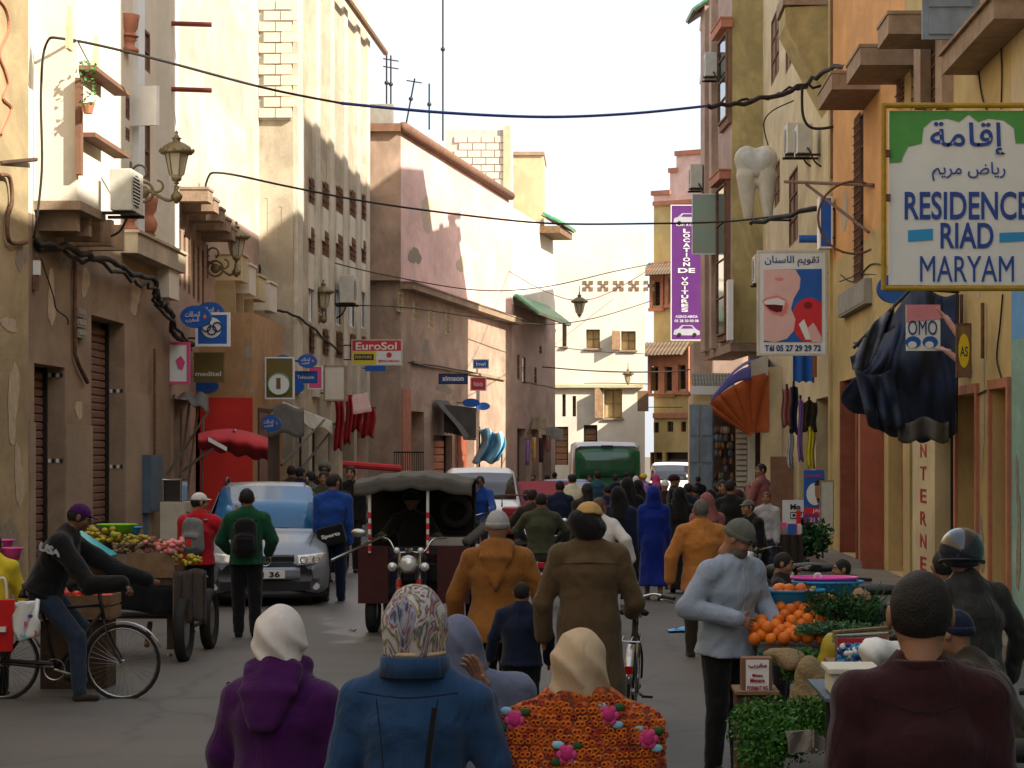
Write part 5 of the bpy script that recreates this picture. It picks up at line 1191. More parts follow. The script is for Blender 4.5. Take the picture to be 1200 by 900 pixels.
# RESIDENCE RIAD MARYAM
Ys = 24.0
S = board('guesthouse_sign', 'large white and green guesthouse sign with blue hand painted lettering in a mustard frame', 1042, 1216, 130, 334, Ys, M['sign_white'], None, cat='sign', depth=.05)
flat(S, [(1042, 130), (1216, 130), (1216, 168), (1190, 168), (1188, 150), (1176, 141), (1158, 139), (1146, 143), (1135, 134), (1124, 143), (1110, 139), (1092, 141), (1082, 150), (1080, 168), (1064, 172), (1058, 184), (1056, 190), (1042, 191)], Ys, M['sign_green'], .004, 'green_border')
for a, b in (((1035, 123.5), (1222, 123.5)), ((1035, 338), (1222, 338)), ((1035.5, 121), (1035.5, 340))): part('frame_tube', MB().tube([P(*a, Ys - .03), P(*b, Ys - .03)], .030, 8), M['mustard_frame'], S, world=True)
for y in (180, 232): part('hinge', MB().box(P(1039, y, Ys).x - .05, P(1043, y, Ys).x, Ys - .05, Ys + .03, P(0, y + 4, Ys).z, P(0, y - 4, Ys).z), M['rust'], S, world=True)
for y in (128, 332): part('wall_stay', MB().tube([P(1200, y, Ys + .1), (5.0, Ys + .1, P(0, y, Ys).z)], .03, 6), M['rust'], S, world=True)
for t_, y_, h_, w_ in (('RESIDENCE', 241, 33, 146), ('RIAD', 276, 30, 62), ('MARYAM', 315, 30, 110)): txt(S, t_, 1133, y_, h_, Ys, M['ink_blue'], w_, bold=0 if w_ == 110 else .016)
flat(S, [(1064, 270), (1093, 268), (1093, 281), (1064, 283)], Ys, M['basin_blue'], .008, 'blue_dash'); flat(S, [(1171, 273), (1203, 272), (1203, 282), (1171, 284)], Ys, M['basin_blue'], .008, 'blue_dash')
txt(S, arabic('إقامة'), 1134, 163, 40, Ys, M['ink_blue'], 88, bold=.012); txt(S, arabic('رياض مريم'), 1135, 201, 22, Ys, M['ink_blue'], 86, bold=.004)
# dentist
Yd = 48.0
S = board('dentist_sign', 'dentist board with a laughing mouth and a red apple on blue', 890, 967, 296, 414, Yd, M['sign_white'], M['cream_metal'], .05, .14, mount=5.0)
flat(S, [(895, 316), (963, 315), (963, 401), (895, 401)], Yd, M['sign_blue'], .004, 'blue_field');
flat(S, [(895, 316), (932, 316), (938, 326), (937, 338), (930, 350), (927, 362), (932, 374), (930, 388), (922, 397), (908, 401), (895, 399)], Yd, M['sign_skin'], .010, 'face')
flat(S, [(893, 353), (897, 349), (910, 346), (920, 350), (924, 358), (922, 366), (917, 371), (905, 368), (897, 361)], Yd, M['sign_lip'], .016, 'lips'); flat(S, [(894, 354), (900, 351), (912, 349), (920, 353), (918, 362), (912, 366), (903, 362)], Yd, M['sign_white'], .022, 'teeth'); flat(S, [(896, 357), (908, 357), (918, 358), (916, 365), (910, 366), (902, 363)], Yd, mat('mouth_dark', (.12, .01, .015)), .028, 'mouth'); flat(S, circ(913, 327, 5, 1.8), Yd, M['sign_lip'], .016, 'nostril')
flat(S, [p for p in circ(948, 375, 20, 26, 30, 60, 318)] + [(963, 352), (963, 400)], Yd, M['sign_red'], .008, 'apple'); flat(S, [(946, 385), (953, 378), (957, 384), (963, 396), (963, 401), (951, 401)], Yd, M['sign_skin'], .016, 'tooth_shape'); flat(S, [(936, 380), (942, 374), (948, 388), (951, 398), (944, 398)], Yd, M['sign_white'], .014, 'tooth_shape'); flat(S, circ(947, 358, 5, 4), Yd, mat('apple_dark', (.25, .02, .02)), .016, 'apple_dimple')
txt(S, arabic('تقويم الاسنان'), 928, 306, 13, Yd, M['sign_navy'], 64, bold=.012); txt(S, 'Tél 05 27 29 29 72', 929, 408, 7.5, Yd, M['sign_navy'], 66, bold=.03)
# tooth: a solid molar with two roots
TO = thing('tooth_sign', 'big cream molar tooth hanging out over the dentist board', 'sign', P(886, 262, 56)); s_ = 56 / FPX
F = SDF((-.68, -.28, -.1), (.68, .28, 2.3), .035)
for c, r in (((-.22, 0, 1.62), (.33, .2, .34)), ((.22, 0, 1.62), (.33, .2, .34)), ((0, 0, 1.35), (.46, .22, .40))): F.ell(c, r, .1)
F.cone((-.24, 0, 1.2), (-.20, 0, .16), (.26, .2), (.12, .09), .08, lat=(1, 0, 0)); F.cone((.26, 0, 1.2), (.30, 0, .16), (.26, .2), (.12, .09), .08, lat=(1, 0, 0)); F.ell((.0, -.2, 1.15), (.05, .12, .1), .1, cut=True)
np_part('molar', [F.mesh()], mat('tooth_enamel', (.60, .56, .47), rough=.35, var=.08, scale=3, streak=.25), TO)
F = SDF((-.6, -.4, .9), (.6, .1, 2.2), .04)
for c, r in (((-.2, -.13, 1.62), (.22, .1, .22)), ((.2, -.13, 1.62), (.22, .1, .22)), ((0, -.13, 1.42), (.32, .1, .26))): F.ell(c, r, .08)
np_part('crown_face', [F.mesh()], mat('tooth_face', (.50, .49, .46), rough=.3, streak=.15), TO)
part('bracket', MB().tube([(.3, .15, .25), (.3, 1.5, .25), (1.05, 1.6, .25)], .03, 6), M['dark_metal'], TO)
# car hire banner and the blank teal board
Yc = 78.0
S = board('car_hire_banner', 'tall purple banner reading LOCATION DE VOITURES', 787, 822, 241, 398, Yc, M['sign_purple'], M['sign_white'], .03, .06, mount=5.2)
for i, ch in enumerate('LOCATION'): txt(S, ch, 804.5, 270.5 + i * 5.6, 4.6, Yc, M['sign_white'], 1.6 if ch == 'I' else 8, bold=.03)
txt(S, 'DE', 804.5, 317, 5.5, Yc, M['sign_white'], 20, bold=.03)
for i, ch in enumerate('VOITURES'): txt(S, ch, 802.5, 327 + i * 5.2, 4.2, Yc, M['sign_white'], 1.5 if ch == 'I' else 8, bold=.03)
txt(S, 'RENT A CAR', 804.5, 263.5, 3, Yc, M['sign_white'], 24, bold=.02); txt(S, 'AGENCE ABRIDA', 804.5, 371, 3, Yc, M['sign_white'], 26); txt(S, '05 28 30 00 08', 804.5, 376, 3, Yc, M['sign_white'], 28)
for y in (258, 389):
 flat(S, [(789, y + 3), (790, y - 2), (795, y - 4), (799, y - 8), (811, y - 8), (816, y - 3), (820, y - 1), (820, y + 3), (817, y + 4), (794, y + 4)], Yc, mat('print_silver', (.42, .42, .46)), .006, 'printed_car'); flat(S, [(798, y - 4), (801, y - 7), (810, y - 7), (813, y - 4)], Yc, M['sign_purple'], .012, 'printed_car_window')
 for x in (796, 814): flat(S, circ(x, y + 3.4, 2.4, 2.4, 12), Yc, M['sign_black'], .014, 'printed_car_wheel')
board('blank_board', 'faded blank board overlapping the top of the purple banner', 812, 846, 228, 297, 70, M['teal_print'], M['sign_white'], .03, .08, mount=4.2)
board('sidelong_board', 'narrow blue board seen edge on beside the tooth, with a cream frame', 962, 974, 232, 289, 46.5, M['sign_blue'], M['sign_white'], .03, .5, mount=5.0)
S = board('eye_clinic_sign', 'narrow white board with ES lettering half hidden behind dentist board', 968, 977, 318, 380, 49.5, M['sign_white'], M['cream_metal'], .02, .1, mount=5.0); txt(S, 'ES', 973, 364, 9, 49.5, M['sign_navy'], 7); txt(S, arabic('عين'[1:]), 973, 330, 6, 49.5, M['sign_navy'], 7)
S = board('phone_shop_sign', 'brown orange phone shop sign reading me beside blue valance', 953, 977, 415, 442, 50.5, mat('sign_brown', (.30, .11, .04)), None, depth=.1, mount=5.0); txt(S, 'me', 964, 434, 6, 50.5, M['sign_white'], 13)
V = thing('blue_valance', 'scalloped dark blue shop valance under the dentist board', 'awning', (GX(945, 51), 51, 4)); part('cloth', MB().grid(lambda u, v: (GX(929 + 40 * u, 51.2), 51.2 + .05 * math.sin(u * 20), HZ(415 + 34 * v - 2.5 * v * abs(math.sin(u * 16)), 51.2)), 40, 4, .02), M['sign_blue'], V, world=True)
part('roller_tube', MB().tube([P(936, 280, 50.5), P(958, 280, 50.5)], .09, 12), M['sign_blue'], thing('rolled_blind', 'rolled up blue blind under the tooth, right of the mustard block', 'blind', P(936, 280, 50.5)), world=True)
# telecom ovals
def oval(label, px, py, rx, ry, Y, tx=True, mount=-7.9, cat='sign', grp='blue oval telecom signs'):
 c = P(px, py, Y); s = Y / FPX; r = thing('oval_sign', label, cat, (c.x, Y, c.z), 0, grp)
 part('panel', MB().prism([(rx * s * math.cos(a), ry * s * math.sin(a)) for a in [2 * PI * k / 32 for k in range(32)]], lambda a, b, k: Vector((a, .0 + .09 * k, b))), M['sign_blue'], r)
 part('rim', MB().torus((0, .045, 0), 1, .025, 36, 6, 'y').xf(Matrix.Diagonal((rx * s, 1.8, ry * s, 1))), M['sign_navy'], r, smooth=True)
 if mount is not None: part('bracket', MB().tube([(-rx * s * .9, .05, 0) if mount < c.x else (rx * s * .9, .05, 0), (mount - c.x, .05, 0)], .02, 6), M['dark_metal'], r)
 if tx:
  txt(r, arabic('اتصالات'), px - rx * .18, py - ry * .22, ry * .5, Y, M['sign_white'], rx * .95, bold=.01); txt(r, arabic('المغرب'), px - rx * .2, py + ry * .32, ry * .5, Y, M['sign_white'], rx * .85, bold=.01)
  part('orange_dot', MB().prism([(rx * s * (.62 + .09 * math.cos(a)), ry * s * .16 * math.sin(a) * 1.2) for a in [2 * PI * k / 10 for k in range(10)]], lambda a, b, k: Vector((a, -.012 + .01 * k, b))), M['amber'], r)
 return r
oval('blue oval telecom sign in front of another above the square blue logo sign', 229, 371, 18, 13, 42.0); oval('blue oval telecom sign half hidden behind the front oval and square sign', 246, 365, 16, 11, 44.5)
oval('blue oval telecom sign peeping out below the olive sign', 241, 452, 14, 9, 44.2, False)
oval('blue oval telecom sign in the middle of the cluster, above round white disc', 331, 425, 12, 9, 46.5, mount=-6.95); oval('blue oval telecom sign at the top right of the middle cluster', 360, 423, 11, 8, 48, mount=-6.95); oval('blue oval telecom sign over the red umbrella, alone', 317, 496, 12, 9, 45.9, mount=-6.95)
oval('dark blue oval sign past the grey awning, left of two', 552, 472, 10, 5, 78.5, False, -5.2); oval('dark blue oval sign past the grey awning, right of two', 566, 476, 8, 4.5, 82, False, -4.4)
oval('blue oval telecom sign half behind the blue tarpaulin', 1049, 338, 21, 17, 34, False, 5.0)
S = INV and [o for o in bpy.data.objects if o.get('label', '').startswith('blue oval telecom sign half behind the blue tarp')][0]; txt(S, 'telecom', 1052, 338, 6, 34, M['sign_white'], 26)
S = board('logo_sign', 'square blue sign with three linked rings on a white disc', 232, 266, 369, 403, 43, M['sign_blue'], M['sign_white'], .05, .12, mount=-7.95)
flat(S, circ(248, 384, 12), 43, M['sign_white'], .008, 'white_disc')
for x in (242, 248.5, 255): part('ring', MB().torus(P(x, 386 - (3 if x != 248.5 else -1), 43) - Vector((0, .03, 0)), .085, .012, 20, 6, 'y'), M['sign_ink'], S, world=True)
S = board('olive_sign', 'square dark olive shop sign reading meditel', 227, 262, 413, 448, 43.6, M['sign_olive'], None, depth=.12, mount=-7.95); txt(S, 'meditel', 244, 438, 5.5, 43.6, M['sign_white'], 30)
S = board('tooth_brand_sign', 'white sign with pink surround hanging left of the olive sign', 196, 219, 404, 447, 41.5, M['sign_white'], M['sign_pink'], .05, .1, mount=-8.0); flat(S, [(206, 422), (212, 417), (217, 424), (214, 434), (209, 432)], 41.5, M['sign_pink'], .008, 'emblem')
S = board('round_disc_sign', 'box sign with a round white disc below the middle telecom ovals', 312, 343, 420, 466, 46.3, M['sign_olive'], M['sign_white'], .03, .1, mount=-7.2); flat(S, circ(327, 450, 12.5, 13), 46.3, M['sign_white'], .02, 'white_disc'); part('green_ring', MB().torus(P(327, 450, 46.3) - Vector((0, .03, 0)), .23, .012, 28, 6, 'y'), M['sign_green'], S, world=True); flat(S, [(324, 443), (329, 443), (329, 456), (324, 456)], 46.3, M['sign_olive'], .026, 'emblem')
S = board('blue_stack_sign', 'blue oblong phone shop sign under the right telecom oval', 345, 371, 436, 448, 48.2, M['sign_blue'], M['sign_navy'], .02, .08, mount=-7.2); txt(S, 'Telecom', 358, 442, 4, 48.2, M['sign_white'], 20)
oval('small blue oval with a white mark under the middle cluster', 347, 453, 9, 7.5, 47.8, False, -6.95)
S = board('poster_board', 'upright pink and white advert boards beside the balcony pier', 362, 377, 430, 455, 52, M['sign_pink'], M['sign_white'], .02, .08, mount=-7.2)
board('cream_box_sign', 'pair of pale upright box signs left of the red yellow sign', 381, 403, 430, 468, 57, M['plaster_white'], M['plaster_peach'], .04, .5, mount=-7.2)
Ye = 62.0
S = board('paint_shop_sign', 'red yellow and white sign reading EuroSol above the street', 413, 470, 399, 427, Ye, M['sign_white'], M['cream_metal'], .03, .1, mount=-7.1)
flat(S, [(413, 399), (470, 399), (470, 411), (413, 411)], Ye, M['sign_red'], .004, 'red_band'); flat(S, [(413, 411.5), (441, 411.5), (441, 427), (413, 427)], Ye, M['sign_yellow'], .004, 'yellow_panel'); flat(S, [(415, 415), (438, 415), (438, 422), (415, 422)], Ye, M['sign_ink'], .008, 'black_bar')
txt(S, 'EuroSol', 441, 405.5, 9, Ye, M['sign_white'], 48, bold=.02); txt(S, 'PEINTURE', 426, 418.5, 3.2, Ye, M['sign_yellow'], 19); txt(S, 'BENCHMARK', 456, 423, 3, Ye, M['sign_red'], 25); flat(S, circ(456, 416, 3.2), Ye, M['sign_red'], .008, 'logo_dot')
board('fascia_sign', 'blue panel under the red and yellow paint sign', 428, 452, 428, 435, 67, M['sign_blue'], None, depth=.1, mount=-7.1)
S = board('black_sign', 'dark sign reading simson over grey shop awning', 515, 547, 439, 449, 73, M['sign_navy'], M['dark_metal'], .03, .1, mount=-5.0); txt(S, 'simson', 531, 443.5, 6, 73, M['sign_white'], 25, bold=.03)
for nm, lb, x0, x1, y0, y1, Y_, mm, tt in (('white_blue_sign', 'small blue and white sign on the sunlit wall, above red sign', 555, 572, 422, 431, 80, M['sign_blue'], 'Inwi'), ('red_sign', 'small red sign hanging in the sunlit strip', 552, 569, 443, 457, 79, M['sign_red'], 'Nahda')):
 S = board(nm, lb, x0, x1, y0, y1, Y_, mm, M['sign_white'], .03, .08, mount=-4.4); txt(S, tt, (x0 + x1) / 2, (y0 + y1) / 2, 5, Y_, M['sign_white'], 11)
S = board('posts_sign', 'white board lettered M and Del among the right hand stalls', 917, 944, 586, 616, 44, M['sign_white'], None, depth=.06, mount=None); txt(S, 'Mo', 932, 594, 6.5, 44, M['sign_black'], 12, bold=.04); flat(S, [(926, 600), (943, 600), (943, 608), (926, 608)], 44, M['sign_black'], .006, 'black_strip'); txt(S, 'Del', 934, 604, 6, 44, M['sign_white'], 14, bold=.03)
for a in (919, 941): part('sign_leg', MB().tube([P(a, 616, 44), Vector((GX(a, 44), 44, 0))], .02, 6), M['dark_metal'], S, world=True)
S = board('hairdresser_poster', 'blue poster with a bearded man above red and purple strips', 942, 966, 551, 614, 43, M['sign_blue'], None, depth=.05)
flat(S, circ(955, 579, 10, 13), 43, M['sign_white'], .006, 'white_disc'); flat(S, [(955, 566), (964, 563), (966, 566), (966, 590), (958, 590), (955, 580)], 43, mat('print_face', (.35, .17, .10)), .012, 'face'); flat(S, [(954, 569), (956, 563), (966, 561), (966, 567), (958, 569)], 43, M['sign_black'], .018, 'hair'); flat(S, [(957, 584), (966, 583), (966, 591), (959, 590)], 43, M['sign_black'], .018, 'beard')
flat(S, [(942, 595), (966, 595), (966, 603), (942, 603)], 43, M['sign_red'], .006, 'red_strip'); flat(S, [(942, 604), (966, 604), (966, 613), (942, 613)], 43, M['sign_pink'] if False else mat('sign_magenta', (.25, .04, .25)), .006, 'purple_strip'); txt(S, 'JAM', 958, 599, 5, 43, M['sign_white'], 12); txt(S, '21 M', 956, 609, 5, 43, M['sign_white'], 14); txt(S, 'SALON', 953, 558, 4, 43, M['sign_red'], 18)
for a in (944, 964): part('sign_leg', MB().tube([P(a, 614, 43), Vector((GX(a, 43), 43, 0))], .02, 6), M['dark_metal'], S, world=True)
board('standing_panel', 'tall narrow grey cream panel standing against the yellow pier', 962, 976, 564, 625, 42, M['cream_metal'], M['stone_ledge'], .02, .06)
board('brown_shop_board', 'plain brown board hung high on the far yellow house', 747, 760, 458, 482, 104, M['wood'], None, depth=.1, mount=4)

# ---- tarpaulin awning with the washing powder sign
from mathutils import noise as mnoise
def noise3(a, b, c): return mnoise.noise(Vector((a, b, c))) * 2
TA = thing('tarpaulin_awning', 'torn dark blue tarpaulin folded down over the shop front under the guesthouse sign', 'awning', (4.5, 30, 3))
def tarp(u, v):
 px = 1000 + 122 * u + 14 * math.sin(v * 5 + u * 3) * (1 - u); top = 402 - 62 * min(1, u * 1.7) + 8 * math.sin(u * 9); bot = 470 + 45 * min(1, u * 2.2) - 10 * max(0, u - .8) * 5
 py = top + (bot - top) * v + 4 * math.sin(u * 22) * v; Y = 30.5 - .75 * math.sin(v * PI * .9) * (1 - .3 * u) + .13 * noise3(u * 4, v * 2.2, 1) + .05 * noise3(u * 11, v * 5, 4) - u * .3
 return P(px, py, Y)
part('tarpaulin', MB().grid(tarp, 60, 40, .015), M['tarp_blue'], TA, world=True, smooth=True)
part('flap', MB().grid(lambda u, v: P(996 + 52 * u + 10 * v * (1 - u), 418 - 66 * u + 26 * v + 5 * math.sin(9 * u + 5 * v), 29.4 + .12 * math.sin(u * 12 + v * 6)), 24, 10, .015), mat('tarp_worn', (.14, .145, .13), rough=.6, col2=(.03, .05, .12), scale=4, bump=.4), TA, world=True, smooth=True)
part('hanging_fold', MB().grid(lambda u, v: P(1002 + 42 * u + 16 * v, 432 + 66 * v + 8 * math.sin(3 * u), 29.3 + .2 * noise3(u * 4, v * 2, 7)), 20, 14, .015), M['tarp_blue'], TA, world=True, smooth=True)
part('mud_patch', MB().grid(lambda u, v: P(1052 + 60 * u, 492 + 24 * v + 4 * math.sin(u * 9), 29.2 + .1 * math.sin(u * 15)), 16, 5, .015), M['canvas_grey'], TA, world=True, smooth=True)
for a, b in (((1122, 345), (1120, 506)), ((1000, 408), (1068, 338)), ((1068, 338), (1124, 342))): part('support_bar', MB().tube([P(*a, 29.9), P(*b, 29.9)], .025, 6), M['dark_metal'], TA, world=True)
S = board('washing_powder_sign', 'pink and white OMO packet sign held up by two printed hands', 1062, 1102, 357, 411, 28.3, M['sign_white'], None, depth=.04)
flat(S, [(1062, 357), (1102, 357), (1102, 374), (1062, 378)], 28.3, mat('print_pink', (.62, .25, .28)), .004, 'pink_band'); txt(S, 'OMO', 1081, 384, 17, 28.3, M['sign_navy'], 34, bold=.0)
for x in (1070, 1090): flat(S, circ(x, 401, 9, 7), 28.3, M['sign_blue'], .006, 'blue_flower'); flat(S, circ(x - 1, 404, 5, 4), 28.3, M['sign_white'], .010, 'flower_light')
for k, (w, d, sd) in enumerate((((1108, 411), (-1, 0, .25), 1), ((1108, 372), (-.75, 0, .6), -1))):
 c = P(*w, 28.35); HF = hand_field(v3(c.x, 28.33, c.z), v3(*d), v3(0, -.3, 1 if k == 0 else -1), sd, .15, 1.25, .012)
 HF2 = SDF((c.x - .3, 28.1, c.z - .6), (c.x + .6, 28.6, c.z + .4), .02); HF2.cone((c.x, 28.33, c.z), (c.x + .24, 28.36, c.z - (.17 if k == 0 else .33)), .035, .05, .02)
 V1, Q1 = HF.mesh(); V2, Q2 = HF2.mesh(); Mi = np.array(INV[S.name]); np_part('hand', [(V1 @ Mi[:3, :3].T + Mi[:3, 3], Q1), (V2 @ Mi[:3, :3].T + Mi[:3, 3], Q2)], M['sign_skin'], S)
S = board('round_yellow_sign', 'brown board with a yellow oval, seen aslant beside the tarpaulin', 1122, 1137, 380, 441, 28.0, M['wood'], M['rust'], .015, .05); flat(S, circ(1129.5, 411, 6.5, 20), 28.0, M['sign_yellow'], .006, 'yellow_oval'); txt(S, 'AS', 1129.5, 412, 12, 28.0, M['sign_ink'], 9)

# ---- ordinary awnings
def sheet(name, label, f, m, loc, nu=24, nv=8, cat='awning', poles=(), frame=None):
 r = thing(name, label, cat, loc); part('canvas', MB().grid(f, nu, nv, .008), m, r, world=True, smooth=True)
 for a, b in poles: part('support_bar', MB().tube([a, b], .028, 6), frame or M['dark_metal'], r, world=True)
 return r
# purple over orange awning
AW = thing('striped_awning', 'awning with purple top over an orange fanned side', 'awning', (4.3, 62, 3))
def aw(u, v):   # purple roof: from wall down to the street
 a = P(900, 424 + 4 * v, 60).lerp(P(902, 420, 67), v); b = P(834, 470, 60).lerp(P(838, 462, 67), v); p = a.lerp(b, u); p.z += .35 * math.sin(u * PI) * 1.0; return p
part('purple_roof', MB().grid(aw, 14, 8, .03), M['canvas_purple'], AW, world=True, smooth=True)
a0, hub = P(900, 430, 59.9), P(882, 512, 59.8)
fan = [P(900, 436, 59.8), P(878, 442, 59.4), P(860, 452, 59.2), P(843, 462, 59.2), P(832, 472, 59.3), P(836, 484, 59.4)]
for i in range(5):
 m = MB(); A_, B_ = fan[i], fan[i + 1]; m.grid(lambda u, v: hub.lerp(A_.lerp(B_, u) + Vector((0, -.12 * math.sin(u * PI), 0)), v), 6, 8, .02); part('orange_gore', m, M['canvas_orange'], AW, world=True, smooth=True)
part('purple_side', MB().grid(lambda u, v: P(834 + 46 * u, 467 - 38 * math.sin(u * 1.5) + (4 + 13 * u) * v, 59.2), 14, 3, .02), M['canvas_purple'], AW, world=True, smooth=True)
part('orange_side', MB().add([P(882, 440, 59.95), P(901, 434, 59.95), P(901, 505, 59.95), P(882, 508, 59.95)], [(0, 1, 2, 3)]), M['canvas_orange'], AW, world=True)
part('cream_panel', MB().grid(lambda u, v: P(880 + 20 * u, 424 + 16 * v - 10 * u * (1 - v), 59.7), 4, 4, .02), M['canvas_cream'], AW, world=True)
for f_ in fan: part('rib', MB().tube([hub, f_], .02, 6), M['canvas_cream'], AW, world=True)
# tall metal doors left of it
MD = thing('metal_door', 'tall blue grey metal shop doors standing open under the orange awning', 'door', (GX(822, 66), 66, 0))
for i, (x0, x1) in enumerate(((808, 821), (821.6, 836))):
 lf = part('door_leaf', MB().box(GX(x0, 66), GX(x1, 66), 66, 66.05, .05, HZ(474, 66)), M['grey_door'], MD, world=True)
 for j in range(4): part('panel', MB().box(GX(x0 + 2, 66), GX(x1 - 2, 66), 65.97, 65.999, .3 + j * .8, .95 + j * .8), M['grey_door'], lf, world=True)
 part('frame_edge', MB().box(GX(x1 - 1, 66), GX(x1, 66), 65.94, 65.998, .05, HZ(474, 66)), M['blue_grey'], lf, world=True)
# shop interior grille, goods under the awning
SH = thing('market_shop', 'shop front with louvred door and hanging goods under the orange awning', 'shop front', (4.3, 62, 0))
part('back_wall', MB().box(GX(836, 64), GX(900, 64), 64, 64.1, 0, HZ(480, 64)), M['wood_dark'], SH, world=True)
lv = part('louvre_door', MB().box(GX(862, 62), GX(877, 62), 62, 62.05, .1, HZ(500, 62)), M['plaster_peach'], SH, world=True); me = mkmesh('slat', MB().box(GX(863, 62), GX(875, 62), 61.95, 62.0, 0, .10).xf(INV[SH.name]), M['cream_metal'])
for k in range(18): inst('slat', me, lv, (0, 0, .2 + k * .15))
part('white_door', MB().box(GX(876, 61), GX(885, 61), 61, 61.05, .1, HZ(500, 61)), M['cream_metal'], SH, world=True); part('red_brown_gate', MB().box(GX(903, 56), GX(930, 56), 56, 56.08, .1, HZ(535, 56)), M['brown_trim'], SH, world=True)
for i in range(40):
 x, y = rnd.uniform(838, 860), 508 + 9 * rnd.randrange(7); c = P(x, y, 63.6); mb = MB(); mb.lathe([(.04, 0), (.06, .02), (.06, .13), (.03, .17), (.03, .2)], c, 8); part('goods_jar', mb, rnd.choice([M['terracotta'], M['canvas_cream'], M['maroon_paint'], M['blue_grey'], M['rust'], M['wood']]), SH, world=True, smooth=True)
part('counter_rail', MB().tube([P(836, 600, 60.5), P(884, 600, 60.5)], .03, 6), M['dark_metal'], SH, world=True)
# left awnings
sheet('red_parasol', 'half folded red and white market parasol leaning out from the left shops', lambda u, v: P(232 + 82 * u, 508 + 26 * v + 8 * math.sin(u * PI) * (1 - v) * -1 + 6 * u - 10 * v * (1 - u) + 2 * math.sin(u * 25) * v, 41 - .8 * math.sin(PI * v) + .3 * u), M['canvas_red'], P(235, 580, 41), 30, 10, 'parasol',
  [(P(246, 480, 41.2), P(196, 556, 41)), (P(276, 504, 40.8), P(214, 552, 41)), (P(238, 488, 41), P(236, 640, 41))], M['steel'])
part('white_stripe', MB().grid(lambda u, v: P(244 + 22 * u, 512 + 12 * u + 5 * v, 40.0), 6, 3, .01), M['sign_white'], [o for o in bpy.data.objects if o.name == 'red_parasol'][0], world=True)
sheet('folded_awning', 'dark folded awning and poles over the cart vendor shop', lambda u, v: P(204 + 40 * u, 462 + 22 * v * u + 3 * math.sin(u * 14), 42 - .5 * v), M['canvas_grey'], P(210, 480, 42), 12, 5, 'awning', [(P(222, 472, 42), P(206, 600, 42)), (P(232, 478, 42), P(216, 602, 42)), (P(212, 478, 42), P(212, 610, 42))], M['wood'])
sheet('drooping_awning', 'sagging grey cream awning strips under the middle telecom signs', lambda u, v: P(304 + 86 * u, 468 + 26 * u + 14 * v + 3 * math.sin(u * 20) * v - 8 * (1 - v) * (1 - u), 46.8 - 1.0 * v + 8 * u), M['canvas_cream'], P(340, 500, 48), 30, 8, 'awning',
  [(P(330, 545, 47), P(380, 492, 53)), (P(345, 560, 49), P(392, 500, 55)), (P(352, 500, 50), P(352, 600, 50))])
sheet('dark_awning', 'dark green brown canvas hanging behind the cream awning', lambda u, v: P(306 + 50 * u, 476 + 34 * v + 3 * math.sin(u * 9), 46.9 - .6 * v + 2 * u), M['canvas_grey'], P(330, 500, 48), 14, 6)
for i, (x0, x1, y0, y1, Y_) in enumerate(((392, 402, 470, 527, 59), (404, 412, 464, 520, 60.5), (412, 424, 470, 505, 63.5), (424, 439, 478, 512, 64))): sheet('hanging_cloth', ('narrow red cloth, leftmost of those hanging by the red painted pier', 'second red cloth from the left by the red pier, hanging highest', 'short red cloth third from the left by the red pier', 'red cloth at the right, nearest the pink house pier')[i], lambda u, v: P(x0 + (x1 - x0) * u + 1.5 * math.sin(v * 5), y0 + (y1 - y0) * v + 2 * math.sin(u * 8) * v, Y_ + .12 * math.sin(u * 12)), M['canvas_red'], P(x0, y1, Y_), 10, 8, 'cloth', [(P(x0 - 1, y0, Y_ + .1), P(x1 + 1, y0, Y_ + .1))])
sheet('striped_valance', 'pink and white striped valance between the red cloths', lambda u, v: P(408 + 22 * u + 6 * v, 464 + 22 * v - 4 * u, 62.5 - .5 * v), M['plaster_pink'], P(415, 490, 62.5), 10, 4)
sheet('grey_awning', 'dark grey fringed awning on the pink house', lambda u, v: FE.W(FE.U(506) + (FE.U(522) - FE.U(506)) * u, FE.Z(520, 470) - 1.35 * v ** .8, .1 + 1.0 * math.sin(v * 1.4)), M['canvas_grey'], (FE.W(9, 3).x, FE.W(9, 3).y, 3), 20, 8)
part('fringe', MB().grid(lambda u, v: P(520 + 38 * u - 0 * v, 474 + 4 * u + (34 + 3 * u) * v - 2 * v * abs(math.sin(u * 30)), 75.5), 40, 3, .02), M['canvas_grey'], [o for o in bpy.data.objects if o.name == 'grey_awning'][0], world=True)
sheet('light_blue_tarpaulin', 'pale blue tarpaulin draped in the sunlit gap', lambda u, v: P(560 + 28 * u + 5 * math.sin(v * 4) - 3 * v * (1 - u), 500 + 42 * v + 8 * u * (1 - v) + 2 * math.sin(u * 11), 80 + .35 * math.sin(u * 14 + v * 3)), M['tarp_light'], P(572, 560, 80), 28, 14, 'tarpaulin', [(P(562, 500, 80.3), P(562, 585, 80.3)), (P(588, 508, 80.3), P(588, 585, 80.3))])
for i, (x0, x1, y0) in enumerate(((606, 622, 492), (624, 640, 488), (640, 660, 500))): sheet('shop_awning', ('brown shop awning nearest the pale blue tarpaulin', 'middle brown shop awning below the green tiled eave', 'last shop awning before the green van')[i], lambda u, v: P(x0 + (x1 - x0) * u, y0 + 2 * u + 14 * v + math.sin(u * 9), 94 - 1.2 * v), mat('canvas_brown%d' % i, ((.20, .12, .07), (.24, .18, .10), (.16, .14, .11))[i], rough=.9, bump=.2), P(x0, y0, 94), 8, 5)
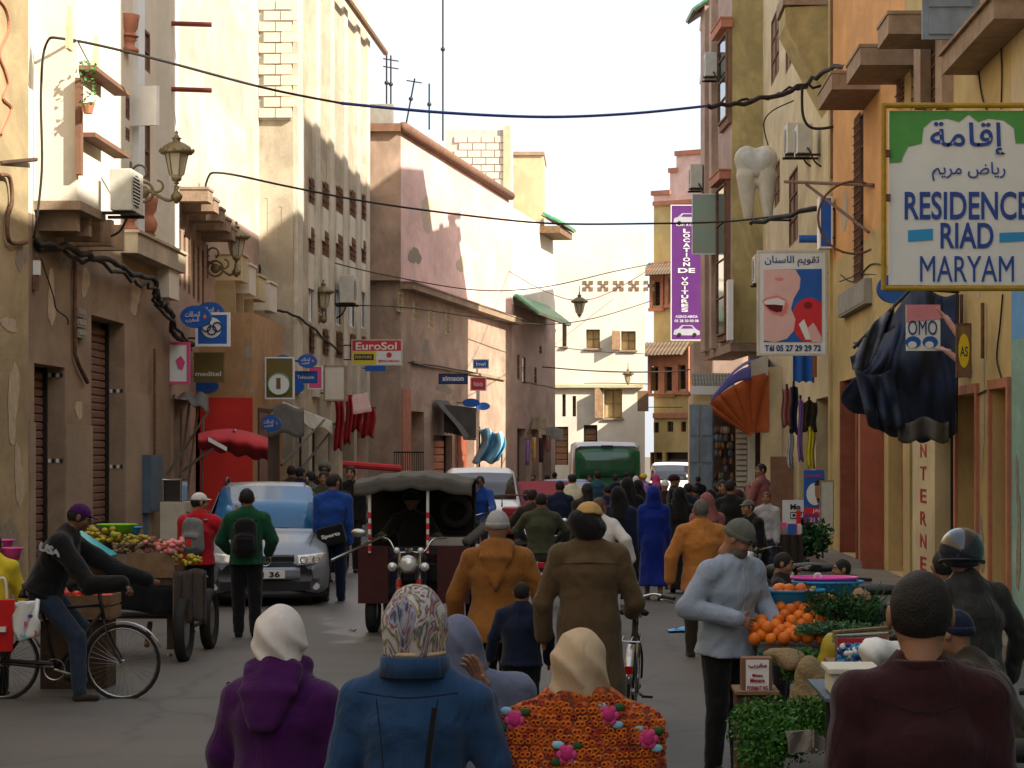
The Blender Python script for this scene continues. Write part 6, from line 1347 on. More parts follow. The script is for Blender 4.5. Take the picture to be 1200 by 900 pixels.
for i, (x, y0, y1, w, mm) in enumerate(((618, 515, 545, 5, 'c_lilac'), (626, 512, 540, 5, 'c_tan'), (634, 514, 542, 5, 'c_maroon'), (642, 512, 530, 4, 'c_dustpink'))): sheet('hanging_rug', ('lilac cloth hanging at a far left shop', 'tan cloth hanging at a far left shop', 'maroon cloth hanging at a far left shop', 'dusty pink cloth hanging at the last left shop')[i], lambda u, v: P(x + w * (u - .5), y0 + (y1 - y0) * v, 90 + .1 * math.sin(u * 9)), M[mm], P(x, y1, 90), 6, 4, 'cloth', [(P(x - 3, y0, 90.1), P(x + 3, y0, 90.1))])
for i, (x, y0, y1, w, mm) in enumerate(((922, 455, 500, 12, 'c_dustpink'), (930, 452, 508, 9, 'c_navy'), (938, 468, 540, 6, 'c_lilac'), (950, 500, 548, 9, 'c_yellow'), (948, 470, 505, 18, 'c_darkbrown'), (926, 508, 548, 7, 'c_lightgrey'))): sheet('hanging_garment', ('pink garment hanging under blue valance, leftmost', 'navy trousers hanging under the blue valance', 'lilac garment hanging long by the valance', 'yellow and green scarf hanging above the bearded man poster', 'wide brown cloth hanging above the yellow scarf', 'pale garment hanging low on the left under blue valance')[i], lambda u, v: P(x + w * (u - .5) + math.sin(v * 7), y0 + (y1 - y0) * v + 2 * math.sin(u * 9), 49.5 + .06 * math.sin(u * 14)), M[mm], P(x, y1, 49.5), 8, 8, 'clothes', [(P(x, y0 - 5, 49.5), P(x, y0, 49.5))])

# ---- lanterns
def lantern_parts(r, z0=0, s=1.):
 part('lantern_cage', MB().lathe([(.05, 0), (.08, .02), (.10, .05), (.12, .07), (.19, .42), (.20, .44), (.17, .44), (.10, .08), (.03, .02)], (0, 0, z0), 6).xf(Matrix.Scale(s, 4)), M['lamp_glass'], r)
 for k in range(6):
  a = k * PI / 3; part('cage_bar', MB().tube([(.12 * s * math.cos(a), .12 * s * math.sin(a), (z0 + .07) * s), (.198 * s * math.cos(a), .198 * s * math.sin(a), (z0 + .44) * s)], .012 * s, 5), M['brass'], r)
 part('lantern_roof', MB().lathe([(.27, .43), (.30, .47), (.25, .52), (.24, .55), (.13, .62), (.07, .64), (.06, .68), (.09, .70), (.05, .72), (.02, .78), (.035, .80), (.0, .84)], (0, 0, z0), 12).xf(Matrix.Scale(s, 4)), M['brass'], r, smooth=True)
 for k in range(12):
  a = k * PI / 6; part('crest', MB().lathe([(.022, 0), (.028, .03), (.0, .07)], (.285 * math.cos(a), .285 * math.sin(a), z0 + .46), 5).xf(Matrix.Scale(s, 4)), M['brass'], r)
 part('lantern_base', MB().lathe([(.0, -.10), (.05, -.08), (.03, -.05), (.08, -.02), (.09, .02), (.05, .05)], (0, 0, z0), 10).xf(Matrix.Scale(s, 4)), M['brass'], r, smooth=True)
def wall_lantern(label, px, py_base, x_wall, Y, s=1.):
 c = P(px, py_base, Y); r = thing('wall_lantern', label, 'street lamp', c, 0, 'brass lanterns on scrolled wall brackets'); lantern_parts(r, 0, s); L = x_wall - c.x
 part('bracket_arm', MB().tube(catmull([(0, 0, -.10 * s), (-.05, 0, -.30 * s), (-.16 * s, 0, -.36 * s), (L * .55, 0, -.22 * s), (L, 0, -.05)], 6), .03 * s, 7), M['brass'], r, smooth=True)
 part('scroll', MB().torus((L * .72, 0, -.22 * s), .17 * s, .025 * s, 22, 6, 'y'), M['brass'], r, smooth=True); part('scroll', MB().torus((L * .80, 0, .12 * s), .12 * s, .02 * s, 20, 6, 'y', R(-60), R(220)), M['brass'], r, smooth=True)
 part('scroll', MB().torus((L * .42, 0, -.12 * s), .10 * s, .02 * s, 18, 6, 'y', R(-160), R(90)), M['brass'], r, smooth=True)
 part('boss', MB().sph((L * .72, 0, -.22 * s), (.11 * s, .04, .11 * s), 10, 6), M['brass'], r, smooth=True)
 part('wall_plate', MB().box(L - .03, L + .02, -.06, .06, -.45 * s, .30 * s), M['brass'], r); part('cup', MB().lathe([(.02, -.42), (.09, -.34), (.10, -.28), (.03, -.2), (.05, -.12)], n=10).xf(Matrix.Scale(s, 4)), M['brass'], r, smooth=True)
wall_lantern('nearest and largest brass wall lantern, against the sunlit white wall', 207, 210, -8, 38.0, 1.0); wall_lantern('middle brass wall lantern above the square ring logo sign', 277, 303, -8, 45.5, .92); wall_lantern('farthest brass wall lantern, against the pilasters of the tan house', 379, 362, -7.2, 56.5, .9)
def hung_lantern(label, px, py_base, Y, s): c = P(px, py_base, Y); r = thing('hanging_lantern', label, 'street lamp', c, 0, 'lanterns strung over the street'); lantern_parts(r, 0, s); part('hook', MB().tube([(0, 0, .82 * s), (0, 0, 1.05 * s)], .012, 5), M['dark_metal'], r)
hung_lantern('dark lantern hanging higher on a wire over the street', 679, 369, 76, .95); hung_lantern('small dark lantern hanging lower and farther down the street', 736, 449, 84, .72)

# ---- air conditioners
def ac_unit():
 r = thing('air_conditioner', 'x', 'air conditioner', (0, 0, 0), 0, 'air conditioner units on the walls')     # front looks to +y... fan side -y
 part('casing', MB().box(-.42, .42, -.16, .16, 0, .62), M['cream_metal'], r, bevel=.015)
 part('fan_guard', MB().torus((-.10, -.165, .31), .23, .012, 24, 6, 'y'), M['dark_metal'], r); part('fan_dark', MB().lathe([(.22, 0), (.0, .0)], (-.10, -.163, .31), 20, 'y'), M['dark'], r)
 me = mkmesh('fin', MB().box(-.34, .14, -.178, -.166, 0, .018), M['white_plastic'])
 for k in range(9): inst('fin', me, r, (0, 0, .10 + k * .05))
 for x in (-.3, .3): part('wall_bracket', MB().box(x - .02, x + .02, -.2, .35, -.05, -.003), M['dark_metal'], r)
 part('pipe', MB().tube(catmull([(.42, .05, .1), (.50, .08, .05), (.50, .2, -.2), (.46, .34, -.3)], 4), .02, 6), M['black_plastic'], r); return r
ac0 = ac_unit(); first = True
for lb, px, py, Y, wall, sd, sc_ in (('louvred air conditioner on the sunlit white bay at far left', 100, 250, 33.2, -7.4, 1, 1.0), ('grey air conditioner beside the tooth sign, front one of a pair', 929, 182, 52.5, 5, -1, 1.15), ('air conditioner half behind cables, nearest the orange house', 963, 182, 50.0, 5, -1, 1.05), ('air conditioner up on the brown side of the mustard block', 848, 92, 69.5, 3.9, -1, 1.2), ('air conditioner lower on the brown side, above blank board', 824, 222, 73.0, 3.6, -1, 1.25), ('air conditioner on mustard wall, behind the dentist board', 882, 333, 63, 5, -1, 1.3), ('dark fronted air conditioner between the arches of tan house', 393, 356, 61, -7.2, 1, 1.2)):
 c = P(px, py, Y); o = ac0 if first else copy_tree(ac0); first = False
 o.location = (wall + .36 * sd, Y, c.z); o.rotation_euler = (0, 0, R(90) * sd); o.scale = (sc_,) * 3; o['label'] = lb

# ---- cables
def cab(lb, pts, r, m, grp='cables strung across the street', k=6, **kw): return wires('cable', lb, catmull(PP(pts), k), r, M[m] if isinstance(m, str) else m, 'cable', grp, **kw)
cab('cable climbing the white bay at left then running out to the right', ((40, 280, 31.4), (49, 200, 31.4), (48, 110, 31.4), (54, 52, 31.4), (78, 46, 31.4), (170, 66, 33), (310, 103, 36), (400, 121, 37.5)), .020, 'cable')
cab('thick blue cable crossing the sky', ((400, 121, 37.5), (520, 132, 39.5), (640, 137, 41.5), (740, 133, 43.3), (830, 124, 45)), .028, 'cable_blue')
cab('dark bunched cable reaching the orange house corner', ((830, 124, 45), (880, 119, 46), (935, 103, 47), (960, 88, 47), (1000, 70, 44), (1040, 38, 39), (1070, 16, 36.5)), .05, 'cable', jitter=.05, seed=2)
cab('second dark cable in the bunch, dipping toward balcony', ((862, 121, 46), (905, 112, 47), (945, 100, 47.5), (968, 108, 48), (975, 112, 48)), .03, 'cable', jitter=.06, seed=5)
cab('dark bunched cable hanging in a loop by the air conditioners', ((940, 100, 47), (941, 135, 47), (952, 150, 47), (978, 148, 47), (985, 140, 47)), .03, 'cable'); cab('thin cable looping down to the tooth sign', ((930, 118, 47.5), (905, 130, 48), (895, 145, 48.5), (900, 170, 49)), .015, 'cable')
cab('lower cable crossing from the white house corner to the dentist board', ((239, 250, 44.5), (243, 210, 44.5), (262, 203, 44.5), (340, 219, 46.5), (440, 238, 48.5), (560, 254, 51), (650, 262, 52), (760, 262, 52.5), (860, 259, 52.5), (960, 246, 50)), .022, 'cable')
cab('cable hung with tags between the tooth sign and the orange house', ((880, 262, 52), (915, 254, 51), (957, 244, 49.5)), .05, 'cable', jitter=.04, seed=9)
cab('faint cable from the tan house to the far yellow house, uppermost', ((350, 302, 55), (360, 300, 57), (450, 322, 66), (560, 340, 78), (640, 336, 86), (720, 318, 96), (766, 309, 104)), .02, 'cable')
cab('faint cable below, meeting far yellow house under its dark eave', ((402, 358, 62), (470, 360, 68), (560, 372, 78), (640, 380, 88), (700, 372, 96), (765, 352, 104)), .018, 'cable')
cab('wire carrying the higher hanging lantern', ((590, 314, 90), (636, 340, 82), (679, 352, 76), (720, 340, 88), (770, 310, 106)), .016, 'cable_red'); cab('wire carrying the lower hanging lantern', ((636, 430, 96), (684, 434, 92), (736, 436, 84), (790, 435, 84), (815, 432, 84)), .025, 'cable')
cab('thin wire across the white end house, upper', ((640, 405, 104), (700, 412, 104), (760, 415, 104)), .018, 'cable', k=3); cab('thin wire across the white end house, lower', ((684, 449, 104), (720, 449, 104), (760, 450, 104)), .022, 'cable', k=3)
cab('thick bundle of cables sagging along the brown house above its shutters', ((42, 284, 31.5), (60, 287, 31.6), (110, 300, 34.2), (150, 318, 36.8), (178, 328, 39), (184, 350, 39.3), (200, 365, 40.5), (202, 385, 40.6), (215, 402, 41.8), (226, 404, 42.5)), .05, 'cable', jitter=.05, seed=3, grp='cables along the walls')
cab('second cable in the bundle along the brown house', ((42, 288, 31.5), (100, 304, 33.8), (150, 326, 36.8), (176, 338, 38.6), (186, 358, 39.3), (214, 392, 41.8), (224, 410, 42.5)), .03, 'cable', jitter=.07, seed=4, grp='cables along the walls')
cab('cable draped past the balcony boxes down to the shops', ((262, 398, 46.5), (285, 412, 46.9), (294, 395, 49), (295, 362, 49)), .03, 'cable', grp='cables along the walls'); cab('cable along the end wall of the tan house', ((304, 310, 52.3), (306, 350, 52.3), (320, 362, 52.3), (350, 372, 52.6), (400, 415, 62)), .03, 'cable', grp='cables along the walls', jitter=.03)
cab('thin cable hanging loose down brown house between its doors', ((48, 303, 31.6), (62, 345, 31.8), (66, 362, 31.9), (78, 372, 32.6), (80, 380, 32.8)), .012, 'cable', grp='cables along the walls')
cab('cable running along the pink house under the ledge', ((440, 412, 69.5), (470, 424, 70.5), (520, 430, 75), (600, 445, 90), (650, 455, 97)), .022, 'cable', grp='cables along the walls', jitter=.03)
cab('cables looping across orange wall above the grey box', ((985, 322, 44.3), (1000, 330, 43), (1020, 310, 40.5), (1038, 312, 38)), .014, 'cable', grp='cables along the walls'); cab('second loop of cable on the orange wall', ((984, 330, 44.3), (1008, 322, 42), (1030, 322, 39.5)), .012, 'cable', grp='cables along the walls')
# iron sign arm with a hoop by the tooth
IA = thing('iron_sign_arm', 'rusty iron sign arm with a big hoop, left of the guesthouse sign', 'bracket', P(1020, 216, 40)); part('arm', MB().tube([P(920, 213, 47.5), P(1024, 217, 40)], .035, 6), M['rust'], IA, world=True); part('brace', MB().tube([P(945, 216, 46), P(1018, 272, 40)], .03, 6), M['rust'], IA, world=True)
part('hoop', MB().torus(P(1001, 255, 40.5), .66, .022, 30, 6, 'y').xf(Matrix.Identity(4)), M['rust'], IA, world=True, smooth=True)
# wall boxes and pipes
def wallbox(name, label, fc, px0, px1, py0, py1, d, m, cat, panels=0):
 r_ = srt(rect(fc, px0, px1, py0, py1, 0)); c = fc.W((r_[0] + r_[1]) / 2, r_[2], 0); r = thing(name, label, cat, c); part('casing', fc.box(MB(), r_[0], r_[1], r_[2], r_[3], .003, d), m, r, world=True)
 part('lid', fc.box(MB(), r_[0] + .03, r_[1] - .03, r_[2] + .04, r_[3] - .04, d + .001, d + .012), m, r, world=True); return r, r_
r, r_ = wallbox('electric_cabinet', 'tall blue grey electric cabinet on the brown wall, behind the cart', FB, 165, 180, 533, 600, .16, M['blue_grey'], 'cabinet'); part('conduit', MB().tube([FB.W(FB.U(176), r_[3], .08), FB.W(FB.U(176), r_[3] + 1.9, .08)], .03, 6), M['rust'], r, world=True); part('leg', FB.box(MB(), r_[0] + .1, r_[0] + .2, .13, r_[2], .02, .1), M['blue_grey'], r, world=True)
for i in range(3): wallbox('meter_box', ('upper', 'middle', 'lowest')[i] + ' small grey junction box of three between the shutter doors', FB, 86, 95, 362 + 12 * i, 372 + 12 * i, .08, M['concrete'], 'junction box')
wallbox('grey_wall_box', 'weathered grey box on the orange wall left of the tarpaulin', F2, 990, 1022, 336, 364, .14, M['concrete'], 'junction box')
r = thing('wall_light', 'small white tube light on the brown wall near the left edge', 'lamp', P(41, 318, 31.5)); part('tube', MB().box(-7.99, -7.90, 31.4, 31.5, HZ(322, 31.4), HZ(305, 31.4)), M['white_plastic'], r, world=True); part('holder', MB().box(-7.99, -7.93, 31.38, 31.52, HZ(340, 31.4), HZ(322, 31.4)), M['rust'], r, world=True)
r = thing('conduit_pipe', 'crooked conduit pipe running down between the two shutter doors', 'pipe', FB.W(FB.U(84), 3.4)); part('pipe', MB().tube([FB.W(FB.U(84), FB.Z(84, y), .05) for y in (300, 360, 415)] + [FB.W(FB.U(88), FB.Z(88, 428), .06), FB.W(FB.U(98), FB.Z(98, 448), .06)], .035, 6), M['rust'], r, world=True, smooth=True)
# small potted plant on the bay balcony
r = thing('balcony_plant', 'small straggly plant on the bay balcony at far left', 'plant', FB.W(FB.U(95, .7), FB.Z(95, 168), .8)); part('pot', MB().lathe([(.06, 0), (.09, .12), (.10, .14)], n=10), M['terracotta'], r)
m = MB()
for k in range(60):
 a = rnd.uniform(0, 6.3); h_ = rnd.uniform(.1, .75); q = Vector((.10 * math.cos(a), .10 * math.sin(a), h_)); e = Vector((rnd.uniform(-1, 1), rnd.uniform(-1, 1), rnd.uniform(-.4, 1))).normalized() * .05; f_ = e.orthogonal().normalized() * .02; m.add([q - f_, q + e, q + f_, q - e * .3], [(0, 1, 2, 3)])
part('foliage', m, M['herb'], r)
# ---------------------------------------------------------------- vehicles
def loft_car(mb, st):
 """st: (y, z_low, z_belt, z_top, half width, half width of the roof)"""
 rings = []
 for y, zl, zb, zt, w, wt in st:
  h = [(w * .88, zl), (w * .98, zl + .10), (w, zl + (zb - zl) * .55), (w * .985, zb), (wt + (w - wt) * .5, zb + (zt - zb) * .5), (wt + .01, zt - .07 * (zt > zb + .1) - .02), (wt * .86, zt - .012), (wt * .4, zt), (0, zt + .004)]
  rings.append([(x, y, z) for x, z in h] + [(-x, y, z) for x, z in h[::-1][1:]])
 n = len(rings[0]); base = len(mb.v); mb.v += [p for r_ in rings for p in r_]
 for i in range(len(rings) - 1):
  for k in range(n): a, b = i * n + k, i * n + (k + 1) % n; mb.f.append((base + a, base + b, base + b + n, base + a + n))
 mb.f.append(tuple(base + k for k in range(n))); mb.f.append(tuple(base + (len(rings) - 1) * n + k for k in range(n))[::-1]); return mb
def panel4(a, b, c, d, th=.012, nu=1, bul=0.):
 a, b, c, d = map(Vector, (a, b, c, d)); nn = (b - a).cross(d - a).normalized()
 return MB().grid(lambda u, v: a.lerp(b, u).lerp(d.lerp(c, u), v) + nn * bul * math.sin(PI * u), max(nu, 1), 1, th)
def wheel(r, x, y, rad, w, rimm='steel', name='wheel', spokes=0, axis='x'):
 t = part(name, MB().torus((0, 0, 0), rad - w * .42, w * .42, 28, 8, 'x').xf(Matrix.Diagonal((w / (w * .84), 1, 1, 1))), M['rubber'], r, smooth=True, loc=(x, y, rad))
 if spokes:
  part('rim', MB().torus((0, 0, 0), rad - w, .008, 28, 6), M['steel'], t, smooth=True); part('hub', MB().cyl((-.04, 0, 0), (.04, 0, 0), .025, 8), M['steel'], t); m = MB()
  for k in range(spokes): a = 2 * PI * k / spokes; m.tube([(.02 * (-1) ** k, .02 * math.cos(a + .6), .02 * math.sin(a + .6)), (0, (rad - w) * math.cos(a), (rad - w) * math.sin(a))], .0016, 3, caps=False)
  part('spokes', m, M['steel'], t, kind='stuff')
 else: part('rim', MB().lathe([(0, -w * .3), (rad * .3, -w * .35), (rad * .62, -w * .2), (rad * .62, w * .2), (rad * .3, w * .35), (0, w * .3)], n=18, axis='x'), M[rimm], t, smooth=True)
 return t
def car(label, loc, rz, st, m, glass='glass_dark', name='parked_car', cat='car', ws=None, sides=None, rear=None, wheels=((.74, -1.45), (.74, 1.35)), rad=.31):
 r = thing(name, label, cat, loc, rz); part('body', loft_car(MB(), st), M[m], r, smooth=True)
 if ws: part('windscreen', panel4(*ws, nu=6, bul=.03), M[glass], r, smooth=True)
 if rear: part('rear_window', panel4(*rear, nu=4), M[glass], r)
 for sd in (1, -1):
  for q in sides or (): q = [(x * sd, y, z) for x, y, z in q]; part('side_window', panel4(*(q if sd > 0 else q[::-1])), M['glass_dark'], r)
 for x, y in wheels:
  for sd in (1, -1): wheel(r, x * sd, y, rad, .2)
 return r
st = [(-2.30, .30, .50, .62, .66, .60), (-2.26, .22, .56, .70, .78, .70), (-2.12, .18, .62, .84, .87, .76), (-1.85, .17, .72, .93, .895, .80), (-1.30, .17, .82, 1.03, .905, .80), (-1.05, .17, .88, 1.10, .905, .78), (-.62, .17, .95, 1.35, .905, .70), (-.24, .17, .97, 1.63, .905, .66), (-.10, .17, .97, 1.69, .905, .66), (.4, .17, .98, 1.73, .905, .65), (1.6, .17, .98, 1.71, .90, .64), (2.0, .2, .98, 1.6, .88, .62), (2.3, .3, .9, 1.1, .84, .66)]
Yc_ = 33.2; xc = GX(312, 31) - .32
CAR = car('silver minivan parked at the left kerb, facing the viewer', (xc, Yc_, 0), R(8), st, 'car_silver', 'glass_blue', ws=[(-.79, -1.12, 1.065), (.79, -1.12, 1.065), (.655, -.25, 1.655), (-.655, -.25, 1.655)], sides=[[(.915, -.95, 1.0), (.91, 1.9, 1.0), (.70, 1.7, 1.58), (.70, -.25, 1.58)]])
part('grille', MB().box(-.40, .40, -2.285, -2.22, .60, .72), M['black_plastic'], CAR)
for k in range(3): part('grille_bar', MB().box(-.39, .39, -2.30, -2.286, .618 + .036 * k, .630 + .036 * k), M['chrome'] if k == 9 else M['dark_metal'], CAR)
part('lower_grille', MB().box(-.62, .62, -2.315, -2.24, .24, .37), M['black_plastic'], CAR); part('bumper', MB().grid(lambda u, v: (-.86 + 1.72 * u, -2.335 + .26 * abs(2 * u - 1) ** 3.5, .40 + .17 * v), 20, 3, .05), M['car_silver'], CAR, smooth=True)
part('bumper_skirt', MB().grid(lambda u, v: (-.86 + 1.72 * u, -2.325 + .26 * abs(2 * u - 1) ** 3.5, .14 + .10 * v), 20, 2, .05), M['black_plastic'], CAR, smooth=True)
for sd in (1, -1):
 h_ = part('headlight', MB().grid(lambda u, v: (sd * (.43 + .41 * u), -2.345 + .22 * u ** 2.2 + .05 * v, .60 + .135 * v + .03 * u), 8, 4, .05), M['head_glass'], CAR, smooth=True)
 for x in (.53, .70): part('lamp_bowl', MB().torus((sd * x, -2.355 + (.02 if x < .6 else .08), .675), .045, .010, 16, 6, 'y'), M['chrome'], h_, smooth=True)
 part('side_mirror', MB().sph((sd * 1.02, -.80, 1.10), (.13, .08, .085), 12, 8), M['car_silver'], CAR, smooth=True); part('roof_rail', MB().tube(catmull([(sd * .60, -.1, 1.69), (sd * .60, .1, 1.77), (sd * .60, 1.3, 1.77), (sd * .60, 1.6, 1.70)], 4), .02, 6), M['dark_metal'], CAR, smooth=True)
 part('fog_lamp', MB().lathe([(0, 0), (.05, .0), (.05, .02)], (sd * .70, -2.30 + .02, .30), 12, 'y'), M['head_glass'], CAR)
 part('wiper', MB().tube([(sd * .1 + .2, -1.14, 1.075), (sd * .1 - .35, -.98, 1.19)], .008, 4), M['black_plastic'], CAR)
for a_, b_ in (((-.62, -2.08, .885), (-.72, -1.16, 1.065)), ((.62, -2.08, .885), (.72, -1.16, 1.065)), ((-.40, -2.24, .735), (.40, -2.24, .735))): part('panel_seam', MB().tube([a_, b_], .006, 4), M['black_plastic'], CAR)
part('number_plate', MB().box(-.02 - .26, .27, -2.40, -2.345, .42, .53), M['plate'], CAR); letters('111 36', M['sign_black'], CAR, (0, -2.405, .475), (1, 0, 0), (0, 0, 1), h=.075, w=.40, bold=.03, world=False)
em = part('emblem', MB().torus((0, -2.31, .665), .075, .010, 24, 6, 'y'), M['chrome'], CAR, smooth=True); letters('V', M['chrome'], em, (0, -2.315, .69), (1, 0, 0), (0, 0, 1), h=.04, w=.05, world=False); letters('W', M['chrome'], em, (0, -2.315, .645), (1, 0, 0), (0, 0, 1), h=.045, w=.09, world=False)
stv = [(-2.0, .3, .6, .75, .70, .62), (-1.95, .25, .75, .95, .80, .70), (-1.6, .2, .9, 1.08, .86, .76), (-1.15, .2, 1.0, 1.15, .88, .78), (-.60, .2, 1.05, 1.64, .88, .72), (-.3, .2, 1.05, 1.84, .88, .72), (1.9, .2, 1.05, 1.84, .88, .74), (2.05, .3, 1.0, 1.7, .86, .74)]
VN = car('white van facing the viewer behind the blue jacketed cyclist', (GX(562, 49), 49.5, 0), R(4), stv, 'car_white', ws=[(-.76, -1.14, 1.17), (.76, -1.14, 1.17), (.70, -.58, 1.72), (-.70, -.58, 1.72)], sides=[[(.89, -.75, 1.1), (.89, .2, 1.1), (.78, .2, 1.65), (.78, -.35, 1.65)], [(.89, .35, 1.1), (.89, 1.8, 1.1), (.78, 1.8, 1.65), (.78, .35, 1.65)]], name='delivery_van', cat='van', wheels=((.76, -1.3), (.76, 1.3)))
for sd in (1, -1): part('headlight', MB().sph((sd * .66, -1.93, .78), (.13, .06, .10), 10, 6), M['head_glass'], VN, smooth=True); part('side_mirror', MB().sph((sd * .98, -.95, 1.25), (.08, .06, .13), 8, 6), M['black_plastic'], VN, smooth=True)
part('grille', MB().box(-.4, .4, -2.01, -1.98, .55, .68), M['black_plastic'], VN)
stb = [(-2.6, .4, 1.2, 2.40, 1.06, .98), (-2.5, .3, 1.2, 2.52, 1.10, 1.0), (2.6, .3, 1.2, 2.56, 1.10, 1.0), (2.75, .5, 1.2, 2.3, 1.05, .95)]
GV = car('green and white minibus seen from behind in mid street', (GX(708, 69), 71.6, 0), R(2), stb, 'car_white', 'glass_dark', name='minibus', cat='minibus', wheels=((.9, -1.6), (.9, 1.7)), rad=.34)
bk = part('rear_panel', MB().grid(lambda u, v: (-1.0 + 2.0 * u + .02, -2.63 + .03 * (2 * u - 1) ** 2, .6 + 1.72 * v - .10 * abs(2 * u - 1) ** 4 * v), 10, 6, .03), M['van_green'], GV, smooth=True)
part('rear_glass', MB().grid(lambda u, v: (-.86 + 1.72 * u, -2.68 + .03 * (2 * u - 1) ** 2, 1.42 + .78 * v), 8, 3, .02), mat('glass_green', (.03, .12, .06), rough=.12, spec=.8), bk, smooth=True); part('roof_lamp', MB().box(-.18, .18, -2.66, -2.55, 2.36, 2.42), M['dark_metal'], GV)
for sd in (1, -1): part('tail_light', MB().box(sd * .98, sd * 1.07, -2.66, -2.58, 1.1, 1.5), M['red_lens'], GV)
part('number_plate', MB().box(-.3, .3, -2.67, -2.64, .75, .88), M['plate'], GV)
BC = car('dark blue car roof between the crowd and the green minibus', (GX(663, 57), 58, 0), R(3), [(s_[0], s_[1], s_[2] - .1, s_[3] * .86, s_[4] * .95, s_[5] * .95) for s_ in st], 'sign_navy', ws=[(-.7, -1.1, .93), (.7, -1.1, .93), (.62, -.26, 1.41), (-.62, -.26, 1.41)])
W2 = car('white van on the right by the yellow house', (GX(789, 82), 84, 0), R(-4), stv, 'car_white', ws=[(-.76, -1.14, 1.17), (.76, -1.14, 1.17), (.70, -.58, 1.72), (-.70, -.58, 1.72)], name='delivery_van', cat='van', wheels=((.76, -1.3), (.76, 1.3)))
RT_ = thing('pickup_truck', 'red pickup truck tailgate half hidden behind the moped riders', 'pickup truck', (GX(634, 46), 47, 0)); part('cargo_bed', MB().box(-.85, .85, -.1, 2.0, .45, 1.02), M['car_red'], RT_, bevel=.03); part('cab', loft_car(MB(), [(2.1, .4, 1.0, 1.02, .82, .7), (2.15, .4, 1.0, 1.55, .82, .7), (3.3, .4, 1.0, 1.5, .82, .66), (4.1, .4, .9, 1.0, .8, .7)]), M['car_red'], RT_, smooth=True)
for k in range(4): part('tailgate_rib', MB().box(-.75, .75, -.13, -.101, .50 + .13 * k, .53 + .13 * k), M['car_red'], RT_)
for sd in (1, -1): wheel(RT_, sd * .72, .4, .3, .2); wheel(RT_, sd * .72, 3.2, .3, .2); part('tail_light', MB().box(sd * .72, sd * .82, -.14, -.10, .6, .8), M['red_lens'], RT_)
part('rail', MB().tube([(-.85, -.05, 1.03), (-.85, -.05, 1.28), (.85, -.05, 1.28), (.85, -.05, 1.03)], .02, 6), M['rust'], RT_)

# cargo three-wheeler coming towards us
TK = thing('cargo_tricycle', 'dark maroon cargo tricycle with a canvas hood and round headlamp', 'motor tricycle', (GX(484, 26.2), 26.2, 0), R(-2))
part('cargo_body', MB().box(-.66, .66, .7, 2.7, .42, .98), M['maroon_paint'], TK, bevel=.02); part('left_apron', MB().box(-.66, -.30, .05, .10, .38, 1.06), M['maroon_paint'], TK); part('right_apron', MB().box(.28, .66, .05, .10, .38, 1.06), M['maroon_paint'], TK)
part('dash', MB().box(-.6, .66, .1, .16, .96, 1.05), M['black_plastic'], TK); part('cab_back', MB().box(-.62, .62, .95, 1.0, .98, 1.78), M['dark'], TK); part('seat', MB().box(-.5, .5, .5, .9, .6, .85), M['black_plastic'], TK, bevel=.03)
part('hood', MB().grid(lambda u, v: (-.70 + 1.40 * u, .0 + 1.1 * v, 1.80 + .10 * math.sin(PI * u) + .06 * math.sin(PI * v) - .035 * abs(math.sin(u * 16)) * (1 - v)), 30, 8, .02), M['canvas_grey'], TK, smooth=True)
part('hood_valance', MB().grid(lambda u, v: (-.70 + 1.40 * u, -.012 + .02 * math.sin(u * 30), 1.79 + .09 * math.sin(PI * u) - .13 * v - .03 * v * abs(math.sin(u * 13))), 40, 3, .012), M['canvas_grey'], TK, smooth=True)
for x in (-.52, .17):
 ps = part('hood_post', MB().tube([(x, .04, .98), (x, .04, 1.80)], .018, 8), M['sign_white'], TK)
 for k in range(4): part('red_band', MB().tube([(x, .04, 1.0 + k * .13), (x, .04, 1.07 + k * .13)], .0195, 8), M['sign_red'], ps)
for x in (-.64, .64): part('hood_post', MB().tube([(x, .9, .98), (x, 1.0, 1.80)], .02, 8), M['dark_metal'], TK)
wheel(TK, -.02, -.28, .29, .10, spokes=24); wheel(TK, -.52, 2.0, .29, .14); wheel(TK, .52, 2.0, .29, .14); part('mudguard', MB().grid(lambda u, v: (-.09 + .14 * v, -.28 + .33 * math.cos(PI * (.1 + .8 * u)), .29 + .33 * math.sin(PI * (.1 + .8 * u))), 12, 3, .01), M['maroon_paint'], TK, smooth=True)
wheel(TK, -.52, .35, .27, .14)
for sd in (-1, 1): part('fork_leg', MB().tube([(-.02 + sd * .12, -.30, .30), (-.02 + sd * .12, -.22, .68)], [.028, .034], 10), M['fork_red'], TK, smooth=True); part('fork_tube', MB().tube([(-.02 + sd * .12, -.22, .66), (-.02 + sd * .12, -.14, .98)], .022, 8), M['chrome'], TK)
for k in range(5): part('spring_ring', MB().torus((-.14, -.23 - .0 * k, .48 + .035 * k), .036, .007, 12, 5, 'z'), M['fork_red'], TK)
part('headlamp', MB().lathe([(0, -.05), (.10, -.03), (.115, .0), (.115, .05), (.06, .12), (0, .13)], (-.02, -.30, .86), 20, 'y'), M['chrome'], TK, smooth=True); part('headlamp_lens', MB().lathe([(0, -.03), (.06, -.025), (.10, -.01)], (-.02, -.34, .86), 20, 'y'), M['head_glass'], TK, smooth=True)
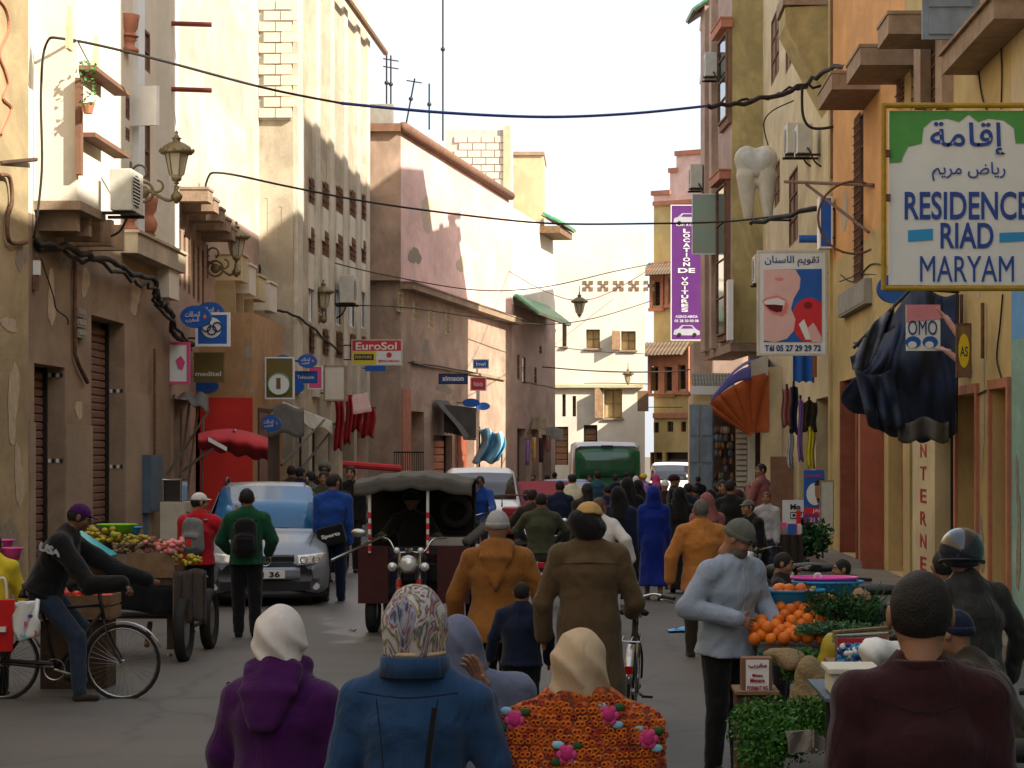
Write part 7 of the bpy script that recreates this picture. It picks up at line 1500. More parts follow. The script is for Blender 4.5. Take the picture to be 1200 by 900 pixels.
for sd in (-1, 1):
 part('side_lamp', MB().lathe([(0, -.05), (.05, -.03), (.058, .02), (0, .06)], (-.02 + sd * .19, -.28, .83), 14, 'y'), M['head_glass'], TK, smooth=True); part('indicator', MB().sph((-.02 + sd * .14, -.25, 1.02), .04, 10, 6), M['head_glass'], TK, smooth=True)
 part('handlebar', MB().tube(catmull([(-.02, -.10, 1.0), (-.02 + sd * .16, -.10, 1.0), (-.02 + sd * .26, -.05, 1.14), (-.02 + sd * .40, .08, 1.16)], 5), .013, 7), M['chrome'], TK, smooth=True)
part('speedometer', MB().lathe([(0, 0), (.05, 0), (.05, .05), (0, .06)], (-.02, -.22, 1.0), 12), M['chrome'], TK); part('mirror', MB().sph((-.64, -.05, 1.22), (.10, .02, .05), 10, 6), M['steel'], TK, smooth=True); part('mirror_arm', MB().tube([(-.42, .05, 1.14), (-.62, -.04, 1.2)], .008, 5), M['chrome'], TK)
part('spare_tyre', MB().torus((.42, .84, 1.45), .16, .05, 20, 6, 'y'), M['rubber'], TK, smooth=True); part('crate_load', MB().box(.14, .62, .2, .6, 1.06, 1.16), M['steel'], TK); part('side_roll', MB().tube([(.62, .1, 1.10), (.86, .5, 1.32)], .06, 10), M['canvas_grey'], TK, smooth=True)
for k in range(6): part('rack_bar', MB().tube([(.64, .2 + k * .1, 1.0), (.84, .2 + k * .1, 1.0)], .012, 5), M['dark_metal'], TK)
ST = thing('metal_pole', 'bright metal pole sticking out left from the cargo tricycle', 'pole', P(390, 657, 25.6)); part('pole', MB().tube([P(388, 657, 25.2), P(452, 627, 26.3)], .017, 8), M['chrome'], ST, world=True)

# bicycles
def bicycle(name='bicycle', m='dark_metal', rack=True, lean=0.):
 r = thing(name, 'x', 'bicycle', (0, 0, 0)); R_ = .335
 wheel(r, 0, .53, R_, .035, spokes=36); wheel(r, 0, -.52, R_, .035, spokes=36)
 P_ = lambda y, z, x=0: (x, y, z)
 for nm, pts, rr_ in (('down_tube', [P_(-.05, .28), P_(.36, .78)], .016), ('seat_tube', [P_(-.05, .28), P_(-.19, .88)], .016), ('top_tube', [P_(-.17, .80), P_(.36, .84)], .014), ('head_tube', [P_(.37, .70), P_(.33, .94)], .018)): part(nm, MB().tube(pts, rr_, 8), M[m], r, smooth=True)
 for sd in (-1, 1):
  part('chain_stay', MB().tube([P_(-.05, .28), P_(-.52, R_, sd * .06)], .010, 6), M[m], r); part('seat_stay', MB().tube([P_(-.17, .80), P_(-.52, R_, sd * .06)], .009, 6), M[m], r)
  part('fork', MB().tube(catmull([P_(.36, .74), P_(.42, .55, sd * .055), P_(.53, R_, sd * .06)], 4), .010, 6), M[m], r); part('crank', MB().tube([P_(-.05, .28, sd * .05), P_(-.05 + sd * .16, .28 - .04 * sd, sd * .08)], .010, 6), M['steel'], r); part('pedal', MB().box(sd * .08, sd * .17, -.05 + sd * .16 - .045, -.05 + sd * .16 + .045, .265 - .04 * sd, .285 - .04 * sd), M['black_plastic'], r)
  part('grip', MB().tube([P_(.20, 1.03, sd * .20), P_(.12, 1.02, sd * .30)], .017, 8), M['black_plastic'], r); part('brake_lever', MB().tube([P_(.22, 1.0, sd * .19), P_(.17, .98, sd * .29)], .006, 5), M['steel'], r)
  part('mudguard', MB().grid(lambda u, v: (-.03 + .06 * v, (.53 if sd > 0 else -.52) + (R_ + .025) * math.cos(PI * (.12 + .8 * u)), R_ + (R_ + .025) * math.sin(PI * (.12 + .8 * u))), 14, 2, .004), M['steel'], r, smooth=True)
 part('handlebar', MB().tube(catmull([P_(.20, 1.03, -.20), P_(.32, 1.03, -.12), P_(.33, 1.0, 0), P_(.32, 1.03, .12), P_(.20, 1.03, .20)], 5), .011, 7), M['chrome'], r, smooth=True); part('chain_guard', MB().tube([P_(-.05, .33, .06), P_(-.5, .36, .06)], .02, 6), M[m], r); part('chainring', MB().torus((.045, -.05, .28), .09, .006, 20, 5), M['steel'], r)
 part('saddle', MB().grid(lambda u, v: (( .5 - v) * (.24 - .17 * u ** .7), -.34 + .29 * u, .95 + .03 * (1 - u) - .05 * (2 * v - 1) ** 2), 8, 8, .035), M['black_plastic'], r, smooth=True); part('seat_post', MB().tube([P_(-.18, .86), P_(-.20, .94)], .013, 7), M['steel'], r); part('saddle_springs', MB().cyl((-.06, -.28, .90), (.06, -.28, .90), .015, 8), M['steel'], r)
 if rack:
  for x in (-.07, 0, .07): part('rack_bar', MB().tube([P_(-.28, .73, x), P_(-.70, .73, x)], .006, 5), M['steel'], r)
  part('rack_hoop', MB().tube([P_(-.70, .73, -.07), P_(-.70, .73, .07)], .006, 5), M['steel'], r)
  for sd in (-1, 1): part('rack_stay', MB().tube([P_(-.66, .73, sd * .07), P_(-.54, R_, sd * .07)], .005, 5), M['steel'], r)
  part('rear_reflector', MB().box(-.03, .03, -.885, -.87, .50, .56), M['red_lens'], r)
 return r
BK1 = bicycle(); BK1.location = (GX(735, 17.3) + .02, 17.5, 0); BK1.rotation_euler = (0, R(3), R(-3)); BK1['label'] = 'black bicycle wheeled by the man in the long brown robe'; G_ = 'bicycles in the street'; BK1['group'] = G_
BK2 = dup(BK1, (GX(72, 19.3), 19.3, 0), R(-88), 'old dark bicycle ridden by the man in the purple cap', G_); BK2.rotation_euler = (0, 0, R(-90))
BK3 = dup(BK1, (GX(560, 42), 42, 0), R(176), 'bicycle coming at the viewer under the man in blue', G_); BK4 = dup(BK1, (GX(671, 46), 45.5, 0), R(2), 'bicycle ridden away by the person in the pale vest', G_)
# mopeds
def moped(m='black_plastic'):
 r = thing('moped', 'x', 'moped', (0, 0, 0)); R_ = .28
 wheel(r, 0, .60, R_, .07, spokes=20); wheel(r, 0, -.55, R_, .08, spokes=20); part('engine', MB().sph((0, -.05, .36), (.13, .2, .14), 10, 8), M['dark_metal'], r, smooth=True); part('frame', MB().tube(catmull([(0, .46, .82), (0, .2, .55), (0, -.15, .5), (0, -.55, .62)], 5), .035, 8), M[m], r, smooth=True)
 part('tank', MB().sph((0, .12, .72), (.12, .24, .10), 12, 8), M[m], r, smooth=True); part('seat', MB().sph((0, -.34, .78), (.12, .36, .06), 12, 8), M['black_plastic'], r, smooth=True); part('headlamp', MB().lathe([(0, 0), (.07, .0), (.08, -.05), (.04, -.12)], (0, .60, .90), 14, 'y'), M['head_glass'], r, smooth=True)
 for sd in (-1, 1): part('fork', MB().tube([(sd * .06, .42, .92), (sd * .06, .60, R_)], .018, 7), M['chrome'], r); part('shock', MB().tube([(sd * .10, -.42, .68), (sd * .10, -.55, R_)], .022, 7), M['chrome'], r); part('grip', MB().tube([(sd * .22, .34, 1.0), (sd * .34, .26, .99)], .018, 7), M['black_plastic'], r); part('mirror', MB().sph((sd * .30, .36, 1.2), (.06, .015, .045), 8, 6), M['chrome'], r, smooth=True); part('mirror_arm', MB().tube([(sd * .24, .34, 1.0), (sd * .30, .37, 1.18)], .006, 4), M['chrome'], r)
 part('handlebar', MB().tube(catmull([(-.22, .34, 1.0), (-.10, .42, .98), (.10, .42, .98), (.22, .34, 1.0)], 4), .012, 6), M['chrome'], r); part('rear_mudguard', MB().grid(lambda u, v: (-.06 + .12 * v, -.55 + .34 * math.cos(PI * (.3 + .75 * u)), R_ + .34 * math.sin(PI * (.3 + .75 * u))), 10, 2, .01), M[m], r, smooth=True)
 part('tail_light', MB().box(-.05, .05, -.88, -.83, .60, .68), M['red_lens'], r, bevel=.01); part('number_plate', MB().box(-.08, .08, -.91, -.895, .40, .54), M['plate'], r); part('exhaust', MB().tube([(.12, .0, .25), (.14, -.75, .28)], [.025, .035], 8), M['chrome'], r, smooth=True); return r
MP = moped(); MP.location = (GX(634, 30), 31, 0); MP['label'] = 'moped carrying two men away past the tan djellaba'; MP['group'] = 'mopeds'
for lb, px, Y, rz in (('parked moped with handlebar against the yellow pier, farthest right hand one', 925, 27, 60), ('parked moped behind the oranges, middle of the right hand row', 985, 22.5, 75), ('parked moped in shadow under the painted pier letters', 1035, 20.0, 60)): dup(MP, (GX(px, Y), Y, 0), R(rz), lb, 'mopeds')
for o in [c for q in bpy.data.objects if q.get('label', '').startswith('parked moped') for c in q.children if c.name.startswith('mirror')]: bpy.data.objects.remove(o)
MQ = dup(MP, (2.1, 9.4, 0), R(-88), 'moped with an orange lamp in the corner, by the maroon shirt', 'mopeds')
for k, (mm, y0, y1) in enumerate((('amber', 860, 872), ('red_lens', 872, 884))): part('corner_lamp', MB().box(0, .075, 0, .05, 0, .05).xf(Matrix.Translation(P(975, 886 - k * 14, 8.3)) @ Matrix.Rotation(R(10), 4, 'Y')), M['amber' if k else 'red_lens'], thing('lamp_lens', ('red lower lens of lamp by the maroon shirted man', 'orange upper lens of lamp by the maroon shirted man')[k], 'lamp', P(975, 886, 8.3)), world=True)
MR = dup(MP, (GX(1215, 10.5), 10.4, 0), R(-50), 'moped with a white plate in the lower right corner', 'mopeds')
# ---------------------------------------------------------------- carts, stalls and what lies on them
def leafmass(name, label, c, rad, n, m, ls=.03, seed=1, kind='stuff', cat='herbs', up=.5, strands=0, group=None):
 rr = random.Random(seed); mb = MB(); cl = [(rr.uniform(-1, 1), rr.uniform(-1, 1), rr.uniform(-.2, 1)) for _ in range(14)]
 for i in range(n):
  q = rr.choice(cl); p = Vector((q[0] * rad[0] * .75 + rr.gauss(0, .20) * rad[0], q[1] * rad[1] * .75 + rr.gauss(0, .2) * rad[1], q[2] * rad[2] * .7 + rr.gauss(0, .18) * rad[2]))
  if (p.x / rad[0]) ** 2 + (p.y / rad[1]) ** 2 + (max(p.z, 0) / rad[2]) ** 2 > 1.25: continue
  e = Vector((rr.gauss(0, 1), rr.gauss(0, 1), rr.gauss(up, 1))).normalized(); f = e.orthogonal().normalized(); f = Matrix.Rotation(rr.uniform(0, 6.28), 3, e) @ f; l = ls * rr.uniform(.6, 1.5)
  mb.add([p, p + e * l * .5 + f * l * .35, p + e * l * 1.1, p + e * l * .5 - f * l * .35], [(0, 1, 2, 3)])
 for i in range(strands):
  a = rr.uniform(0, 6.3); p = Vector((rad[0] * .6 * math.cos(a), rad[1] * .6 * math.sin(a), 0)); q = Vector((rad[0] * 1.1 * math.cos(a), rad[1] * 1.1 * math.sin(a), rad[2] * rr.uniform(.4, 1.2))); mb.tube([p, q], .003, 3, caps=False)
 o = part(name, mb, m); o.location = c; return tag(o, label, cat, group, kind)
def ball(name, m, r_, parent=None): return mkmesh(name, MB().sph((0, 0, 0), (r_, r_, r_ * .94), 14, 9), m, True)
ME_O = ball('orange', M['orange_fruit'], .040); ME_T = ball('tomato', M['tomato'], .036)
def heap(name, me, spots, label, cat, group):
 for i, (p, s_) in enumerate(spots):
  o = bpy.data.objects.new(name, me); COL.objects.link(o); o.location = p; o.rotation_euler = (rnd.uniform(0, 6), rnd.uniform(0, 6), 0); o.scale = (s_,) * 3; tag(o, label, cat, group)
def basin(label, c, r_, h_, m, name='plastic_basin', sx=1.2):
 r = thing(name, label, 'basin', c); part('bowl', MB().lathe([(r_ * .7, 0), (r_ * .95, h_ * .9), (r_, h_), (r_ * 1.06, h_), (r_ * 1.05, h_ - .015), (r_ * .93, h_ * .86), (r_ * .66, .012), (0, .012)], n=28, sx=sx), M[m], r, smooth=True); return r
def crate(name, label, c, sx, sy, sz, m, cat='crate', slats=3, rz=0., group=None):
 r = thing(name, label, cat, c, rz, group); g = sz / slats
 part('base', MB().box(-sx, sx, -sy, sy, 0, .012), m, r)
 for k in range(slats):
  z0, z1 = g * k + .012 + .006, g * (k + 1)
  for sd in (-1, 1): part('slat', MB().box(-sx, sx, sd * sy, sd * (sy - .012), z0, z1), m, r); part('slat', MB().box(sd * sx, sd * (sx - .012), -sy + .013, sy - .013, z0, z1), m, r)
 for a in (-1, 1):
  for b in (-1, 1): part('corner_post', MB().box(a * (sx - .013), a * (sx - .04), b * (sy - .013), b * (sy - .04), .012, sz), m, r)
 return r
def sphs(name, label, c, m, cat, n, spread, rr=.1, seed=0, h=.02, kind=None, fold=.004):
 rg = random.Random(seed); F = SDF(Vector((-.5, -.5, -.4)) , (.5, .5, .6), h)
 for i in range(n): F.ell((rg.uniform(-1, 1) * spread[0], rg.uniform(-1, 1) * spread[1], rg.uniform(-1, 1) * spread[2]), (rr * rg.uniform(.7, 1.2), rr * rg.uniform(.7, 1.2), rr * rg.uniform(.7, 1.3)), .06)
 F.fold(fold, seed, f=1.6); r = thing(name, label, cat, c); np_part('bag' if 'bag' in name or 'sack' in name else 'heap', [F.mesh()], m, r); return r
# hand cart, left
Yk = 23.6; HC = thing('handcart', 'dark wooden handcart piled with vegetables, with a rug over its end', 'cart', (GX(155, Yk), Yk, 0))
x0, x1 = GX(92, Yk), GX(225, Yk)
for k in range(6): part('plank', MB().box(x0, x1, Yk - .45 + k * .16, Yk - .30 + k * .16, .74, .78), M['wood_dark'], HC, world=True)
part('front_board', MB().box(x0, x1, Yk - .48, Yk - .455, .78, 1.0), M['wood_dark'], HC, world=True); part('side_board', MB().box(GX(160, Yk), GX(215, Yk), Yk - .50, Yk - .485, .86, 1.12), M['wood'], HC, world=True); part('lower_shelf', MB().box(x0 + .3, x1 - .15, Yk - .3, Yk + .3, .42, .45), M['wood_dark'], HC, world=True)
for x in (x0 + .1, x1 - .2): part('leg', MB().box(x, x + .06, Yk - .35, Yk - .29, .1, .74), M['wood_dark'], HC, world=True)
w_ = wheel(HC, GX(210, 22.6) - GX(155, Yk), -.75, .34, .12); wheel(HC, GX(210, 22.6) - GX(155, Yk), .75, .34, .12); part('axle', MB().tube([(GX(210, 22.6) - GX(155, Yk), -.75, .34), (GX(210, 22.6) - GX(155, Yk), .75, .34)], .025, 6), M['dark_metal'], HC)
part('prop_leg', MB().tube([P(176, 730, Yk), P(172, 757, Yk - .2)], .03, 6), M['wood'], HC, world=True); part('handle', MB().tube([P(95, 672, Yk), P(132, 690, Yk)], .03, 6), M['wood'], HC, world=True)
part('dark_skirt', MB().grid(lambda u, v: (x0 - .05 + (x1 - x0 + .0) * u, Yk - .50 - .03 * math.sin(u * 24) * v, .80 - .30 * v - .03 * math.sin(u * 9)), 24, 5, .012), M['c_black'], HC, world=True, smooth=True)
RG = thing('brown_rug', 'brown checked rug hanging over the right end of the handcart', 'rug', P(222, 730, Yk)); part('rug', MB().grid(lambda u, v: P(204 + 38 * u, 668 + 62 * v + 2 * math.sin(u * 7), 22.9 - .05 * math.sin(u * 19)), 24, 10, .015), cloth('c_rug', (.07, .05, .04), bump=.5), RG, world=True, smooth=True)
basin('lime green scale pan on the handcart', P(137, 625, 23.4), .17, .10, 'basin_green', 'scale_pan'); basin('small blue bowl behind lime green pan on the handcart', P(152, 628, 23.9), .11, .10, 'basin_blue', 'bowl'); SCL = thing('weighing_scale', 'dark weighing scale under the lime green pan', 'scale', P(137, 640, 23.4)); part('stand', MB().box(-.08, .08, -.08, .08, -.06, .08), M['dark_metal'], SCL); part('stem', MB().tube([(0, 0, .08), (0, 0, .13)], .02, 6), M['steel'], SCL)
TC = thing('teal_crate', 'teal plastic crate tilted on the left of the handcart', 'crate', P(113, 648, 22.8)); part('tray', MB().hexa([(-.18, -.12, .06), (.14, -.12, -.1), (.14, .2, -.1), (-.18, .2, .06), (-.20, -.14, .22), (.17, -.14, -.02), (.17, .22, -.02), (-.20, .22, .22)]), M['crate_teal'], TC)
for k in range(3): part('rim_slat', MB().hexa([(-.20, -.15, .04 + .06 * k), (.17, -.15, -.13 + .04 * k), (.17, -.141, -.13 + .04 * k), (-.2, -.141, .04 + .06 * k), (-.20, -.15, .08 + .06 * k), (.17, -.15, -.10 + .04 * k), (.17, -.141, -.10 + .04 * k), (-.2, -.141, .08 + .06 * k)]), M['crate_teal'], TC)
for i, (px, py, mm, lb, rad) in enumerate(((117, 628, 'banana', 'heap of yellow fruit behind the teal crate', .13), (160, 630, 'banana', 'yellow green fruit heap in the middle of the handcart', .08), (175, 636, 'wood', 'brown root vegetables on the handcart', .10), (192, 640, 'sign_lip', 'pink red onions at the right end of the handcart', .12), (152, 642, 'sack', 'pale root vegetables below lime green pan', .10), (217, 655, 'banana', 'yellow fruit at the corner of the rug', .09), (233, 672, 'banana', 'small bunch of yellow fruit sliding over the rug', .05))):
 mb = MB(); rg = random.Random(i)
 for q in range(40): mb.sph((rg.uniform(-1, 1) * rad * 1.6, rg.uniform(-1, 1) * rad, rg.uniform(0, 1) * rad), (rad * .27 * rg.uniform(.7, 1.3), rad * .27, rad * .22 * rg.uniform(.7, 1.3)), 8, 6)
 o = part('vegetable_heap', mb, M[mm], smooth=True, kind='stuff'); o.location = P(px, py + 6, 23.2); tag(o, lb, 'vegetables')
# crate of tomatoes and a box by the bicycle, buckets and bag on its rack
TB = crate('wooden_crate', 'wooden crate of tomatoes behind the handlebars of the old bicycle', P(92, 724, 20.3), .34, .24, .22, M['wood'], slats=2)
heap('tomato', ME_T, [(P(92, 703, 20.3) + Vector((rnd.uniform(-.30, .30), rnd.uniform(-.18, .18), rnd.uniform(-.01, .07))), rnd.uniform(.9, 1.3)) for _ in range(46)], 'red tomato in the crate behind the old bicycle', 'tomato', 'tomatoes in the crate')
part('stand_leg', MB().box(-.3, .3, -.2, .2, -1.0 + .2, -.02), M['wood_dark'], TB)
r = thing('red_bucket', 'red plastic box hanging at the left edge on the bicycle rack', 'bucket', P(2, 760, 19.0)); part('box', MB().hexa([P(-20, 764, 19.0), P(15, 764, 19.0), P(15, 764, 19.3), P(-20, 764, 19.3), P(-22, 703, 18.95), P(18, 702, 18.95), P(18, 702, 19.35), P(-22, 703, 19.35)]), M['red_plastic'], r, world=True, bevel=.01); part('handle', MB().tube(catmull([P(-8, 702, 19.1), P(-2, 680, 19.1), P(6, 680, 19.1), P(8, 702, 19.1)], 5), .012, 6), M['white_plastic'], r, world=True); part('label', MB().box(*[v for v in (P(0, 0, 19).x, P(9, 0, 19).x, 18.93, 18.96, P(0, 740, 19).z, P(0, 734, 19).z)]), M['sign_white'], r, world=True)
r = thing('patterned_bag', 'white shopping bag with bright ovals hanging from the bicycle', 'bag', P(30, 750, 18.9)); part('bag', MB().grid(lambda u, v: P(17 + (26 - 6 * v + 4) * u + 2 * v, 706 + 44 * v - 3 * u + 3 * math.sin(u * 5) * v, 18.85 + .05 * math.sin(u * 9 + v * 5)), 12, 12, .03), M['sign_white'], r, world=True, smooth=True)
for px, py, a, b, mm in ((27, 731, 8, 5, 'sign_pink'), (40, 742, 5, 6, 'sign_red'), (22, 744, 5, 4, 'basin_blue'), (36, 722, 4, 3, 'sign_purple'), (28, 714, 6, 4, 'sign_green'), (30, 746, 4, 3, 'crate_teal')): part('printed_oval', MB().prism([(P(x, y, 18.8).x, P(x, y, 18.8).z) for x, y in circ(px, py, a * .7, b * .7, 16)], lambda a_, b_, c_: Vector((a_, 18.795 - .004 * c_, b_))), M[mm], r, world=True)
basin('bright pink basin at the left edge behind the cyclist', P(12, 656, 19.8), .11, .11, 'basin_pink', sx=1); basin('second pink basin just above the first one at left edge', P(1, 645, 20.2), .12, .10, 'basin_pink', sx=1)
# small table of odds and ends behind the cart
r = thing('side_table', 'pale cupboard standing on the pavement behind the handcart', 'cupboard', (GX(204, 30), 30, 0)); part('cabinet', MB().box(GX(189, 30), GX(218, 30), 29.9, 30.4, .13, HZ(588, 30)), M['canvas_cream'], r, world=True, bevel=.01); part('glass_case', MB().box(GX(191, 30), GX(214, 30), 29.95, 30.35, HZ(587, 30), HZ(562, 30)), M['glass_dark'], r, world=True); part('case_frame', MB().tube([P(191, 587, 29.9), P(191, 562, 29.9), P(212, 562, 29.9), P(212, 587, 29.9)], .015, 5), M['steel'], r, world=True)

# orange stall, right
Yo = 14.6; tz = HZ(757, Yo); OS = thing('orange_stall', 'plank stall covered in green plastic, heaped with oranges and herbs', 'market stall', (GX(950, Yo), Yo, 0))
for k in range(5): part('plank', MB().box(GX(888, Yo), GX(1030, Yo), Yo - .1 + k * .32, Yo + .2 + k * .32, tz - .05, tz - .01), M['wood_dark'], OS, world=True)
part('green_cover', MB().grid(lambda u, v: (GX(886, Yo) + (GX(1000, Yo) - GX(886, Yo)) * u, Yo - .13 + .02 * math.sin(u * 21), tz - .005 - .12 * v - .01 * math.sin(u * 13)), 20, 4, .01), mat('green_plastic', (.015, .07, .05), rough=.4, bump=.2), OS, world=True, smooth=True)
for x, y in ((892, Yo), (1020, Yo), (892, Yo + 1.4), (1020, Yo + 1.4)): part('leg', MB().box(GX(x, Yo), GX(x, Yo) + .07, y - .05, y + .02, 0, tz - .06), M['wood_dark'], OS, world=True)
sp = []
for (cx_, cy_, w_, h_, Y_) in ((925, 752, 40, 0, Yo), (924, 742, 38, 8, Yo + .12), (928, 731, 34, 12, Yo + .25), (934, 719, 28, 12, Yo + .4), (948, 709, 22, 8, Yo + .5)):
 n_ = int(w_ * 2 / 15)
 for k in range(n_ + 1): sp.append((P(cx_ - w_ + k * 2 * w_ / n_ + rnd.uniform(-2, 2) * 1.2, cy_ - 5 + rnd.uniform(-2, 2), Y_ + rnd.uniform(-.05, .05)), rnd.uniform(.95, 1.18)))
 for k in range(n_): sp.append((P(cx_ - w_ + (k + .5) * 2 * w_ / n_, cy_ - 9 + rnd.uniform(-2, 2), Y_ + .08), rnd.uniform(.95, 1.15)))
heap('orange', ME_O, sp, 'orange in the big front heap on the plank stall', 'orange', 'oranges in the big heap')
heap('orange', ME_O, [(P(908 + 38 * u_ + rnd.uniform(-2, 2), 699 - 12 * k + rnd.uniform(-2, 2), Yo + .55 + .05 * k), rnd.uniform(1.0, 1.25)) for k, us in ((0, (.0, .2, .4, .6, .8, 1.0)), (.7, (.1, .45, .8))) for u_ in us] + [(P(914, 693, Yo + .7), 1.5), (P(940, 692, Yo + .7), 1.35)], 'orange heaped over the blue basin at the back', 'orange', 'oranges in the blue basin')
basin('blue basin of oranges on the plank stall', P(925, 714, Yo + .62), .20, .14, 'basin_blue'); basin('big blue basin nested at the back of the stall', P(970, 702, Yo + .9), .20, .13, 'basin_blue'); basin('pink basin inside the big blue one', P(966, 694, Yo + .95), .19, .11, 'basin_pink');
r = thing('basin_hook', 'pale curved handle above the pink basin', 'hook', P(958, 678, Yo + .9)); part('hook', MB().tube(catmull([P(956, 684, Yo + .8), P(955, 674, Yo + .8), P(961, 673, Yo + .8), P(962, 680, Yo + .8)], 5), .008, 6), M['white_plastic'], r, world=True)
for k in range(5): o = part('banana', MB().tube(catmull([(0, 0, 0), (.03, 0, .05), (.03, 0, .11)], 4), [.012 + .006 * math.sin(PI * i / 8) for i in range(9)], 7), M['banana'], smooth=True); o.location = P(947 + k * 2.5, 706 - 2 * k, Yo + .6); o.rotation_euler = (0, .3 * k, k); tag(o, 'yellow green banana beside the big blue basin', 'banana', 'bananas by the blue basin')
leafmass('herb_bunch', 'dark green feathery herbs mounded on the stall', P(990, 722, Yo + .3), (.26, .25, .20), 3800, M['herb_dark'], .022, 2, strands=60); leafmass('herb_bunch', 'pale grey green herbs laid flat in front of the dark ones', P(980, 742, Yo - .1), (.26, .15, .07), 2200, M['herb_pale'], .022, 3, strands=30)
leafmass('herb_bunch', 'green herbs spilling from the sack below the oranges', P(940, 790, Yo - .5), (.15, .12, .16), 1600, M['herb'], .022, 4, strands=30); leafmass('parsley_pile', 'large heap of bright parsley on the low crate in the foreground', P(912, 862, 11.4), (.26, .24, .20), 7000, M['herb'], .020, 5, up=.2)
leafmass('parsley_pile', 'second lobe of parsley, spilling right behind the folded sheet', P(958, 845, 11.6), (.18, .2, .13), 3000, M['herb'], .020, 6); leafmass('parsley_pile', 'parsley hanging down over the front of the low crate', P(893, 885, 11.2), (.13, .1, .2), 2600, M['herb'], .020, 8, up=-.8)
sphs('sack_cloth', 'tan cloth sack hanging off the front of the orange stall', P(951, 806, Yo - .75), M['sack'], 'sack', 7, (.05, .04, .13), .085, 3, fold=.014); sphs('sack_cloth', 'crumpled brown cloth tucked under the stall edge', P(920, 772, Yo - .6), M['sack'], 'sack', 6, (.10, .04, .03), .04, 5, fold=.012); sphs('produce_bag', 'yellow plastic bag between the herbs and the sewing box', P(975, 765, Yo - .6), M['banana'], 'bag', 4, (.03, .03, .07), .07, 7)
sphs('paper_bag', 'tan paper bag behind the herbs, by the second boy', P(1006, 708, Yo + .4), M['cardboard'], 'bag', 4, (.05, .03, .12), .06, 9)
CB = crate('low_crate', 'rough low wooden crate under the parsley heap', (GX(938, 11.3), 11.5, 0), .42, .30, .38, M['wood'], slats=3)
r = thing('plastic_sheet', 'folded grey plastic sheet on the parsley crate', 'sheet', P(950, 875, 11)); part('sheet', MB().grid(lambda u, v: P(922 + 30 * u + 2 * v, 857 + 26 * v - 2 * u, 11.0 - .02 * math.sin(u * 7 + v * 3)), 8, 6, .01), M['sheet_grey'], r, world=True); part('sheet_fold', MB().grid(lambda u, v: P(952 + 28 * u, 856 + 18 * u + 20 * v * (1 - .6 * u), 10.95 + .04 * math.sin(u * 5)), 8, 6, .01), M['sheet_grey'], r, world=True)
r = thing('tea_box', 'brown carton with a white label and red print standing on a box', 'box', P(886, 812, 13)); part('carton', MB().box(GX(869, 13), GX(905, 13), 13, 13.14, HZ(812, 13), HZ(771, 13)), M['brown_trim'], r, world=True, bevel=.004); flat(r, [(874, 773), (901, 773), (901, 810), (874, 810)], 13, M['sign_white'], .006, 'label')
for s__, y, h_, w_ in (('مغرب', 780, 6, 22), ('Menara', 791, 3.5, 12), ('Menara', 797, 5, 17), ('FORMAT KG', 806, 5, 24)): txt(r, arabic(s__) if s__[0] > 'z' else s__, 887.5, y, h_, 13, M['ink_red'], w_, d=.014, bold=.02)
r = thing('box_stand', 'dark upturned box under the brown carton', 'box', (GX(888, 13), 13.1, 0)); part('case', MB().box(GX(864, 12.9), GX(912, 12.9), 12.95, 13.3, 0, HZ(813, 13)), M['wood_dark'], r, world=True, bevel=.01); part('lid', MB().box(GX(862, 12.9), GX(914, 12.9), 12.92, 13.32, HZ(813, 13) + .001, HZ(813, 13) + .02), M['wood'], r, world=True)
SB = thing('foam_box', 'cream foam box on the near table, left of the maroon shirt', 'box', P(985, 825, 10.4)); part('box', MB().box(GX(974, 10.4), GX(1030, 10.4), 10.4, 10.7, HZ(815, 10.4), HZ(790, 10.4)), M['styro'], SB, world=True, bevel=.01); part('rim', MB().box(GX(970, 10.4), GX(1033, 10.4), 10.37, 10.73, HZ(790, 10.4) + .001, HZ(783, 10.4)), M['styro'], SB, world=True, bevel=.006)
r = thing('near_table', 'low dark table under the foam box', 'table', (GX(1010, 10.5), 10.6, 0)); part('top', MB().box(GX(965, 10.4), GX(1080, 10.4), 10.3, 11.2, HZ(820, 10.4), HZ(816, 10.4)), M['blue_grey'], r, world=True)
for x in (968, 1070): part('leg', MB().box(GX(x, 10.4), GX(x, 10.4) + .04, 10.4, 10.45, 0, HZ(821, 10.4)), M['dark_metal'], r, world=True)
r = thing('wire_basket', 'wire sided tray of small blue and white packets', 'basket', P(1000, 782, 11.6))
part('frame', MB().tube([P(980, 782, 11.5), P(980, 745, 11.5), P(1040, 742, 11.6), P(1040, 782, 11.6)], .008, 6), M['chrome'], r, world=True); part('back', MB().box(GX(980, 11.9), GX(1042, 11.9), 11.9, 11.92, HZ(782, 11.9), HZ(748, 11.9)), M['ink_red'], r, world=True); part('tray_base', MB().box(GX(978, 11.4), GX(1046, 11.4), 11.3, 11.95, HZ(785, 11.4), HZ(782, 11.4)), M['wood'], r, world=True)
mb = [MB() for _ in range(3)]; rg = random.Random(4)
for k in range(150): i = rg.randrange(3); p = P(rg.uniform(983, 1016), rg.uniform(756, 779), 11.45 + rg.uniform(0, .3)); mb[i].sph(p, (.016, .012, .014), 6, 4)
for i, mm in enumerate(('sign_navy', 'sign_white', 'basin_blue')): part('packets', mb[i], M[mm], r, world=True, kind='stuff')
sphs('white_bag', 'crumpled white plastic bag in the tray by the maroon shirt', P(1036, 765, 11.4), M['sign_white'], 'bag', 9, (.10, .05, .02), .04, 11, h=.012, fold=.012)
for i, y in enumerate((738, 743, 748)): r = thing('wooden_stick', ('upper', 'middle', 'lower')[i] + ' of three long sticks lying behind the tray', 'stick', P(1010, y, 12.5)); part('stick', MB().tube([P(976, y + 3, 12.6), P(1045, y - 3, 12.9)], .012, 6), M['sack'], r, world=True)
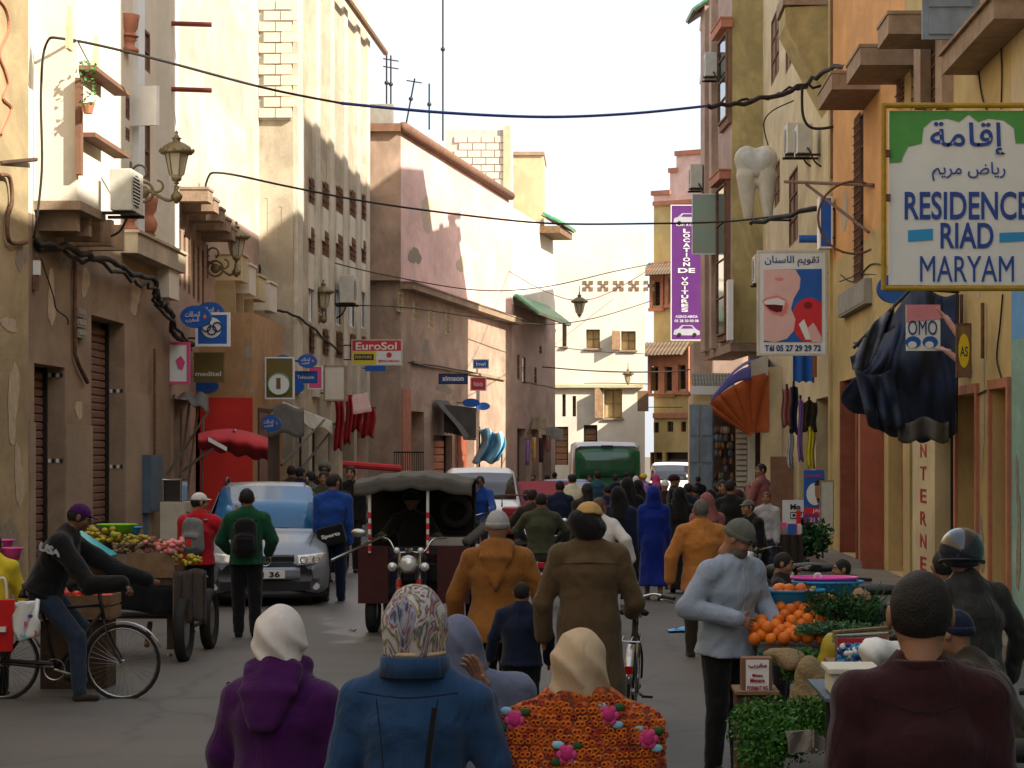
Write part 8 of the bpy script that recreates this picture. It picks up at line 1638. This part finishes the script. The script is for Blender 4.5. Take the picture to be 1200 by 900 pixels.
# green plants behind, pale flowers
leafmass('leafy_plants', 'dark leafy plants beside the bearded man poster', P(953, 640, 40), (.35, .3, .5), 900, M['herb_dark'], .09, 12, cat='plants'); leafmass('leafy_plants', 'yellow green plants at the shop counter', P(866, 592, 58), (.35, .2, .35), 500, M['herb'], .1, 13, cat='plants')
r = thing('red_post', 'red painted post beside the dark leafy plants', 'post', (GX(936, 40), 40, 0)); part('post', MB().box(GX(933.5, 40), GX(938.5, 40), 40, 40.08, 0, HZ(598, 40)), M['red_plastic'], r, world=True)
r = thing('market_stand', 'stand of mixed goods under the M sign', 'market stall', (GX(905, 38), 38, 0)); part('table', MB().box(GX(895, 38), GX(940, 38), 37.8, 38.6, .7, .76), M['wood'], r, world=True); part('cloth', MB().grid(lambda u, v: (GX(894 + 47 * u, 37.8), 37.78 + .03 * math.sin(u * 30), .77 - .6 * v), 20, 3, .01), M['c_darkbrown'], r, world=True)
for i in range(20): p = Vector((GX(rnd.uniform(897, 938), 38), rnd.uniform(37.9, 38.5), .78)); part('goods', MB().box(-.07, .07, -.06, .06, 0, rnd.uniform(.06, .2)).xf(Matrix.Translation(p)), rnd.choice([M['sign_white'], M['sign_pink'], M['sign_blue'], M['sign_red'], M['steel']]), r, world=True)
r = thing('blue_scrap', 'small scrap of blue plastic lying on the road', 'litter', (GX(795, 26.5), 26.5, .04)); part('scrap', MB().grid(lambda u, v: (-.13 + .26 * u, -.2 + .4 * v + .1 * u, .012 + .02 * math.sin(u * 6) * math.sin(v * 5)), 6, 6, .004), M['basin_blue'], r)
for k in range(14):
 x_, y_ = rnd.uniform(-5.5, 1.5), rnd.uniform(10, 30); o = part('paper_scrap', MB().grid(lambda u, v: (.09 * (u - .5), .07 * (v - .5), .012 + .018 * math.sin(u * 5 + k) * math.sin(v * 4)), 4, 4, .002), M[('sign_white', 'cardboard', 'canvas_cream')[k % 3]]); o.location = (x_, y_, .03); o.rotation_euler = (0, 0, k); tag(o, 'small scrap of paper litter lying on the asphalt', 'litter', 'paper scraps on the road')
for lb, px, Y_ in (('round iron drain cover in the road left of the purple robe', 150, 13.5),): r = thing('drain_cover', lb, 'drain cover', (GX(px, Y_), Y_, .028)); part('lid', MB().lathe([(0, 0), (.27, 0), (.27, .006), (0, .006)], n=28), M['dark_metal'], r); part('ring', MB().torus((0, 0, .004), .30, .02, 32, 5, 'z'), M['dark_metal'], r)
r = thing('iron_railing', 'low iron railing in front of the pink house door', 'railing', (GX(478, 69), 69, 0))
for k in range(14): part('bar', MB().tube([P(462 + 2.6 * k, 582, 69), P(462 + 2.6 * k, 530, 69)], .015, 4), M['dark_metal'], r, world=True)
part('rail', MB().tube([P(461, 530, 69), P(497, 530, 69)], .025, 6), M['dark_metal'], r, world=True)
r = thing('red_cart_hood', 'red bar of a cart hood behind the blue jacketed man', 'cart', P(430, 548, 45)); part('bar', MB().tube([P(402, 544, 45), P(470, 549, 45)], .07, 8), M['canvas_red'], r, world=True); part('post', MB().tube([P(412, 545, 45), P(412, 600, 45)], .03, 6), M['dark_metal'], r, world=True)
# ---------------------------------------------------------------- people, far to near
NP = dict(h=.026)
def who(px, Y, yh, rz, label, **k):
 """yh: pixel row of the crown; sets the height"""
 H = k.pop('H', None) or HZ(yh, Y) - k.get('z', 0); return person(px, Y, H, R(rz), label, **k)
HN = dict(h=.026)
# far crowd
far = [(342, 545, 45, 20, dict(top='c_darkbrown', bottom='c_black'), 'man in dark brown behind the silver minivan roof, leftmost'), (352, 547, 44, -10, dict(top='c_navy', bottom='c_black', hood=1), 'man in navy just right of the leftmost man behind the minivan'),
 (364, 552, 42, 30, dict(top='c_greyolive', bottom='c_black'), 'dark haired man in grey olive behind the minivan rail'), (381, 541, 48, 170, dict(top='c_darkbrown', bottom='c_black', helmet='c_greyolive'), 'man in a grey helmet behind the blue jacketed man'),
 (379, 552, 40, 185, dict(top='c_olive', bottom='c_black', face=1), 'man facing the viewer in olive, left of the blue jacketed man'), (411, 546, 40, 180, dict(top='c_black', bottom='c_black', face=1), 'man in black facing us under the red cart hood'),
 (392, 556, 37, 200, dict(robe=('c_black', .1), scarf=('c_black', .2)), 'woman in black seen past the blue jacketed shoulder'),
 (641, 556, 64, 10, dict(top='c_navy', bottom='c_black'), 'man in navy before the far left shops, left of two'), (650, 553, 66, 0, dict(top='c_black', bottom='c_black'), 'man in black before the far left shops, right of two'), (625, 556, 68, 180, dict(top='c_darkbrown', bottom='c_black'), 'distant man in brown facing us by the hanging rugs'),
 (700, 552, 52, 5, dict(top='c_teal', bottom='c_black', hood=1), 'man in a teal hooded jacket right of the pale vest'), (722, 556, 58, 0, dict(top='c_navy', bottom='c_black'), 'distant man in navy in front of the green minibus'), (712, 568, 42, 0, dict(top='c_navy', bottom='c_black'), 'person in navy between the teal jacket and the black veils'),
 (735, 560, 36, 0, dict(robe=('c_black', .05, .05), scarf=('c_black', .35)), 'broad woman in black robe and veil, left of the royal blue robe'),
 (754, 555, 62, 0, dict(top='c_lilac', bottom='c_black', turban='c_yellow'), 'distant person with a yellow headwrap'), (745, 558, 64, 0, dict(top='c_white', bottom='c_black', scarf=('c_white', .2)), 'distant person in a white headscarf beside the yellow headwrap'), (769, 556, 62, 10, dict(robe=('c_darkbrown', .1), scarf=('c_pink', .15)), 'distant woman with a bright pink headscarf'),
 (756, 567, 50, 0, dict(robe=('c_lilac', .1), scarf=('c_lilac', .3)), 'woman in lilac robe and veil behind the royal blue robe'), (779, 563, 46, 0, dict(top='c_maroon', bottom='c_black', beanie='c_white'), 'man in a white cap and maroon top'), (789, 556, 44, -100, dict(robe=('c_black', .1), turban='c_maroon', face=1, female=1), 'person in dark cap in profile right of the white cap'),
 (796, 571, 34, 0, dict(robe=('c_black', .05, .03), scarf=('c_black', .3)), 'woman all in black right of the royal blue robe'), (815, 568, 42, 20, dict(top='c_darkbrown', bottom='c_black'), 'dark haired man in brown near the tall metal doors'),
 (833, 574, 36, 170, dict(robe=('c_darkbrown', .1), scarf=('c_black', .2), face=1, female=1), 'woman in black scarf facing us behind the orange jacket'), (846, 562, 36, 195, dict(top='c_black', bottom='c_black', face=1), 'young man facing us beside the orange jacket, in black'), (856, 562, 34.5, -30, dict(top='c_black', bottom='c_black'), 'man in black with cropped hair, right of the orange jacket'), (829, 578, 30, 10, dict(top='c_dustpink', bottom='c_black', scarf=('c_dustpink', .2)), 'woman in a dusty pink scarf just behind the orange jacket'),
 (875, 568, 50, 200, dict(top='c_greyolive', bottom='c_jeans', hair='hair_brown'), 'distant person in grey near the shop counter')]
for px, yh, Y, rz, kw, lb in far: who(px, Y, yh, rz, lb, **{**HN, **kw}, pose=dict(stride=rnd.uniform(-.8, .8), yaw=rnd.uniform(-.5, .5)))
more = [(656, 563, 40, 0, dict(top='c_navy', bottom='c_black'), 'dark figure between the moped riders and the pale vest'), (688, 566, 36, 10, dict(top='c_darkbrown', bottom='c_black', long_hair='hair'), 'long haired woman in dark brown just left of the black veils'), (725, 571, 31, -10, dict(robe=('c_navy', .08, .04), scarf=('c_black', .25)), 'woman in dark navy robe behind the cream robe'),
 (748, 563, 39, 0, dict(robe=('c_black', .06, .03), scarf=('c_black', .3)), 'second black veiled woman, just left of royal blue robe'), (806, 566, 39, 5, dict(top='c_navy', bottom='c_black'), 'dark haired man in navy between black robe and orange jacket'), (840, 566, 40, 0, dict(top='c_greyolive', bottom='c_black'), 'man in dark grey green seen over the orange shoulder'),
 (866, 574, 38, 20, dict(robe=('c_black', .08), scarf=('c_maroon', .2)), 'woman in a maroon scarf beside the shop louvres'), (818, 558, 62, 0, dict(top='c_black', bottom='c_black'), 'distant man in black beside the tall metal doors'), (690, 557, 66, 180, dict(top='c_darkbrown', bottom='c_black'), 'distant man in brown facing us by the minibus'), (735, 553, 66, 0, dict(top='c_grey', bottom='c_black'), 'distant man in grey by the right corner of minibus'),
 (604, 560, 60, 0, dict(top='c_darkbrown', bottom='c_black'), 'distant man in brown right of the white van'), (668, 556, 70, 0, dict(top='c_black', bottom='c_black'), 'small distant man in black at the left corner of minibus')]
for px, yh, Y, rz, kw, lb in more: who(px, Y, yh, rz, lb, **{**HN, **kw}, pose=dict(stride=rnd.uniform(-.8, .8), yaw=rnd.uniform(-.5, .5)))
# seated and standing at the right hand shops
who(893, 44, 543, 60, 'young man in a mauve jacket over a white printed shirt, at the stalls', h=.02, top='c_dustpink', bottom='c_black', face=1, pose=dict(yaw=.9, elL=(-.28, .12, 1.22), wrL=(-.16, .22, 1.5)))
who(890, 30, 583, 120, 'man in a green cap and dark striped jacket bending behind the stalls', h=.02, top='c_black', bottom='c_black', cap='c_greyolive', face=1, pose=dict(lean=.3)); who(899, 36, 576, 160, 'small girl held up by the stalls, behind the striped jacket', h=.02, top='c_lightgrey', bottom='c_jeans', face=1, hair='hair_brown', build=.8)
rr_, J_ = who(705, 26.5, 583, -12, 'woman in a cream robe and brown shawl, half hidden behind the tan cap', h=.018, robe=('c_white', .10, .05), long_hair='hair_brown', female=1, pose=dict(yaw=-.6, lean=.08, side=-.06, elR=(.30, -.04, 1.12), wrR=(.34, .05, .90)))
who(612, 34.5, 571, 5, 'front rider of the moped, in dark grey, driving', h=.02, top='c_darkbrown', bottom='c_black', z=0, H=1.72, pose=dict(hip=.80, hipy=.0, knL=(-.22, .36, .72), knR=(.22, .36, .72), anL=(-.2, .30, .28), anR=(.2, .30, .28), elL=(-.32, .18, 1.08), elR=(.32, .18, 1.08), wrL=(-.3, .42, 1.02), wrR=(.3, .42, 1.02)), x=GX(616, 31.2));
who(634, 30.4, 574, 0, 'pillion passenger on the moped in a brown olive jacket', h=.018, top='c_olive', bottom='c_greyolive', H=1.66, build=1.15, pose=dict(hip=.84, knL=(-.26, .34, .74), knR=(.26, .34, .74), anL=(-.24, .28, .32), anR=(.24, .28, .32), elL=(-.34, .10, 1.10), elR=(.34, .10, 1.10), wrL=(-.24, .34, .98), wrR=(.24, .34, .98)))
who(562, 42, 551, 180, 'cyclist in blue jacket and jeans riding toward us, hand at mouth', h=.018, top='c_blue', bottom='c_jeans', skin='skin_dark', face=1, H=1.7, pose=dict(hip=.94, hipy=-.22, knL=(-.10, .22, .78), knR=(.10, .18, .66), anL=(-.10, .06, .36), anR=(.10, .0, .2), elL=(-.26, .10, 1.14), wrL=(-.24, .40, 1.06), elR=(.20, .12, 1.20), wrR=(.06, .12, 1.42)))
who(671, 46, 553, 0, 'cyclist riding away in a pale cream vest over dark sleeves', h=.02, top='c_darkbrown', vest='c_cream', bottom='c_black', H=1.68, build=1.1, pose=dict(hip=.95, hipy=-.25, lean=.1, knL=(-.12, .12, .6), knR=(.12, .16, .75), anL=(-.12, .0, .2), anR=(.12, .04, .38), elL=(-.3, .10, 1.15), elR=(.3, .10, 1.15), wrL=(-.26, .38, 1.05), wrR=(.26, .38, 1.05)))
who(766, 32.3, 570, 0, 'woman in a long royal blue hooded robe walking away', h=.018, robe=('c_royal', .14, .03), hood_up='c_royal', shoes='c_greyolive', female=1, pose=dict(stride=.5))
rr_, J_ = who(390, 32, 555, -4, 'man in a bright blue tracksuit jacket with a black shoulder bag', h=.018, bulk=.012, top='c_blue', bottom='c_navy', pose=dict(stride=-.25, yaw=-.5))
SBg = thing('shoulder_bag', 'black shoulder bag with white lettering on the blue jacketed man', 'bag', at_person(rr_, (.02, -.22, .98))); part('bag', MB().box(-.20, .20, -.06, .06, -.14, .14).xf(Matrix.Rotation(R(-14), 4, 'Y')), M['c_black'], SBg, bevel=.03); part('strap', MB().tube(catmull([(.16, .0, .12), (.20, .12, .35), (.12, .2, .52), (0, .4, .45)], 4), .014, 5), M['c_black'], SBg); letters('Sports', M['sign_white'], SBg, (0, -.065, 0), (1, 0, .25), (-.25, 0, 1), h=.07, w=.27, bold=.03, world=False)
# students by the minivan
rr_, J_ = who(233, 26.3, 577, -10, 'man in a red jacket and white cap gesturing beside the minivan', h=.016, bulk=.010, top='c_red', bottom='c_black', cap='c_white', face=1, pose=dict(yaw=-.9, stride=-.3, elR=(.30, .10, 1.22), wrR=(.38, .28, 1.40)), hands=(None, dict(d=(.05, .2, 1), n=(-1, .3, 0), curl=.3)))
def pack(label, root, m, zc=1.2, acc=None, s_=1.):
 r = thing('backpack', label, 'backpack', at_person(root, (0, -.20, zc)), root.rotation_euler.z)
 F = SDF((-.25, -.25, -.35), (.25, .2, .35), .014); F.cone((0, -.02, -.16), (0, -.0, .13), (.15 * s_, .085), (.125 * s_, .07), .04, lat=(1, 0, 0)); F.cone((0, -.08, -.14), (0, -.08, -.02), (.11 * s_, .05), (.11 * s_, .045), .02, lat=(1, 0, 0)); F.fold(.003, 2, f=1.5); np_part('bag', [F.mesh()], M[m], r)
 for sd in (-1, 1): part('strap', MB().grid(lambda u, v: (sd * (.09 + .045 * u) + sd * .02 * v, .10 + .10 * math.sin(v * 2.0) - .0, .17 + .10 * v), 2, 5, .01), M[m], r)
 part('pocket_zip', MB().tube([(-.09, -.128, -.04), (0, -.135, -.03), (.09, -.128, -.04)], .005, 5), M['dark_metal'], r)
 if acc: part('badge', MB().box(-.03, .03, -.137, -.13, -.12, -.05), M[acc], r)
 return r
pack('grey backpack with a red badge on the man in the white cap', rr_, 'c_grey', 1.20, 'red_plastic')
rr_, J_ = who(289, 25.8, 572, 4, 'young man in a green tracksuit top with a dark backpack', h=.016, bulk=.010, top='c_green', bottom='c_black', pose=dict(stride=.12, elL=(-.30, .08, 1.14), wrL=(-.22, .22, 1.02), elR=(.29, .06, 1.15), wrR=(.24, .2, 1.0))); pack('black backpack on the young man in green', rr_, 'c_black', 1.21)
for sd in (-1, 1): part('sleeve_stripe', MB().tube([tuple(J_['shL' if sd < 0 else 'shR'] + v3(sd * .062, 0, -.02)), tuple(J_['elL' if sd < 0 else 'elR'] + v3(sd * .058, 0, .02))], .016, 6), M['c_white'], rr_)
# tricycle driver
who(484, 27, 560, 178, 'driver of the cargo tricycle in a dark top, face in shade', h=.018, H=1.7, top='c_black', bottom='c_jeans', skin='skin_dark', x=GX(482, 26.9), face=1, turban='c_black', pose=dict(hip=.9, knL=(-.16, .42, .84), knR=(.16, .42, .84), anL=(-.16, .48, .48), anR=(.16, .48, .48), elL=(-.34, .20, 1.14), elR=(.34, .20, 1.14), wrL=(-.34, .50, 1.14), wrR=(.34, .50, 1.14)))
# orange jacket
rr_, J_ = who(822, 23.2, 585, 8, 'grey haired man in a faded orange jacket walking away', h=.014, top='c_orange', bottom='c_darkbrown', hair='hair_grey', build=1.12, hem=-.16, bulk=.014, pose=dict(stride=.3, elL=(-.32, -.02, 1.08), wrL=(-.33, .02, .84), elR=(.32, 0, 1.1), wrR=(.31, .1, .86), yaw=-.15), shoes='c_darkbrown')
part('collar', MB().lathe([(.082, 0), (.088, .05), (.080, .055), (.074, 0)], tuple(J_['nb'] + v3(0, 0, -.02)), 20), M['c_orange'], rr_, smooth=True)
# tan djellaba, boy, brown robe
who(583, 16.9, 600, -3, 'man in a tan hooded djellaba and grey beanie, seen from behind', h=.012, robe=('c_ochre', .43, .06), hood=1, beanie='c_lightgrey', bottom='c_black', build=1.18, pose=dict(stride=.15, elL=(-.33, .02, 1.06), wrL=(-.33, .16, .84), elR=(.33, .02, 1.06), wrR=(.33, .16, .84)))
who(611, 16.3, 682, -6, 'boy in a navy top with a white sleeve stripe, walking away', h=.011, top='c_navy', bottom='c_black', build=1.15, pose=dict(stride=.2, elL=(-.21, .02, .80), wrL=(-.25, .12, .64), elR=(.20, .02, .80), wrR=(.19, .1, .62)))
rr_, J_ = who(690, 15.9, 590, -2, 'man in a long brown robe, tan cap and black neck scarf, wheeling a bicycle', h=.012, robe=('c_brown', .12, .06), cap=None, hair='hair', build=1.2, folds=.8, pose=dict(stride=.2, elR=(.33, .04, 1.08), wrR=(.30, .42, 1.0), elL=(-.33, .0, 1.08), wrL=(-.33, .1, .84)))
T = SDF(J_['hd'] - .3, J_['hd'] + .3, .011); T.ell(J_['hd'] + v3(0, -.03, -.05), (.125, .125, .10), .03); T.ell(J_['hd'] + v3(-.05, -.02, .0), (.10, .12, .09), .03); T.fold(.006, 3, f=2); np_part('neck_scarf', [T.mesh()], M['c_black'], rr_)
T = SDF(J_['hd'] - .3, J_['hd'] + .3, .011); T.ell(J_['hd'] + v3(0, .0, .045), (.098, .118, .095), .03); T.half(J_['hd'] + v3(0, 0, .035), (0, -.2, -1)); T.fold(.003, 3, f=2); np_part('cap', [T.mesh()], M['c_tan'], rr_)
part('yoke_seam', MB().tube(catmull([tuple(J_['shL'] + v3(-.02, -.125, -.06)), tuple(J_['nb'] + v3(0, -.165, -.14)), tuple(J_['shR'] + v3(.02, -.125, -.06))], 6), .004, 5), M['c_darkbrown'], rr_)
# shopper at the oranges
rr_, J_ = who(851, 14.9, 607, -142, 'man in a checked pale blue shirt and olive beanie looking down at the oranges', h=.011, top='c_checks', bottom='c_black', beanie='c_greyolive', face=1, beard='hair_grey', build=1.1, bulk=.01, head_fine=.006,
 hands=(dict(d=(.2, .6, -.8), n=(.9, 0, .1), curl=.7), dict(d=(-.8, .4, -.3), n=(-.3, -.9, 0), curl=.8)), pose=dict(lean=.12, pitch=.5, yaw=.45, elR=(.33, -.02, 1.13), wrR=(.12, .25, 1.06), elL=(-.29, .04, 1.14), wrL=(-.26, .26, .95), anL=(-.09, .03, .08), anR=(.09, -.03, .08)), hem=-.09)
part('collar', MB().lathe([(.088, 0), (.098, .03), (.088, .055), (.078, .0)], tuple(J_['nb'] + v3(0, .0, -.02)), 22), M['c_checks'], rr_, smooth=True)
part('placket', MB().tube([tuple(J_['nb'] + v3(0, .105, -.06)), tuple(J_['ch'] + v3(0, .152, -.02)), tuple(J_['wa'] + v3(0, .150, 0))], .006, 5), M['c_lightgrey'], rr_)
part('belt', MB().lathe([(.178, 0), (.184, .004), (.184, .034), (.178, .038)], tuple(J_['hc'] + v3(0, .0, -.13)), 28, sy=.82), M['c_darkbrown'], rr_, smooth=True)
# boys behind the stall
who(914, 18, 647, -105, 'boy in profile looking over the oranges', h=.014, top='c_black', bottom='c_black', face=1, head_fine=.008, pose=dict(pitch=.15)); who(989, 18.5, 655, 100, 'second boy in profile facing left behind the basins', h=.014, top='c_dustpink', bottom='c_black', face=1, head_fine=.008)
# helmeted man and companions
rr_, J_ = who(1140, 12.2, 622, 22, 'man in a black leather jacket and glossy dark helmet by the right wall', h=.012, top='c_leather', bottom='c_black', helmet='sign_navy', build=1.12, hem=-.08, H=1.72, hands=(None, dict(d=(.25, .25, -.9), n=(-.7, .7, 0), curl=.4, s=1.05)),
 pose=dict(lean=.14, yaw=-.55, pitch=.15, elR=(.32, .02, 1.14), wrR=(.30, .10, .90), elL=(-.30, .1, 1.16), wrL=(-.26, .3, 1.0)))
M['sign_navy_helmet'] = mat('helmet_gloss', (.012, .018, .035), rough=.12, coat=1)
for o in rr_.children:
 if o.name.startswith('helmet') and 'trim' not in o.name: o.data.materials[0] = M['sign_navy_helmet']
who(1108, 13.6, 643, 10, 'dark haired person in black left of the helmeted man', h=.014, top='c_black', bottom='c_black'); who(1192, 10.8, 700, 60, 'stooping person in a dark beanie at the right edge', h=.013, H=1.55, top='c_darkbrown', bottom='c_black', beanie='c_navy', pose=dict(lean=.55, hip=.72, elR=(.25, .35, .86), wrR=(.05, .5, .80), elL=(-.25, .4, .9), wrL=(-.15, .6, .78)), hands=(dict(d=(.3, 1, -.3), n=(.3, 0, -1), curl=.7), None))
# cyclist at left
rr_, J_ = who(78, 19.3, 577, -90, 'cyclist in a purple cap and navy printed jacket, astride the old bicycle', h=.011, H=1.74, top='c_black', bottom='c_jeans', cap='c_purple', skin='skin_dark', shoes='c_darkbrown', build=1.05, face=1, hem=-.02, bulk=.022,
 pose=dict(hip=.96, hipy=-.20, lean=.42, pitch=.3, yaw=.2, knL=(-.15, .10, .62), anL=(-.18, -.0, .22), knR=(.12, .12, .56), anR=(.20, .16, .09), elL=(-.20, .40, 1.12), wrL=(-.22, .66, 1.04), elR=(.27, .26, 1.02), wrR=(.24, .54, 1.04)), hands=(None, dict(d=(.2, .7, -.5), n=(0, -.3, -1), curl=.9)))
for y in (.42,): part('shirt_hem', MB().lathe([(.175, 0), (.18, .05), (.172, .05), (.17, 0)], tuple(J_['hc'] + v3(0, -.01, -.035)), 20, sy=.8), M['c_lightgrey'], rr_, smooth=True)
letters('USA', M['c_lightgrey'], rr_, tuple(J_['shR'] + v3(.090, -.06, -.05)), (0, 1, -.35), (0, .35, 1), h=.07, w=.20, depth=.02, bold=.05, world=False)
for k in range(2): part('sleeve_band', MB().torus(tuple(J_['elR'] + v3(0, .05 + .06 * k, -.01 - .012 * k) - v3(0, .10, -.02)), .064, .010, 18, 6, 'y'), M['c_lightgrey' if k else 'c_tan'], rr_, smooth=True)
who(-8, 19.6, 640, 0, 'person in a yellow top cut off by the left edge', h=.016, H=1.45, top='c_yellow', bottom='c_black', pose=dict(elR=(.24, .1, .86), wrR=(.27, .25, .72)))
# front row
def seam(rt, pts, m, r=.004): part('seam', MB().tube(catmull(pts, 5), r, 5), M[m] if isinstance(m, str) else m, rt)
who(328, 8.6, 713, -16, 'woman in a purple hooded robe and white headscarf, nearest on the left', h=.010, robe=('c_purple', .08, .05), hood=2, scarf=('c_white', .12, 1), female=1, build=1.16, pose=dict(drop=.075, elL=(-.25, .02, .98), wrL=(-.30, .16, .78), elR=(.24, .02, .98), wrR=(.26, .2, .80), shw=.10, yaw=-.2))
MSC = M['c_pattern'] = cloth('c_pattern', (.35, .34, .36), bump=.35)
nt = MSC.node_tree; N = nt.nodes; L = nt.links; tc = N.new('ShaderNodeTexCoord'); mp = N.new('ShaderNodeMapping'); mp.inputs['Scale'].default_value = (1, .6, .5); L.new(tc.outputs['Object'], mp.inputs[0]); wv = N.new('ShaderNodeTexNoise'); wv.inputs['Scale'].default_value = 15; wv.inputs['Detail'].default_value = 3; wv.inputs['Distortion'].default_value = 1.4; L.new(mp.outputs[0], wv.inputs['Vector'])
rp = N.new('ShaderNodeValToRGB'); cr = rp.color_ramp; cr.interpolation = 'EASE'; cr.elements[0].position = .28; cr.elements[0].color = (.05, .06, .11, 1); cr.elements[1].position = .78; cr.elements[1].color = (.55, .52, .50, 1)
for p_, c_ in ((.38, (.30, .33, .42)), (.44, (.20, .06, .07)), (.50, (.50, .48, .46)), (.56, (.10, .10, .12)), (.61, (.42, .33, .14)), (.67, (.45, .48, .55))): e_ = cr.elements.new(p_); e_.color = (*c_, 1)
L.new(wv.outputs['Fac'], rp.inputs['Fac']); L.new(rp.outputs[0], N['Principled BSDF'].inputs['Base Color'])
rr_, J_ = who(486, 7.6, 690, -6, 'woman in a blue denim jacket and patterned headscarf with one hand raised', h=.009, top='c_denim', bottom='c_black', scarf=('c_pattern', .10, 1), female=1, build=1.08, hem=-.1, folds=.8,
 pose=dict(drop=.075, shw=.112, elL=(-.26, -.01, 1.03), wrL=(-.27, .14, .84), elR=(.27, .04, 1.08), wrR=(.225, .10, 1.30), yaw=-.12), hands=(None, dict(d=(-.25, .1, 1), n=(-.8, -.6, 0), curl=.35, side=1, s=1.12)))
sh = J_['shR']; seam(rr_, [tuple(J_['nb'] + v3(-.17, -.135, -.08)), tuple(J_['nb'] + v3(0, -.175, -.095)), tuple(J_['nb'] + v3(.17, -.135, -.08))], 'c_navy', .003)
part('collar', MB().lathe([(.125, -.035), (.118, .03), (.108, .036), (.095, -.03)], tuple(J_['nb'] + v3(0, -.012, -.0)), 26), M['c_denim'], rr_, smooth=True); part('lace_edge', MB().lathe([(.10, 0), (.108, .008), (.104, .018), (.09, .01)], tuple(J_['nb'] + v3(0, -.012, .033)), 26), M['c_beige'], rr_, smooth=True)
for sg in (-1, 1): seam(rr_, [tuple(J_['nb'] + v3(sg * .105, -.158, -.10)), tuple(J_['nb'] + v3(sg * .085, -.170, -.25)), tuple(J_['nb'] + v3(sg * .075, -.160, -.42))], 'c_navy', .0025)
part('bag_strap', MB().grid(lambda u, v: (.09 + .018 * u - .05 * v, -.150 - .055 * math.sin(min(1, v * 1.25) * PI * .55) - .012, 1.30 - .52 * v), 1, 14, .004), M['c_black'], rr_)
who(537, 9.2, 724, 4, 'woman in a grey blue veil, mostly hidden behind the denim jacket', h=.013, robe=('c_greyblue', .05, .08), scarf=('c_greyblue', .60), female=1, build=1.25, pose=dict(shw=.15))
# crocheted shawl: orange yarn net of knots over a pale lining, with flowers
MSH = M['c_shawl'] = cloth('c_shawl', (.50, .12, .025), bump=.5); nt = MSH.node_tree; N = nt.nodes; L = nt.links; tc = N.new('ShaderNodeTexCoord'); vo = N.new('ShaderNodeTexVoronoi'); vo.inputs['Scale'].default_value = 34; L.new(tc.outputs['Object'], vo.inputs['Vector'])
rp = N.new('ShaderNodeValToRGB'); rp.color_ramp.elements[0].color = (.62, .13, .02, 1); rp.color_ramp.elements[0].position = .2; rp.color_ramp.elements[1].color = (.16, .05, .03, 1); rp.color_ramp.elements[1].position = .75; L.new(vo.outputs['Distance'], rp.inputs['Fac']); L.new(rp.outputs[0], N['Principled BSDF'].inputs['Base Color'])
bm2 = N.new('ShaderNodeBump'); bm2.invert = True; bm2.inputs['Strength'].default_value = 1; bm2.inputs['Distance'].default_value = .02; L.new(vo.outputs['Distance'], bm2.inputs['Height']); L.new(bm2.outputs[0], N['Principled BSDF'].inputs['Normal'])
rr_, J_ = who(679, 7.7, 741, 0, 'woman in an orange crocheted shawl with pink flowers and beige headscarf', h=.009, robe=('c_shawl', .08, .03), shawl='c_shawl', scarf=('c_beige', .10), female=1, build=1.12, pose=dict(drop=.07, shw=.125, yaw=-.1))
# knitted loops standing off the shawl, and the flowers
shw_o = [o for o in rr_.children if o.name.startswith('shawl')][0]; vs = np.zeros(len(shw_o.data.vertices) * 3, np.float32); shw_o.data.vertices.foreach_get('co', vs); vs = vs.reshape(-1, 3); vs = vs[vs[:, 1] < -.01]
def on_shawl(x, z): q = vs[np.argmin((vs[:, 0] - x) ** 2 + (vs[:, 2] - z) ** 2 + (vs[:, 1] > -.02) * 1.0)]; return Vector(q)
yarn = MB(); yarn2 = MB()
for i in range(34):
 for j in range(16):
  x = -.36 + i * .022 + (.011 if j % 2 else 0); z = J_['nb'][2] + .02 - j * .022; q = on_shawl(x, z)
  if abs(q.x - x) + abs(q.z - z) > .02: continue
  (yarn if rnd.random() < .75 else yarn2).torus(q + Vector((rnd.uniform(-.003, .003), -.004, 0)), .0085, .0042, 7, 4, 'y')
part('yarn_loops', yarn, mat('orange_yarn', (.62, .15, .02), var=.3, scale=30), rr_, kind='stuff', smooth=True); part('red_yarn_loops', yarn2, mat('red_yarn', (.38, .05, .03), var=.3, scale=30), rr_, kind='stuff', smooth=True)
for x, z in ((-.04, -.17), (.10, -.04), (.24, -.12), (-.22, -.06), (.05, -.30)):
 q = on_shawl(x, J_['nb'][2] + z) + Vector((0, -.014, 0)); fl = part('flower', MB().sph(q, (.022, .012, .022), 10, 7), mat('flower_pink', (.50, .03, .16), var=.3, scale=40), rr_, smooth=True)
 for k in range(6): a = k * PI / 3; part('petal', MB().sph(q + Vector((.022 * math.cos(a), .004, .022 * math.sin(a))), (.015, .008, .015), 8, 6), mat('petal_pink', (.60, .07, .24), var=.2, scale=40), fl, smooth=True)
 for k in range(4): a = k * PI / 2 + .7; part('leaf', MB().sph(q + Vector((.045 * math.cos(a), .008, .042 * math.sin(a))), (.022, .006, .014), 8, 6), M['tarp_light'] if k % 2 else M['herb_dark'], fl, smooth=True)
rr_, J_ = who(1080, 6.3, 669, 0, 'young man in a plain maroon shirt seen from behind, nearest on the right', h=.009, top='c_maroon', bottom='c_black', build=.98, hem=-.12, head_fine=.007, pose=dict(shw=.098, drop=.045, elL=(-.225, .0, 1.17), elR=(.225, .0, 1.17), wrL=(-.22, .2, .93), wrR=(.22, .2, .93)))
part('collar', MB().lathe([(.078, -.02), (.088, .028), (.080, .034), (.070, -.02)], tuple(J_['nb'] + v3(0, -.008, -.0)), 26), M['c_maroon'], rr_, smooth=True); seam(rr_, [tuple(J_['nb'] + v3(-.18, -.105, -.06)), tuple(J_['nb'] + v3(0, -.125, -.11)), tuple(J_['nb'] + v3(.18, -.105, -.06))], 'c_black', .002)
